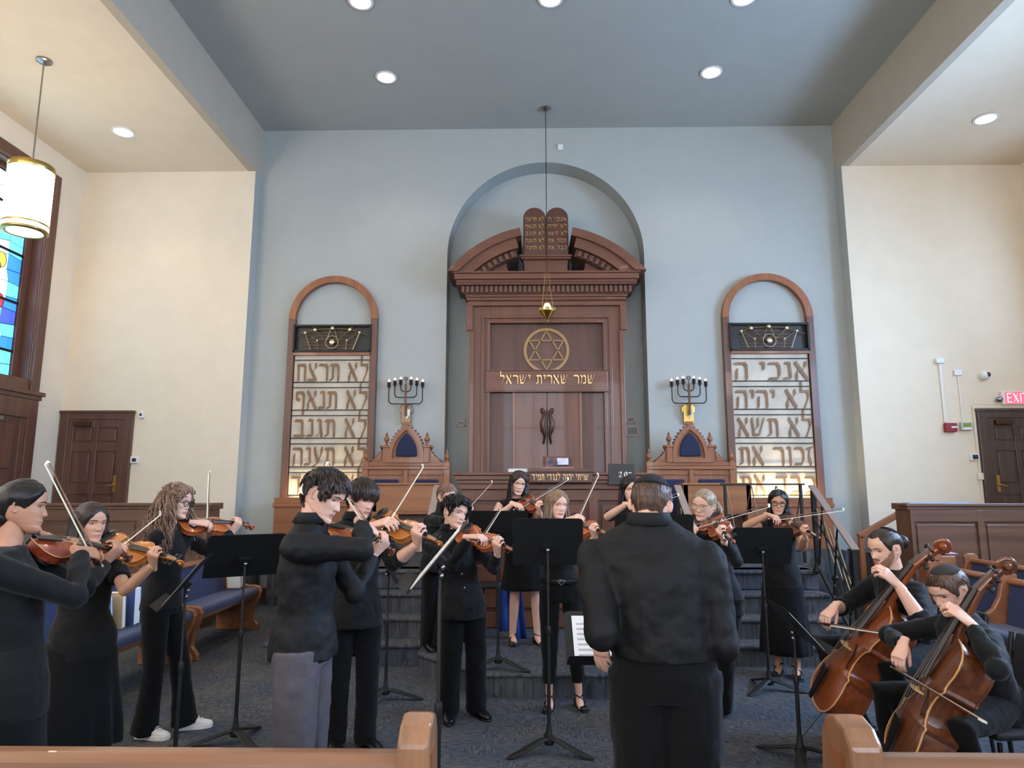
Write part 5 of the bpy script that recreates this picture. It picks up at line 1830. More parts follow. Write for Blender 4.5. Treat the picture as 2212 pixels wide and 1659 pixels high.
def hair_tufts(mb, Mh, c, hh, kind, th, rnd, n, ln, wid, lift, curl=0.0, fwd=.35, amin=0.0):
    """short locks lying on the cap, combed down and a little forward, to break up its outline"""
    rg_ = random.Random(rnd)
    for q in range(n):
        a = rg_.uniform(-pi, pi)
        if abs(a) < amin and rg_.random() < .9:
            continue
        zl = hairline(a, kind)
        z = rg_.uniform(max(zl + .05, .0), .49) if rg_.random() < .75 else rg_.uniform(zl + .02, zl + .16)
        L = ln * rg_.uniform(.6, 1.25)
        sgn = 1 if a > 0 else -1
        pts, rad = [], []
        k = 6
        ph = rg_.uniform(0, 6.28)
        for i in range(k + 1):
            u = i / k
            zz = z - L * u * (.55 + .45 * (1 - max(0, z) / .5))
            aa = a - sgn * u * L * fwd * (1.6 if z > .3 else 1)
            zz = max(zz, zl - .05)
            p = head_point(aa, min(.497, zz), False)
            nrm = V((p.x * 1.6, p.y + .05, p.z * 1.1 + .02)).normalized()
            off = th * 1.12 + lift * (.35 + u * u) * (.4 + .6 * math.sin(ph) ** 2)
            w_ = p + nrm * off
            if curl:
                w_ = w_ + V((cos(ph + u * 7), sin(ph + u * 7), sin(ph * 2 + u * 6))) * curl
            pts.append(c + Mh @ (w_ * hh))
            r = wid * hh * (1 - .85 * u ** 2.2) * (.5 + .5 * smoothstep(0, .25, u))
            rad.append((r, r * .5))
        mb.tube(pts, rad, 5)
# ------------------------------------------------------------------ one person
def ring_loft(mb, rings, n=24):
    """rings: (centre, half width, half depth, x axis, y axis)"""
    vs, fs = [], []
    for c, a, b, x, y in rings:
        for j in range(n):
            t = 2 * pi * j / n
            vs.append(V(c) + x * (a * cos(t)) + y * (b * sin(t)))
    k = len(rings)
    for i in range(k - 1):
        for j in range(n):
            fs.append((i * n + j, i * n + (j + 1) % n, (i + 1) * n + (j + 1) % n, (i + 1) * n + j))
    fs.append(tuple(range(n - 1, -1, -1)))
    fs.append(tuple((k - 1) * n + j for j in range(n)))
    mb.add(vs, fs)


def add_shoe(parent, foot, ang, kind, s=1.0, z0=0.0):
    f = V((sin(R(ang)), -cos(R(ang)), 0))
    x = V((cos(R(ang)), sin(R(ang)), 0))
    c = V((foot[0], foot[1], z0))
    up = V((0, 0, 1))
    rows = {'sneaker': [(-.085, .030, .075), (-.06, .038, .082), (0, .040, .085), (.05, .044, .07), (.1, .047, .052), (.14, .043, .042), (.17, .028, .034)],
            'dress': [(-.09, .028, .07), (-.06, .036, .078), (0, .037, .075), (.05, .042, .06), (.11, .045, .045), (.16, .038, .036), (.2, .018, .026)],
            'flat': [(-.085, .026, .05), (-.06, .034, .05), (0, .034, .032), (.05, .038, .022), (.09, .04, .03), (.13, .036, .034), (.16, .02, .024)]}[kind]
    m = MB()
    rings = []
    for y, w_, h in rows:
        rings.append((c + f * (y * s) + up * (.012 + h * s / 2), w_ * s, h * s / 2, x, up))
    ring_loft(m, rings, 16)
    o = m.build('shoe', {'sneaker': canvas_white, 'dress': leather, 'flat': leather}[kind], parent, smooth=70)
    sole = MB()
    pl_ = [(w_ * 1.08 * s, y * s) for y, w_, h in rows] + [(0, (rows[-1][0] + .012) * s)] + [(-w_ * 1.08 * s, y * s) for y, w_, h in rows[::-1]] + [(0, (rows[0][0] - .012) * s)]
    th = .032 if kind == 'sneaker' else .014
    sole.prism(pl_, lambda a, b, t: c + x * a + f * b + up * t, .0, th)
    sole.build('sole', rubber_white if kind == 'sneaker' else leather, o, bevel=.004)
    if kind == 'sneaker':
        for q in range(4):
            y = .03 + q * .022
            MB().tube([c + f * y * s + x * (-.022 * s) + up * (.10 - q * .011) * s, c + f * (y + .004) * s + up * (.108 - q * .011) * s, c + f * y * s + x * (.022 * s) + up * (.10 - q * .011) * s], .004 * s, 6).build('lace', rubber_white, o)
    if kind == 'flat':
        MB().tube([c + x * (-.036) + up * .035 + f * .02, c + x * (-.02) + up * .06 + f * .03, c + x * .02 + up * .085 + f * .0, c + x * .038 + up * .09 - f * .02], (.006), 6).build('strap', leather, o)
        MB().tube([c + x * (.036) + up * .035 + f * .02, c + x * (.02) + up * .06 + f * .03, c + x * -.02 + up * .085 + f * .0, c + x * -.038 + up * .09 - f * .02], (.006), 6).build('strap', leather, o)
    return o


def person(pid, label, sex='f', skin=None, hair=('girl', hair_dark, .03), top='shirt', sleeve='long', legs='trousers', hem=None, shoes='dress', top_m=None,
           leg_m=None, kippah=None, glasses=None, bulk=1.0, face=None, extras=None, shirt_len=.46, arms=None, sit=None, collar=True, poseL='violin', poseR='bow', buttons=0, tail=None, lean=0.0, belly=1.0, drop=0.0, nbk=None, tuft=None):
    P = POSE[pid]
    h, z0, psi = P['h'], P['z0'], P['psi']
    skin = skin or skin_a
    top_m = top_m or cloth_black
    leg_m = leg_m or cloth_black2
    hh = P['hh']
    B = frame(psi)
    rt, fw, up = B.col[0], B.col[1], B.col[2]
    Mh = frame(P['hy'], P['hp'], P['hr'])
    hc = V(P['head'])
    hip = V(P['hip'])
    t = thing('person', label, 'person', (hip.x, hip.y, z0), world=True)
    male = sex == 'm'
    # ---- spine
    neck_top = hc + Mh @ (V((0, -.10, -.30)) * hh)
    sh_z = neck_top.z - .066 * h - drop
    shc = V((neck_top.x, neck_top.y, sh_z)) - fw * .018
    if 'shc' in P:
        shc = V(P['shc'])
    sw = (.118 if male else .104) * h * (bulk ** .5)
    SL = shc - rt * sw * .96 - up * .056
    SR = shc + rt * sw * .96 - up * .056
    nb = shc + (neck_top - shc) * (nbk or (.5 if top == 'shirt' else .22))
    l1, l2 = .176 * h, .152 * h
    hs = h / 1.72 * (1.0 if male else .93)
    wrL, wrR, hands = None, None, []
    a = n_ = None
    if 'vt' in P and arms is None:
        vt, vs, n_ = V(P['vt']), V(P['vs']), V(P['vn'])
        a = (vs - vt).normalized()
        n_ = (n_ - a * n_.dot(a)).normalized()
        r_ = a.cross(n_)
        sc_v = P['vl'] / .595
        nk = vt + a * (.425 * sc_v) + n_ * (.030 * sc_v)
        # left hand: thumb on the far side, fingers come over the string side
        wrL = nk + r_ * .034 - n_ * .078 * hs - a * .018
        hx = (n_ * .9 + a * .22 - r_ * .05).normalized()
        hz = (r_ * .95 + hx * -(hx.dot(r_))).normalized()
        hy = hz.cross(hx) * -1
        if hy.dot(a) > 0:
            hy = -hy
        hands.append((wrL, hx, hy, hz, poseL))
        bf, bt_ = V(P['bf']), V(P['bt'])
        bd = (bt_ - bf).normalized()
        eh = V(P['eR'])
        fr_ = (bf + bd * .03)
        away = (eh - fr_)
        away = (away - bd * away.dot(bd) * .7).normalized()
        hx = (-away * .8 - V((0, 0, 1)) * .32).normalized()
        wrR = fr_ - hx * .096 * hs + V((0, 0, .01))
        hy = (bd - hx * bd.dot(hx)).normalized()
        hz = hx.cross(hy)
        if hz.z < 0:
            hz = -hz
        hands.append((wrR, hx, hy, hz, poseR))
        eL, eR = V(P['eL']), V(P['eR'])
    elif arms:
        (wrL, hxL, hzL, pL_, eL), (wrR, hxR, hzR, pR_, eR) = arms
        wrL, wrR, eL, eR = V(wrL), V(wrR), V(eL), V(eR)
        for wr, hx, hz, po, sg in ((wrL, hxL, hzL, pL_, -1), (wrR, hxR, hzR, pR_, 1)):
            hx = V(hx).normalized()
            hz = V(hz)
            hz = (hz - hx * hz.dot(hx)).normalized()
            hands.append((wr, hx, hz.cross(hx) * sg, hz, po))
    EL, wL = ik(SL, wrL, l1, l2, eL)
    ER, wR = ik(SR, wrR, l1, l2, eR)
    hands[0] = (wL, *hands[0][1:])
    hands[1] = (wR, *hands[1][1:])
    # ---- legs
    hw = .052 * h
    HL, HR = hip - rt * hw, hip + rt * hw
    if sit:
        KL, KR, AL, AR = [V(q) for q in sit]
        fL, fR = AL, AR
    else:
        ft_ = P.get('feet')
        if ft_:
            ft_ = [V(q) for q in ft_]
            ft_.sort(key=lambda q: (q - hip).dot(rt))
            fL, fR = ft_[0], ft_[-1]
        else:
            fL = V((hip.x, hip.y, z0)) - rt * .1
            fR = V((hip.x, hip.y, z0)) + rt * .1
        AL = V((fL.x, fL.y, z0 + .07)) - fw * .02
        AR = V((fR.x, fR.y, z0 + .07)) - fw * .02
        KL = (HL + AL) / 2 + fw * .025
        KR = (HR + AR) / 2 + fw * .025
    # ---- body skin: one fused surface + head + hands
    b = MB()
    ar = h / 1.65 * (1.06 if male else 1.0)
    spine = [hip + (shc - hip) * u for u in (0, .3, .6, .9)]
    ring_loft(b, [(spine[0], .10, .065, rt, fw), (spine[1], .08, .06, rt, fw), (spine[2], .09, .065, rt, fw), (spine[3], .105, .05, rt, fw), (shc + up * .005, .085, .042, rt, fw), (shc + (neck_top - shc) * .4, .045, .042, rt, fw)])
    nr_ = .0475 * ar * (1.08 if male else .92) * bulk ** .4
    b.tube([shc - up * .03, shc + (neck_top - shc) * .4, neck_top, neck_top + (Mh @ V((0, .02, .18))) * hh], [nr_ * 1.1, nr_ * 1.06, nr_, nr_ * .95], 16)
    for S, E_, W_ in ((SL, EL, wL), (SR, ER, wR)):
        k1, k2, k3 = {'long': (.66, .6, .7), 'threeq': (.66, .6, .9), 'rolled': (.72, .8, 1.1), 'short': (.85, 1, 1), 'cap': (1, 1, 1)}[sleeve]
        b.tube([S, S + (E_ - S) * .35, S + (E_ - S) * .75, E_, E_ + (W_ - E_) * .3, W_], [.046 * ar * k1, .043 * ar * k1, .039 * ar * k2, .036 * ar * k2, .037 * ar * k3, .0245 * ar], 12)
        b.ball(S, .046 * ar * k1, 12, 8)
    kl = .68 if legs == 'trousers' and not (extras or {}).get('crop') else (.8 if legs == 'trousers' else 1.0)
    for H_, K_, A_ in ((HL, KL, AL), (HR, KR, AR)):
        b.tube([H_, H_ + (K_ - H_) * .3, K_, K_ + (A_ - K_) * .3, A_, A_ - up * .04], [.075 * ar * kl, .07 * ar * kl, .05 * ar * kl, .05 * ar * kl, .032 * ar * kl, .03 * ar * kl], 12)
    if shoes == 'flat':
        for f_, A_ in ((fL, AL), (fR, AR)):
            b.tube([A_ - up * .02, A_ - up * .03 + fw * .06, V((A_.x, A_.y, z0 + .025)) + fw * .12], [.03, .03, .02], 10)
    parts = {}

    def fin_body(me):
        parts['body'] = me
    fuse(b, .0085, 4, fin_body)
    for q, (wr, hx, hy, hz, po) in enumerate(hands):
        hm = MB()
        hand_shapes(hm, wr, hx, hy, hz, po, hs * (1.06 if male else 1))

        def fin_hand(me, q=q):
            parts['hand%d' % q] = me
        fuse(hm, .0034, 2, fin_hand)
    FK = dict(jaw=.9, nose=.9) if sex == 'f' else {}
    FK.update(face or {})
    hv, hf, hm_ = head_mesh(FK)

    def assemble():
        bm = bmesh.new()
        for key in ('body', 'hand0', 'hand1'):
            bm.from_mesh(parts[key])
        me = bpy.data.meshes.new('body')
        vv = [bm.verts.new(hc + Mh @ (p * hh)) for p in hv]
        for f_, mi in zip(hf, hm_):
            fc = bm.faces.new([vv[i] for i in f_])
            fc.material_index = mi
            fc.smooth = True
        for s in (-1, 1):
            ev, ef = ear_mesh(s)
            w_ = [bm.verts.new(hc + Mh @ (p * hh)) for p in ev]
            for f_ in ef:
                fc = bm.faces.new([w_[i] for i in f_])
                fc.smooth = True
        bmesh.ops.recalc_face_normals(bm, faces=bm.faces)
        bm.to_mesh(me)
        bm.free()
        me.materials.append(skin)
        me.materials.append(lip_m)
        if FK.get('beard'):
            me.materials.append(beard_m)
        me.shade_smooth()
        link('body', me, t)
    FIN.append(assemble)
    # ---- eyes and brows
    hp_ = lambda x, y, z: hc + Mh @ (V((x, y, z)) * hh)
    for s in (-1, 1):
        ey = head_point(math.asin(min(.99, .135 / .33)) * s, .005, True).y
        e = MB()
        e.ball(hp_(s * .135, ey - .012, .002), [.052 * hh, .026 * hh, .0235 * hh], 14, 10, Mh)
        eo = e.build('eye', eye_white, t, smooth=180)
        MB().ball(hp_(s * .135, ey + .004, .002), [.021 * hh, .0155 * hh, .0195 * hh], 10, 8, Mh).build('iris', eye_dark, eo, smooth=180)
        lid = MB()
        lid.tube([hp_(s * (.135 + u * .066), ey + .014 - .03 * abs(u) ** 2, .025 - .025 * u * u) for u in (-1, -.5, 0, .5, 1)], [.005 * hh, .008 * hh, .009 * hh, .008 * hh, .005 * hh], 6)
        lid.build('eyelashes', hair[1] if hair[1] is not hair_blond else hair_brown, eo)
        br = MB()
        br.tube([hp_(s * (.14 + u * .085), head_point(math.asin(min(.99, (.14 + u * .085) / .345)) * s, .09, True).y + .008, .088 + .014 * (1 - u * u)) for u in (-1, -.5, 0, .5, 1)], [(.008 * hh, .004 * hh), (.013 * hh, .006 * hh), (.014 * hh, .006 * hh), (.012 * hh, .005 * hh), (.005 * hh, .003 * hh)], 6)
        br.build('eyebrow', hair[1], t)
    # ---- hair
    hk, hmat, hth = hair[:3]
    hm2 = MB()
    hair_cap(hm2, Mh, hc, hh, hk, hth, hash(pid) % 17 if False else sum(map(ord, pid)) % 17, hair[3] if len(hair) > 3 else 0.0)
    rs = sum(map(ord, pid))
    if tuft:
        hair_tufts(hm2, Mh, hc, hh, hk, hth, rs, *tuft)
    if tail == 'long':
        hair_locks(hm2, Mh, hc, hh, 100, .30, 3, a0=1.05, wid=.045, spread=.05, zs=(-.12, .3))
    elif tail == 'longer':
        hair_locks(hm2, Mh, hc, hh, 120, .36, 5, curl=.004, a0=.95, wid=.045, spread=.06, zs=(-.12, .3))
    elif tail == 'curly':
        hair_locks(hm2, Mh, hc, hh, 460, .34, 9, curl=.017, a0=1.12, wid=.022, spread=.15, zs=(-.25, .45))
        hair_locks(hm2, Mh, hc, hh, 60, .30, 12, curl=.006, a0=1.1, wid=.07, spread=.09, zs=(-.2, .2))
    elif tail == 'bob':
        hair_locks(hm2, Mh, hc, hh, 46, .15, 11, a0=1.0, wid=.075, spread=.04, zs=(-.1, .22))
    elif tail == 'bun':
        bz = -.2 if sex == 'f' else .05
        bq = 1.3
        if sex == 'f':
            hm2.ball(hp_(0, -.3, -.2), [.24 * hh, .19 * hh, .2 * hh], 16, 12, Mh)
        hm2.ball(hp_(0, -.46 if sex == 'f' else -.58, bz), [.13 * hh * bq, .12 * hh * bq, .14 * hh * bq], 14, 10, Mh)
        hm2.tube([hp_(0, -.5 + .1 * cos(i), bz + .11 * sin(i)) for i in range(7)], .04 * hh, 8)
    elif tail == 'pony':
        hm2.tube([hp_(-.05, -.42, .05), hp_(-.2, -.5, -.02), hp_(-.32, -.46, -.2), hp_(-.36, -.36, -.5), hp_(-.34, -.28, -.8)], [.06 * hh, .09 * hh, .1 * hh, .08 * hh, .02 * hh], 10)
    ho = hm2.build('hair', hmat, t, smooth=60)
    if tail == 'pony' or tail == 'bun':
        tz = -.14 if pid == 'p01' else .09
        MB().tube([hp_(.1 * cos(2 * pi * i / 12), -.45, tz + .1 * sin(2 * pi * i / 12)) for i in range(12)], .022 * hh, 6, closed=True).build('hair_tie', M('hair_tie_' + pid, rgb(214, 120, 160) if pid == 'p01' else rgb(60, 60, 80), .6), ho)
    # ---- kippah
    if kippah:
        ky, kz, kr, kcol = kippah
        kd = V((0, ky, kz)).normalized()
        km = MB()
        z_ax = Mh @ kd
        x_ax = z_ax.orthogonal().normalized()
        y_ax = z_ax.cross(x_ax)
        vs_, fs_ = [], []
        n, rr = 28, 8
        ck = hc + Mh @ (V((0, -.07, .06)) * hh)
        for i in range(rr + 1):
            al = kr * i / rr
            for j in range(n):
                bta = 2 * pi * j / n
                d = (z_ax * cos(al) + (x_ax * cos(bta) + y_ax * sin(bta)) * sin(al))
                dl = Mh.transposed() @ d
                rad = 1 / sqrt((dl.x / .335) ** 2 + (dl.y / .43) ** 2 + (dl.z / .44) ** 2)
                vs_.append(ck + d * (rad * hh + hth * hh * 1.15 + .006))
        for i in range(rr):
            for j in range(n):
                fs_.append((i * n + j, (i + 1) * n + j, (i + 1) * n + (j + 1) % n, i * n + (j + 1) % n))
        km.add(vs_, fs_)
        ko = km.build('kippah', kcol, t, smooth=60)
        so = ko.modifiers.new('thick', 'SOLIDIFY')
        so.thickness = .006
        so.offset = -1
    # ---- glasses
    if glasses:
        gm = MB()
        for s in (-1, 1):
            cx = s * .15
            ey = .405
            pts = [hp_(cx + .1 * cos(q) * (1.0), ey - .05 * abs(cx + .1 * cos(q)) * 1.6, -.01 + .078 * sin(q)) for q in [2 * pi * i / 20 for i in range(20)]]
            gm.tube(pts, .0075 * hh * (1.6 if glasses is black_plastic else 1.1), 6, closed=True)
            gm.tube([hp_(s * .25, .38, .02), hp_(s * .335, .15, .03), hp_(s * .35, -.06, .03)], .008 * hh, 6)
        gm.tube([hp_(-.05, .4, .0), hp_(0, .41, .012), hp_(.05, .4, .0)], .009 * hh, 6)
        go = gm.build('glasses', glasses, t, smooth=60)
        for s in (-1, 1):
            cx = s * .15
            lm = MB()
            pts = [hp_(cx + .097 * cos(q), .405 - .05 * abs(cx + .097 * cos(q)) * 1.6, -.01 + .075 * sin(q)) for q in [2 * pi * i / 20 for i in range(20)]]
            lm.add(pts, [tuple(range(20))])
            lm.build('lens', lens_glass, go)
    # ---- clothes
    c = MB()
    k = bulk
    wst = (.145 if male else .118) * k * belly
    cst = (.168 if male else .138) * k
    hpw = (.162 if male else .16) * k
    zb = z0 + shirt_len * h
    bot = hip + up * (zb - hip.z)
    wz = hip + (shc - hip) * .33
    cz = hip + (shc - hip) * .68
    dpt = 1.12 if male else 1.0
    loose = zb < hip.z + .02 and male
    rings = [(bot, hpw * (1.14 if loose else 1.05), (.14 if loose else .125) * dpt * k, rt, fw)]
    if sit:
        rings = [(hip - up * .08, hpw, .13 * k, rt, fw)]
    elif zb < hip.z - .02:
        rings.append((hip, hpw * (1.12 if loose else 1.04), (.137 if loose else .122) * dpt * k, rt, fw))
        rings.append((hip + (shc - hip) * .14, hpw * (1.08 if loose else 1.0), (.132 if loose else .118) * dpt * k, rt, fw))
    rings += [(wz, wst * 1.05, .108 * dpt * k * belly, rt, fw), (cz, cst * 1.04, .118 * dpt * k, rt, fw), (hip + (shc - hip) * .86, cst * 1.05, .102 * dpt * k, rt, fw), (shc - up * .03, sw * 1.0, .08 * dpt * k ** .5, rt, fw)]
    if (nbk or 0) > .6:
        rings += [(shc + up * .012, sw * .93, .082 * dpt, rt, fw), (shc + (nb - shc) * .45, sw * .76, .08 * dpt, rt, fw), (shc + (nb - shc) * .85, sw * .52, .075 * dpt, rt, fw), (nb + up * .012, nr_ * 1.3, nr_ * 1.3, rt, fw)]
    else:
        rings += [(shc + up * .006, sw * .78, .07 * dpt * k ** .5, rt, fw), (shc + (nb - shc) * .45 + up * .008, sw * .5, .064 * dpt * k ** .5, rt, fw), (nb, nr_ * 1.3, nr_ * 1.3, rt, fw)]
    if top in ('dress', 'sleeveless'):
        rings[-1] = (shc + up * .014, sw * .5, .058, rt, fw)
    ring_loft(c, rings)
    for S, E_, W_ in ((SL, EL, wL), (SR, ER, wR)):
        u = (E_ - S)
        q = (W_ - E_)
        bl = .92 if not male else .98
        bl *= k ** .5
        if sleeve in ('long', 'rolled', 'threeq'):
            end = {'long': .93, 'rolled': .35, 'threeq': .62}[sleeve]
            ws = .038 if sleeve == 'long' else .05
            c.tube([S - u.normalized() * .02, S + u * .4, E_, E_ + q * (end * .5), E_ + q * end], [.06 * ar * bl, .058 * ar * bl, .052 * ar * bl, .048 * ar * bl, ws * ar * bl ** .5], 14)
            c.ball(S, .06 * ar * bl, 12, 8)
            c.ball(E_, .053 * ar * bl, 12, 8)
            if sleeve == 'rolled':
                c.tube([E_ + q * (end - .12), E_ + q * (end + .02)], [.056 * ar * bl, .056 * ar * bl], 14)
        elif sleeve == 'short':
            c.tube([S - u.normalized() * .02, S + u * .3, S + u * .62], [.058 * ar, .056 * ar, .057 * ar], 14)
            c.ball(S, .058 * ar, 12, 8)
        elif sleeve == 'cap':
            c.ball(S - rt * (S - shc).dot(rt) * .12, .058 * ar, 12, 8)
    if legs == 'skirt' or top == 'dress':
        hz_ = z0 + hem * h
        sk = MB()
        n = 72
        vs_, fs_ = [], []
        lv = 18
        topz = wz.z
        for i in range(lv + 1):
            u = i / lv
            z = topz + (hz_ - topz) * u
            cen = wz + (V((hip.x, hip.y, 0)) + (fL + fR) * 0 - V((wz.x, wz.y, 0))) * min(1, u * 1.6)
            flare = 1.0
            A_ = wst * 1.06 + (hpw * 1.12 - wst * 1.06) * smoothstep(0, .35, u) + (extras or {}).get('flare', .06) * smoothstep(.3, 1, u)
            Bd = .108 + .022 * smoothstep(0, .35, u) + (extras or {}).get('flare', .06) * smoothstep(.3, 1, u)
            for j in range(n):
                th = 2 * pi * j / n
                fold = 1 + (extras or {}).get('fold', .05) * smoothstep(.25, 1, u) * (sin(th * 9 + 1.3 * sin(th * 2 + sum(map(ord, pid)))) * .6 + .4 * sin(th * 14 + 2))
                vs_.append(V((cen.x, cen.y, z)) + rt * (A_ * fold * cos(th)) + fw * (Bd * fold * sin(th)))
        for i in range(lv):
            for j in range(n):
                fs_.append((i * n + j, i * n + (j + 1) % n, (i + 1) * n + (j + 1) % n, (i + 1) * n + j))
        sk.add(vs_, fs_)
        so = sk.build('skirt', leg_m, t, smooth=80)
        sm = so.modifiers.new('thick', 'SOLIDIFY')
        sm.thickness = .005
    garment = 'dress_top' if top in ('dress',) else {'shirt': 'shirt', 'knit': 'jumper', 'tee': 'top', 'sleeveless': 'dress_top'}[top]

    def fin_top(me):
        me.materials.append(top_m)
        link(garment, me, t)
    fuse(c, .0095, 5, fin_top, disp=.016 * (1.4 if male else .8), dscale=.075)
    if collar and top == 'shirt':
        cm = MB()
        ring = []
        for i in range(17):
            th = pi / 2 + .32 + (2 * pi - .64) * i / 16
            dr = rt * cos(th) + fw * sin(th)
            ring.append(dr)
        vs_, fs_ = [], []
        nd = (neck_top - nb).normalized()
        for i, dr in enumerate(ring):
            base = nb + dr * nr_ * 1.22 - up * .004
            vs_ += [base - up * .012 + dr * .012, base + nd * .04 - dr * .004, base + nd * .042 + dr * .003, base - up * .006 + dr * .024]
        for i in range(16):
            for q in range(3):
                fs_.append((i * 4 + q, i * 4 + q + 1, (i + 1) * 4 + q + 1, (i + 1) * 4 + q))
        cm.add(vs_, fs_)
        co = cm.build('collar', top_m, t, smooth=60)
        sm = co.modifiers.new('thick', 'SOLIDIFY')
        sm.thickness = .004
    for i in range(buttons):
        u = .25 + .6 * i / max(1, buttons - 1)
        p = hip + (shc - hip) * u + fw * (.128 * dpt * k * (1.0 if u > .2 else 1.05))
        MB().lathe([(.006, 0), (.006, .003), (0, .004)], p, 10, Matrix((rt, up, fw)).transposed()).build('button', button_m, t)
    if legs == 'trousers':
        g_ = MB()
        if sit:
            ring_loft(g_, [(hip - up * .1, hpw, .13 * k, rt, fw), (hip, hpw * 1.02, .13 * k, rt, fw), (hip + up * .1, wst * 1.05, .11 * k, rt, fw)])
        else:
            tk = .9 if zb < hip.z + .05 else 1.0
            ring_loft(g_, [(hip - up * .07, hpw * .95, .105 * dpt * k, rt, fw), (hip + up * .02, hpw * tk, .118 * dpt * k * tk, rt, fw), (hip + up * (.05 if tk < 1 else .13), wst * 1.04 * tk, .105 * dpt * k * belly * tk, rt, fw)])
        wd = (extras or {}).get('leg', (.085, .066, .062, .064))
        short = (extras or {}).get('crop', 0.0)
        for H_, K_, A_ in ((HL, KL, AL), (HR, KR, AR)):
            e_ = A_ + (K_ - A_) * short - (up * .035 if not short else up * 0)
            g_.tube([H_ + up * .02, H_ + (K_ - H_) * .35, K_, K_ + (e_ - K_) * .5, e_], [wd[0] * ar * k, wd[0] * ar * k * .97, wd[1] * ar * k ** .5, wd[2] * ar * k ** .5, wd[3] * ar * k ** .5], 16)

        def fin_leg(me):
            me.materials.append(leg_m)
            link('trousers', me, t)
        fuse(g_, .0095, 4, fin_leg, disp=.014, dscale=.09)
    if shoes and fL.z < z0 + .3:
        fa = psi
        for f_, dv in ((fL, 14), (fR, -14)):
            add_shoe(t, f_, fa + dv * (1 if shoes != 'x' else 0), shoes, hs * 1.0, z0)
    if DEBUG:
        print('DBG', pid, 'SL', tuple(SL), 'EL', tuple(EL), 'wL', tuple(wL), 'SR', tuple(SR), 'ER', tuple(ER), 'wR', tuple(wR))
    return dict(t=t, hc=hc, Mh=Mh, hip=hip, shc=shc, rt=rt, fw=fw, up=up, hh=hh, wL=wL, wR=wR, EL=EL, ER=ER, a=a, n=n_, h=h)


FIN = []
DEBUG = False
lens_glass = M('lens_glass', rgb(235, 238, 240), .05, trans=1.0, alpha=.25)
# ------------------------------------------------------------------ violins, cellos, bows
HALF = [(0, .0), (.008, .03), (.03, .066), (.07, .087), (.12, .099), (.18, .1035), (.25, .1005), (.31, .093), (.35, .086), (.372, .088), (.385, .0885), (.395, .076), (.43, .063),
        (.48, .056), (.53, .0545), (.58, .057), (.63, .065), (.655, .077), (.668, .078), (.69, .0735), (.73, .076), (.79, .0825), (.85, .0835), (.91, .078), (.955, .063), (.985, .038), (1, .012)]


def varnish(name, c, c2):
    m, nt, b = new_mat(name)
    N, L = nt.nodes.new, nt.links.new
    tc = N('ShaderNodeTexCoord')
    mp = N('ShaderNodeMapping')
    mp.inputs['Scale'].default_value = (2, 60, 20)
    nz = N('ShaderNodeTexNoise')
    nz.inputs['Scale'].default_value = 1.5
    nz.inputs['Detail'].default_value = 4
    cr = N('ShaderNodeValToRGB')
    cr.color_ramp.elements[0].position = .3
    cr.color_ramp.elements[1].position = .75
    cr.color_ramp.elements[0].color = (*c2, 1)
    cr.color_ramp.elements[1].color = (*c, 1)
    L(tc.outputs['Object'], mp.inputs[0])
    L(mp.outputs[0], nz.inputs['Vector'])
    L(nz.outputs['Fac'], cr.inputs[0])
    L(cr.outputs[0], b.inputs['Base Color'])
    b.inputs['Roughness'].default_value = .28
    b.inputs['Coat Weight'].default_value = .6
    b.inputs['Coat Roughness'].default_value = .12
    return m


VARN = {'orange': varnish('varnish_orange', rgb(196, 98, 42), rgb(150, 66, 26)), 'amber': varnish('varnish_amber', rgb(206, 128, 50), rgb(160, 88, 30)),
        'red': varnish('varnish_red', rgb(160, 64, 34), rgb(112, 40, 22)), 'brown': varnish('varnish_brown', rgb(116, 60, 36), rgb(82, 42, 28)),
        'cello_a': varnish('varnish_cello_red', rgb(150, 76, 34), rgb(104, 48, 24)), 'cello_b': varnish('varnish_cello_brown', rgb(124, 70, 36), rgb(70, 36, 24))}
ebony = M('ebony', rgb(22, 19, 19), .35, spec=.5)
maple = M('bridge_maple', rgb(206, 170, 120), .5)
string_m = M('string_steel', rgb(190, 186, 178), .3, .9)
hole_m = M('f_hole_black', rgb(14, 9, 7), .8)
purf = M('edge_purfling', rgb(205, 150, 92), .4)


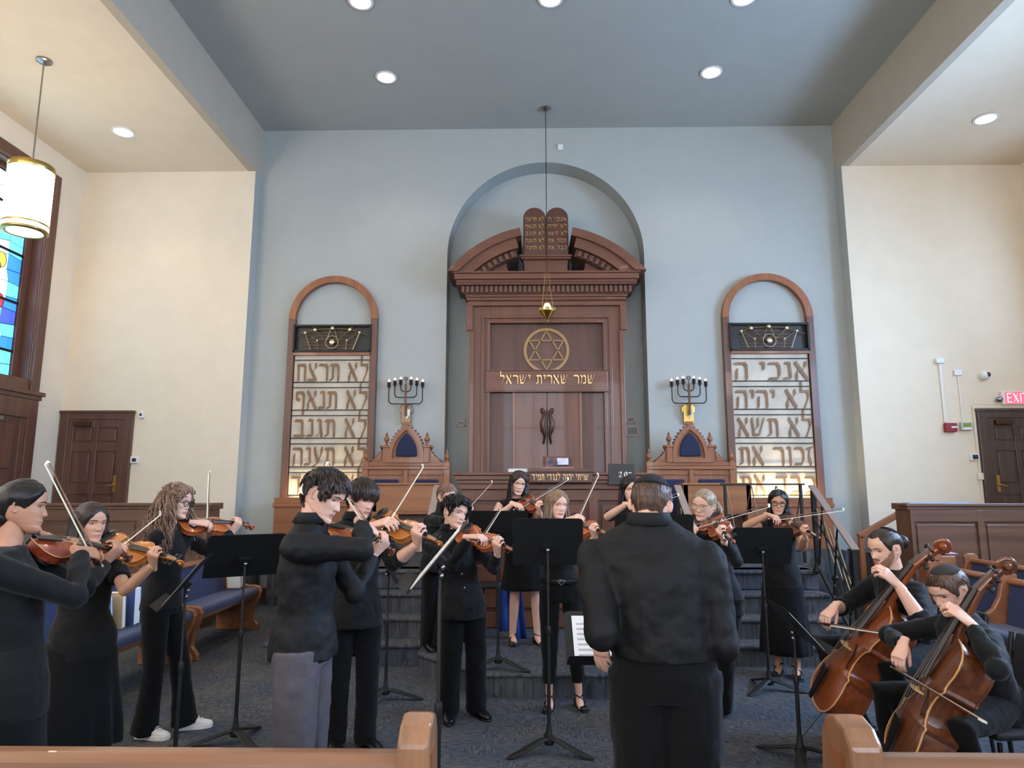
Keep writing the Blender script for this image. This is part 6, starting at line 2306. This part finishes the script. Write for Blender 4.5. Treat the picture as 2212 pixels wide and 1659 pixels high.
def fiddle(kind, v, L, rib, chin=True, endpin=0.0):
    """origin at the lower end of the top plate, x to the scroll, z out of the top; L = total length"""
    s = L / .595
    wood_v = VARN[v]
    bl = .356 * s
    root = bpy.data.objects.new(kind, None)
    COL.objects.link(root)
    root.empty_display_size = .05

    def plate(z, sgn, nm, over, h):
        m = MB()
        ny = 12
        rows = []
        vs, fs = [], []
        for x, w_ in HALF:
            lon = (1 - abs(2 * x - 1) ** 3.2)
            for j in range(ny + 1):
                u = -1 + 2 * j / ny
                w2 = (w_ + over) * s
                zz = z + sgn * h * lon * max(0, (1 - (abs(u)) ** 2.2)) * (.75 + .25 * min(1, w_ / .09))
                # scooped edge
                vs.append((x * bl, u * w2, zz))
        n = ny + 1
        for i in range(len(HALF) - 1):
            for j in range(ny):
                fs.append((i * n + j, i * n + j + 1, (i + 1) * n + j + 1, (i + 1) * n + j))
        o = len(vs)
        edge = [i * n for i in range(len(HALF))] + [i * n + ny for i in range(len(HALF) - 1, -1, -1)]
        for q in edge:
            p = vs[q]
            vs.append((p[0], p[1], p[2] - sgn * .0045 * s))
        k = len(edge)
        for i in range(k):
            fs.append((edge[i], edge[(i + 1) % k], o + (i + 1) % k, o + i))
        fs.append(tuple(o + i for i in range(k)))
        m.add(vs, fs)
        ob = m.build(nm, wood_v, root, smooth=40)
        return ob
    tp = plate(0, 1, 'top_plate', .0, .016 * s)
    plate(-rib - .004 * s, -1, 'back_plate', .0, .014 * s)
    # purfled rim
    rim = [(x * bl, w_ * s, .0005 * s) for x, w_ in HALF] + [(x * bl, -w_ * s, .0005 * s) for x, w_ in HALF[::-1]]
    MB().tube(rim, .0024 * s, 6, closed=True).build('edge', purf if v != 'brown' else wood_v, root, smooth=60)
    m = MB()
    out = [(x * bl * .985 + .007 * bl, max(0, w_ - .003) * s) for x, w_ in HALF] + [(x * bl * .985 + .007 * bl, -max(0, w_ - .003) * s) for x, w_ in HALF[::-1]]
    m.prism(out, lambda a, b, t: (a, b, t), -rib - .004 * s, -.002 * s)
    m.build('ribs', wood_v, root, smooth=40)
    # f holes
    for sg in (-1, 1):
        f_ = MB()
        pts = [(.195, .026), (.186, .030), (.178, .036), (.17, .041), (.155, .044), (.14, .048), (.133, .054), (.138, .058)]
        pts = [(bl * .52 + (a - .163) * 1.05 * s, sg * b * s, (.0125 - .08 * (b - .025)) * s) for a, b in pts]
        f_.tube(pts, [(.004 * s, .0012 * s), (.0025 * s, .0012 * s), (.003 * s, .0012 * s), (.0035 * s, .0012 * s), (.0035 * s, .0012 * s), (.003 * s, .0012 * s), (.0025 * s, .0012 * s), (.004 * s, .0012 * s)], 6, sq=(0, 0, 1))
        f_.build('f_hole', hole_m, tp)
    # neck, heel, pegbox, scroll
    nx = .486 * s
    m = MB()
    m.tube([(bl - .012 * s, 0, -.012 * s), (bl + .006 * s, 0, -.004 * s), (bl + .02 * s, 0, .004 * s), (nx, 0, .008 * s)], [(.014 * s, .022 * s), (.0125 * s, .016 * s), (.0115 * s, .011 * s), (.0105 * s, .009 * s)], 12, sq=(0, 0, 1))
    m.tube([(nx, 0, .008 * s), (nx + .03 * s, 0, .002 * s), (nx + .07 * s, 0, -.012 * s)], [(.0115 * s, .011 * s), (.011 * s, .012 * s), (.008 * s, .009 * s)], 10, sq=(0, 0, 1))
    sp = []
    for i in range(22):
        th = i * .5
        r = (.019 - .00062 * i) * s
        sp.append((nx + .084 * s + r * cos(th - 2.0), 0, -.016 * s + r * sin(th - 2.0) * 1))
    m.tube(sp, [(.006 * s + .0004 * i * s, .0045 * s) for i in range(22)], 8, sq=(0, 1, 0))
    m.lathe([(0, -.014 * s), (.006 * s, -.014 * s), (.009 * s, -.01 * s), (.012 * s, 0), (.009 * s, .01 * s), (.006 * s, .014 * s), (0, .014 * s)], (nx + .084 * s, 0, -.016 * s), 12, Matrix.Rotation(R(90), 3, 'X'))
    m.build('neck', wood_v, root, smooth=50)
    m = MB()
    m.prism([(-.021, .014), (-.012, .0215), (.012, .0215), (.021, .014), (.018, .0115), (-.018, .0115)], lambda a, b, t: (bl * .66 + (nx - bl * .66) * t, a * s * (1 - .42 * t), (b + .013 - .008 * t) * s), 0, 1)
    m.build('fingerboard', ebony, root, smooth=40)
    m = MB()
    m.prism([(.006, -.009), (.006, .009), (.1, .021), (.112, .019), (.112, -.019), (.1, -.021)], lambda a, b, t: (a * s, b * s, (.012 + a * .14 + t) * s), 0, .006)
    m.build('tailpiece', ebony, root, bevel=.001)
    bx = bl * .545
    MB().prism([(-.021, .012), (-.019, .018), (-.016, .034), (-.01, .0375), (0, .039), (.01, .0375), (.016, .034), (.019, .018), (.021, .012), (.012, .012), (.006, .018), (-.006, .018), (-.012, .012)], lambda a, b, t: (bx + t, a * s, b * s), -.002 * s, .002 * s).build('bridge', maple, root)
    m = MB()
    for i in range(4):
        y = (-.0165 + .011 * i)
        zt = .0385 - .9 * abs(y) ** 1.5
        m.tube([(.11 * s, y * .8 * s, .034 * s), (bx, y * s, zt * s + .001), (nx, y * .5 * s, .023 * s), (nx + .06 * s, y * .3 * s, .008 * s)], .0009 * s, 4)
    m.build('strings', string_m, root)
    for i in range(4):
        x = nx + (.018 + .014 * i) * s
        sg = 1 if i % 2 else -1
        m = MB()
        m.cyl((x, -sg * .014 * s, .0), (x, sg * .026 * s, .0), .0032 * s, 8, .0042 * s)
        m.ball((x, sg * .036 * s, .0), (.008 * s, .010 * s, .0045 * s), 10, 8)
        m.build('peg', ebony if i < 4 else ebony, root, smooth=50)
    if chin:
        m = MB()
        m.ball((.025 * s, .062 * s, .012 * s), (.03 * s, .045 * s, .010 * s), 16, 8)
        m.box(.0, .012 * s, .02 * s, .07 * s, -rib, .01 * s)
        m.build('chin_rest', ebony, root, smooth=50)
        m = MB()
        m.tube([(.03 * s, -.1 * s, -rib - .012 * s), (.05 * s, -.05 * s, -rib - .03 * s), (.05 * s, .05 * s, -rib - .03 * s), (.03 * s, .1 * s, -rib - .012 * s)], [(.014 * s, .005 * s)] * 4, 8, sq=(0, 0, 1))
        for sg in (-1, 1):
            m.tube([(.03 * s, sg * .1 * s, -rib - .014 * s), (.03 * s, sg * .112 * s, -rib), (.03 * s, sg * .106 * s, -rib + .008 * s)], .003 * s, 6)
        m.build('shoulder_rest', leather, root, smooth=50)
    if endpin:
        MB().cyl((.0, 0, -rib * .5), (-endpin, 0, -rib * .5), .006, 8, .004).build('endpin', steel, root, smooth=60)
        MB().lathe([(.022, 0), (.02, .02), (.01, .035)], (.004, 0, -rib * .5), 12, Matrix.Rotation(R(-90), 3, 'Y')).build('endpin_collar', ebony, root, smooth=50)
    return root


def place(root, org, ax, nz):
    ax = V(ax).normalized()
    nz = V(nz)
    nz = (nz - ax * nz.dot(ax)).normalized()
    y = nz.cross(ax)
    m = Matrix((ax, y, nz)).transposed().to_4x4()
    m.translation = V(org)
    root.matrix_world = m
    return root


bow_stick = M('bow_wood', rgb(92, 48, 28), .35, coat=.4)
bow_hair_m = M('bow_hair', rgb(238, 230, 206), .5)
PROTO = {}


def make_bow(name='violin_bow', L=.74):
    root = bpy.data.objects.new(name, None)
    COL.objects.link(root)
    root.empty_display_size = .05
    pts = [(-.03, 0, .003), (.0, 0, .003), (.15, 0, .001), (.35, 0, -.0035), (.55, 0, -.0025), (L - .02, 0, .002)]
    MB().tube(pts, [.0042, .0044, .0042, .0038, .0032, .0028], 8).build('stick', bow_stick, root, smooth=60)
    MB().prism([(L - .022, .005), (L - .0, .004), (L + .004, -.004), (L - .004, -.022), (L - .016, -.022), (L - .014, -.004)], lambda a, b, t: (a, t, b), -.004, .004).build('tip', M('bow_tip', rgb(235, 228, 210), .4) if 'bow_tip' not in bpy.data.materials else bpy.data.materials['bow_tip'], root)
    MB().box(.012, L - .006, -.0045, .0045, -.0215, -.0195).build('bow_hair', bow_hair_m, root)
    MB().prism([(-.008, 0), (.04, 0), (.045, -.012), (.04, -.024), (-.004, -.024), (-.01, -.012)], lambda a, b, t: (a, t, b), -.0055, .0055).build('frog', ebony, root, bevel=.001)
    MB().cyl((-.045, 0, .003), (-.03, 0, .003), .0045, 10).build('screw', string_m, root, smooth=60)
    return root


def put_bow(P, lab, grp='violin bows', up=None, L=.74, name='violin_bow'):
    key = (name, L)
    if key not in PROTO:
        PROTO[key] = make_bow(name, L)
        r = PROTO[key]
    else:
        r = copy_tree(PROTO[key])
    f, t_ = V(P[0]), V(P[1])
    n_ = V(up or (0, 0, 1))
    place(r, f, t_ - f, n_)
    return tag(r, lab, 'bow', grp)


def put_fiddle(pid, v, lab, chin=True):
    P = POSE[pid]
    L = P['vl']
    key = ('fiddle', v, L)
    if key not in PROTO:
        PROTO[key] = fiddle('violin', v, L, .031 * L / .595)
        r = PROTO[key]
    else:
        r = copy_tree(PROTO[key])
    place(r, P['vt'], V(P['vs']) - V(P['vt']), P['vn'])
    return tag(r, lab, 'violin', 'violins and violas')


# ------------------------------------------------------------------ music stands
stand_black = M('stand_black', rgb(20, 20, 20), .55, .2)
stand_grey = M('stand_tube', rgb(74, 72, 70), .35, .7)


def music_stand(lab, x, y, z0, zc, face, tilt, w_=.5, hgt=.33, knob=False, base_rot=0.0, lip=True):
    """zc: height of the middle of the desk; face: direction (deg) the music looks to; tilt from upright"""
    t = thing('music_stand', lab, 'music stand', (x, y, z0), group='black music stands')
    zz = zc - z0
    F = V((sin(R(face)), -cos(R(face)), 0))
    X = V((cos(R(face)), sin(R(face)), 0))
    U = (V((0, 0, 1)) * cos(R(tilt)) - F * sin(R(tilt))).normalized()
    N_ = X.cross(U) if X.cross(U).dot(F) > 0 else -X.cross(U)
    c0 = V((0, 0, zz))
    # desk: one sheet, rounded corners, with a tray
    m = MB()
    r = .03
    pl_ = []
    for cx, cy, a0 in ((w_ / 2 - r, hgt / 2 - r, 0), (-w_ / 2 + r, hgt / 2 - r, 90), (-w_ / 2 + .005, -hgt / 2 + .005, 180), (w_ / 2 - .005, -hgt / 2 + .005, 270)):
        rr = r if cy > 0 else .005
        for q in range(5):
            a_ = R(a0 + q * 22.5)
            pl_.append((cx + rr * cos(a_), cy + rr * sin(a_)))
    m.prism(pl_, lambda a, b, q: c0 + X * a + U * b + N_ * q, -.0015, .0015)
    d = m.build('desk', stand_black, t)
    m = MB()
    m.prism([(-w_ / 2, 0), (w_ / 2, 0), (w_ / 2 - .01, .055), (-w_ / 2 + .01, .055)], lambda a, b, q: c0 + X * a + U * (-hgt / 2 + q) + N_ * b, -.0015, .0015)
    m.build('tray', stand_black, d)
    # bracket + knob on the back
    bk = c0 - N_ * .02 - U * .02
    MB().bar(bk + X * -.04, bk + X * .04, .03, .03, up=U).build('bracket', stand_black, t)
    MB().ball(bk - N_ * .02 - U * .02, .014, 10, 8).build('knob', steel, t, smooth=60)
    top = bk - U * .015
    MB().tube([(0, 0, .5 * zz), (top.x * .5, top.y * .5, zz - .12), (top.x, top.y, top.z)], .0075, 10).build('upper_tube', stand_grey, t, smooth=60)
    if knob:
        MB().ball((0, 0, zz - .09), .014, 12, 8).build('ball_joint', steel, t, smooth=60)
    MB().cyl((0, 0, .05), (0, 0, .56 * zz), .0125, 12).lathe([(.013, 0), (.016, .01), (.016, .05), (.013, .06)], (0, 0, .54 * zz), 12).build('lower_tube', stand_black, t, smooth=50)
    hub = MB()
    hub.lathe([(.03, .04), (.035, .06), (.02, .1), (.014, .16)], (0, 0, 0), 14)
    hub.build('hub', stand_black, t, smooth=40)
    for k in range(3):
        a_ = R(base_rot + 120 * k)
        dx, dy = cos(a_), sin(a_)
        MB().tube([(0, 0, .075), (dx * .06, dy * .06, .07), (dx * .16, dy * .16, .04), (dx * .27, dy * .27, .012), (dx * .3, dy * .3, .008)], [(.022, .012), (.028, .012), (.034, .009), (.026, .007), (.008, .006)], 10, sq=(0, 0, 1)).build('foot', stand_black, t, smooth=50)
    return dict(t=t, c=V((x, y, z0)) + c0, X=X, U=U, N=N_, w=w_, h=hgt)


def music_sheet(S, lab, x0=-.2, x1=.2, up=.01, h=.28, staff=True):
    c = S['c'] - S['U'] * (S['h'] / 2 - .004)
    t = thing('sheet_music', lab, 'sheet music', c, group='sheet music on the stands', world=True)
    X, U, N_ = S['X'], S['U'], S['N']
    MB().prism([(x0, up), (x1, up), (x1, up + h), (x0, up + h)], lambda a, b, q: c + X * a + U * b + N_ * q, .003, .007).build('page', paper, t)
    if staff:
        m = MB()
        n = 7
        for i in range(n):
            b = up + h * (.1 + .8 * i / n)
            m.prism([(x0 + .02, b), (x1 - .02, b), (x1 - .02, b + .012), (x0 + .02, b + .012)], lambda a, q_, q: c + X * a + U * q_ + N_ * q, .007, .0074)
        o = m.build('staves', M('staff_grey', rgb(178, 176, 172), .8) if 'staff_grey' not in bpy.data.materials else bpy.data.materials['staff_grey'], t)
        o['kind'] = 'stuff'
    return t


# ------------------------------------------------------------------ stacking chairs of the cellists
def chair(lab, x, y, face):
    t = thing('stacking_chair', lab, 'chair', (x, y, 0), rz=R(face), group='black stacking chairs')
    # local: seat looks to -y
    MB().prism([(-.22, -.2), (.22, -.2), (.21, .2), (-.21, .2)], lambda a, b, q: (a, b, q), .42, .47).build('seat', M('chair_seat', rgb(24, 24, 28), .7) if 'chair_seat' not in bpy.data.materials else bpy.data.materials['chair_seat'], t, bevel=.02)
    MB().prism([(-.21, .55), (.21, .55), (.2, .84), (-.2, .84)], lambda a, b, q: (a, .21 + (b - .45) * .2 + q, b), 0, .035).build('backrest', bpy.data.materials['chair_seat'], t, bevel=.015)
    for s in (-1, 1):
        MB().tube([(s * .22, -.19, .42), (s * .225, -.2, .02)], .012, 8).build('leg', black_plastic, t, smooth=60)
        MB().tube([(s * .21, .28, .84), (s * .22, .2, .42), (s * .225, .23, .02)], .012, 8).build('leg', black_plastic, t, smooth=60)
        MB().tube([(s * .225, -.2, .02), (s * .225, -.1, .012), (s * .225, .15, .012), (s * .225, .23, .02)], .012, 8).build('sled_bar', black_plastic, t, smooth=60)
    return t
# ------------------------------------------------------------------ the players
kip_black = M('kippah_black', rgb(20, 19, 20), .9, bump=.3, bs=300)
kip_brown = M('kippah_dark', rgb(46, 40, 38), .9, bump=.3, bs=300)
wire_rim = M('gold_rim', rgb(190, 160, 130), .3, .8)

person('p01', 'girl in a black long-sleeved dress, dark hair tied back, in profile at the far left', skin=skin_c, hair=('girl', hair_black, .05, .008), tail='bun', top='knit', sleeve='long',
       legs='skirt', hem=.06, leg_m=cloth_black2, shoes=None, extras=dict(flare=.045, fold=.06), face=dict(nose=.95))
person('p02', 'girl in a long black short-sleeved dress with loose dark hair, playing behind the profile girl', skin=skin_b, hair=('long', hair_dark, .03), tail='long', top='tee', sleeve='short',
       legs='skirt', hem=.17, shoes='flat', extras=dict(flare=.05, fold=.09), face=dict(nose=.9))
person('p03', 'girl with long curly hair and glasses, black outfit and white sneakers', skin=skin_a, hair=('long', hair_brown, .06, .06), tail='curly', tuft=(260, 0.2, 0.02, 0.04, 0.04, 0.0, 1.0), top='knit', sleeve='long', legs='trousers',
       shoes='sneaker', extras=dict(leg=(.086, .068, .068, .088)), glasses=black_plastic, shirt_len=.5)
person('p04', 'boy in a black kippah and untucked charcoal shirt with grey trousers', sex='m', skin=skin_a, hair=('boy', hair_dark, .05, .04), tuft=(220, 0.26, 0.035, 0.045, 0.012, 0.6), top='shirt', legs='trousers', leg_m=cloth_grey, top_m=cloth_char,
       shirt_len=.5, kippah=(-.18, .95, .62, kip_black), shoes='dress', extras=dict(leg=(.098, .08, .078, .075)), face=dict(nose=1.1))
person('p05', 'boy with a brown fringe and kippah in black, left forearm bare, by the steps', sex='m', skin=skin_a, hair=('fringe', hair_dark, .045, .012), tuft=(200, 0.3, 0.035, 0.012, 0.0, 0.3), top='shirt', sleeve='rolled', legs='trousers', shirt_len=.47,
       kippah=(-.3, .95, .52, kip_brown), buttons=4, extras=dict(leg=(.088, .07, .066, .07)), bulk=.95)
person('p06', 'boy in black mostly hidden behind the dark-haired boy, left of the reading table', sex='m', skin=skin_a, hair=('boy', hair_brown, .035, .02), tuft=(160, 0.22, 0.03, 0.02, 0.006, 0.3), top='shirt', legs='trousers', shirt_len=.47, bulk=.92)
person('p07', 'boy with wavy black hair in a black shirt and leather shoes at the centre left', sex='m', skin=skin_a, hair=('boy', hair_black, .06, .07), tuft=(230, 0.24, 0.035, 0.06, 0.03, 0.5), top='shirt', legs='trousers', shirt_len=.45, buttons=4, bulk=.95,
       extras=dict(leg=(.095, .08, .078, .08)), face=dict(nose=1.05))
person('p08', 'girl with very long dark hair in a short black sleeveless dress on the low step', skin=skin_a, hair=('long', hair_dark, .035, .01), tail='longer', top='sleeveless', sleeve='cap', legs='skirt', hem=.31, shoes='flat',
       extras=dict(flare=.05, fold=.025), face=dict(jaw=1.05))
q9 = person('p09', 'girl with straight light brown hair in black with a heart-shaped belt buckle', skin=skin_a, hair=('long', hair_light, .03), tail='long', top='tee', sleeve='short', legs='trousers', shoes='flat', shirt_len=.578,
            extras=dict(leg=(.084, .066, .058, .052), crop=.28))
person('p10', 'girl with straight black hair in a dark plum T-shirt half hidden behind the conductor', skin=skin_a, hair=('long', hair_black, .03), tail='long', top='tee', sleeve='short', legs='trousers', shoes='dress', top_m=cloth_tee, shirt_len=.5)
c_ = POSE['p11']
c_.update(h=1.74, hip=(.53, 2.74, .92))
q11 = person('p11', 'conductor in a charcoal shirt and black kippah, seen from behind', sex='m', skin=skin_a, hair=('boy', hair_buzz, .012, .006), tuft=(260, 0.12, 0.02, 0.006, 0, 0.1), top='shirt', sleeve='rolled', legs='trousers', top_m=cloth_char, shirt_len=.572, bulk=1.2, belly=1.12, nbk=.95,
             kippah=(-.38, .93, .82, kip_black), extras=dict(leg=(.092, .08, .078, .078)), face=dict(jaw=1.1, wide=.98), drop=-.025,
             arms=((c_['x_wL'], (-.05, .1, -1), (-.75, -.65, 0), 'relax', c_['x_eL']), (c_['x_wR'], (-.12, .75, -.62), (.6, -.2, .5), 'grip', c_['x_eR'])))
person('p12', 'blond girl in glasses with hair drawn back, right of the conductor', skin=skin_a, hair=('girl', hair_blond, .025), tail='pony', top='knit', sleeve='long', legs='trousers', shoes='flat', glasses=wire_rim,
       shirt_len=.45, extras=dict(leg=(.095, .088, .086, .085)))
person('p13', 'woman in thick glasses and a long sleeveless black dress by the right steps', skin=skin_b, hair=('girl', hair_black, .04, .01), tail='bob', tuft=(120, 0.4, 0.04, 0.012, 0, -0.2), top='sleeveless', sleeve='cap', legs='skirt', hem=.12, shoes='flat', glasses=black_plastic,
       extras=dict(flare=.04, fold=.05))
# ---- cellists
c_ = POSE['p14']
c_.update(h=1.78, hip=(2.56, 4.70, .57))
person('p14', 'bearded man with a hair bun and kippah playing the farther cello', sex='m', skin=skin_a, hair=('receded', hair_dark, .025), tail='bun', top='shirt', sleeve='rolled', legs='trousers', collar=False, kippah=(-.5, .85, .45, kip_black), face=dict(beard=1, nose=1.05),
       sit=((2.16, 4.27, .56), (2.05, 5.0, .56), (2.26, 4.3, .08), (2.22, 4.82, .08)), shirt_len=.3,
       arms=((c_['x_wL'], V(c_['x_fL']) - V(c_['x_wL']), (.35, -.8, .5), 'cello', c_['x_eL']), (c_['x_wR'], V(c_['x_fR']) - V(c_['x_wR']), (-.3, -.3, .9), 'bow', c_['x_eR'])))
c_ = POSE['p15']
c_.update(h=1.52, hip=(2.40, 3.74, .54))
person('p15', 'boy with cropped hair and dark kippah playing the nearer cello', sex='m', skin=skin_a, hair=('boy', hair_buzz, .016, .004), tuft=(240, 0.1, 0.018, 0.006, 0, 0.1), top='shirt', sleeve='long', legs='trousers', collar=False, kippah=(-.22, .95, .72, kip_brown),
       sit=((2.02, 3.40, .52), (1.95, 4.0, .52), (2.14, 3.42, .08), (2.02, 3.95, .08)), shirt_len=.3, bulk=1.0,
       arms=((c_['x_wL'], V(c_['x_fL']) - V(c_['x_wL']), (.35, -.8, .5), 'cello', c_['x_eL']), (c_['x_wR'], V(c_['x_fR']) - V(c_['x_wR']), (-.3, -.3, .9), 'bow', c_['x_eR'])))

run_jobs()
for f_ in FIN:
    f_()

# belt with heart buckle
b_ = q9
wz = b_['hip'] + b_['up'] * .085
m = MB()
m.tube([wz + b_['rt'] * (.146 * cos(2 * pi * i / 24)) + b_['fw'] * (.122 * sin(2 * pi * i / 24)) for i in range(24)], [(.004, .017)] * 24, 8, closed=True, sq=(0, 0, 1))
bo = m.build('belt', leather, b_['t'])
hp = [(16 * sin(u) ** 3 / 16 * .024, (13 * cos(u) - 5 * cos(2 * u) - 2 * cos(3 * u) - cos(4 * u)) / 16 * .024) for u in [2 * pi * i / 24 for i in range(24)]]
MB().tube([wz + b_['rt'] * a + b_['up'] * z + b_['fw'] * .13 for a, z in hp], .003, 6, closed=True).build('heart_buckle', steel, bo, smooth=60)
# ---- instruments in their hands
for pid, v, lab in (('p01', 'red', 'red-brown violin held by the girl in profile at the far left'),
                    ('p02', 'amber', 'honey-coloured violin of the girl in the short-sleeved dress'),
                    ('p03', 'orange', 'orange violin of the curly-haired girl'),
                    ('p04', 'orange', 'orange violin under the chin of the boy in grey trousers'),
                    ('p05', 'amber', 'amber violin of the boy with the brown fringe'),
                    ('p06', 'red', 'violin of the hidden boy left of the reading table'),
                    ('p07', 'orange', 'orange violin of the boy with wavy black hair'),
                    ('p08', 'red', 'red violin of the girl in the short dress on the step'),
                    ('p09', 'orange', 'orange violin of the girl with the heart buckle'),
                    ('p10', 'brown', 'violin of the girl in the plum T-shirt behind the conductor'),
                    ('p12', 'red', 'red-brown violin of the blond girl in glasses'),
                    ('p13', 'brown', 'dark brown viola of the woman in the long sleeveless dress')):
    put_fiddle(pid, v, lab)
for pid, lab in (('p01', 'bow pointing up-left held by the girl in profile'), ('p02', 'bow of the girl in the short-sleeved dress'), ('p03', 'upright bow of the curly-haired girl'),
                 ('p04', 'bow passing behind the head of the boy in grey trousers'), ('p05', 'bow rising to the right from the boy with the brown fringe'), ('p06', 'bow of the hidden boy left of the reading table'),
                 ('p07', 'bow of the boy with wavy black hair'), ('p08', 'bow of the girl in the short dress on the step'), ('p09', 'steep bow of the girl with the heart buckle'),
                 ('p10', 'bow of the girl in the plum T-shirt'), ('p12', 'bow of the blond girl in glasses'), ('p13', 'bow of the woman in the long dress, pointing right')):
    P = POSE[pid]
    put_bow((P['bf'], P['bt']), lab, up=P['vn'])
for pid, v, L, tw, lab, blab in (('p14', 'cello_a', 1.31, -.06, 'orange-brown cello of the bearded man', 'cello bow of the bearded man'), ('p15', 'cello_b', 1.15, -.18, 'darker brown cello of the boy with cropped hair', 'cello bow of the boy with cropped hair')):
    P = POSE[pid]
    ct, cs = V(P['x_ct']), V(P['x_cs'])
    ax = (cs - ct).normalized()
    side = V((-ax.z, 0, ax.x)).normalized()
    nn = side * .98 + V((0, -1, 0)) * tw
    r = fiddle('cello', v, L, .15 * L / 1.24, chin=False, endpin=.36)
    place(r, ct, ax, nn)
    tag(r, lab, 'cello', 'cellos')
    b0, b1 = V(P['x_bf']), V(P['x_bt'])
    put_bow((b0, b0 + (b1 - b0).normalized() * .71), blab, 'cello bows', up=nn, L=.71, name='cello_bow')
P = POSE['p11']
h0 = q11['wR'] + V((.0, .05, -.05))
bd = (V(P['x_bt']) - h0).normalized()
bat = thing('baton', 'thin white baton in the right hand of the conductor', 'baton', h0, world=True)
MB().tube([h0 - bd * .02, h0 + bd * .33], [.0035, .0015], 8).build('stick', paper, bat, smooth=60)
MB().tube([h0 - bd * .05, h0 - bd * .035, h0 - bd * .01, h0 + bd * .02], [.004, .011, .009, .004], 10).build('grip', M('cork', rgb(196, 156, 110), .8), bat, smooth=60)

# ---- stands, music, chairs
s1 = music_stand('black music stand nearest the left girls, its desk seen almost edge-on', -1.95, 4.02, 0, 1.10, -72, 38, knob=True, base_rot=20)
s2 = music_stand('black music stand between the curly-haired girl and the boy in grey trousers', -1.88, 4.67, 0, 1.18, -148, 30, base_rot=80)
s3 = music_stand('black music stand behind the boy with the brown fringe', -1.09, 5.6, 0, 1.0, 100, 30, w_=.4, base_rot=0)
s4 = music_stand('tall black music stand beside the left front pew, seen edge-on', -.34, 2.82, 0, 1.365, -86, 40, knob=True, base_rot=30)
s5 = music_stand('black music stand in the centre before the girl with the heart buckle', .15, 4.57, 0, 1.28, 180, 22, w_=.46, base_rot=-30)
s6 = music_stand('black music stand on the low step beside the girl in the short dress', -.22, 5.84, .18, 1.29, 178, 22, base_rot=90)
s7 = music_stand('black music stand just beyond the head of the conductor', .83, 4.5, 0, 1.31, 178, 22, base_rot=0)
s8 = music_stand('black music stand before the woman in the long dress', 2.0, 5.92, 0, 1.15, 178, 22, base_rot=-20)
s9 = music_stand('low black music stand of the cellists, its desk seen edge-on', 1.66, 4.43, 0, .80, 86, 42, knob=True, base_rot=10, hgt=.34)
s10 = music_stand('black stand with an open score in front of the conductor', .44, 3.42, 0, .92, 0, 55, base_rot=0)
music_sheet(s1, 'sheet music on the stand nearest the left girls', -.2, .16)
music_sheet(s4, 'white sheet music on the tall stand by the left front pew', -.22, .2)
music_sheet(s9, 'sheet music on the low stand of the cellists', -.22, .22)
music_sheet(s10, 'left page of the open score before the conductor', -.21, -.003)
music_sheet(s10, 'right page of the open score before the conductor', .003, .21)
music_sheet(s2, 'sheet music on the stand by the curly-haired girl', -.2, .18)
music_sheet(s5, 'sheet music on the centre stand', -.2, .2)
music_sheet(s8, 'sheet music on the stand before the woman in the long dress', -.2, .2)
chair('black stacking chair under the bearded cellist', 2.62, 4.72, -85)
chair('black stacking chair under the boy cellist', 2.44, 3.76, -85)
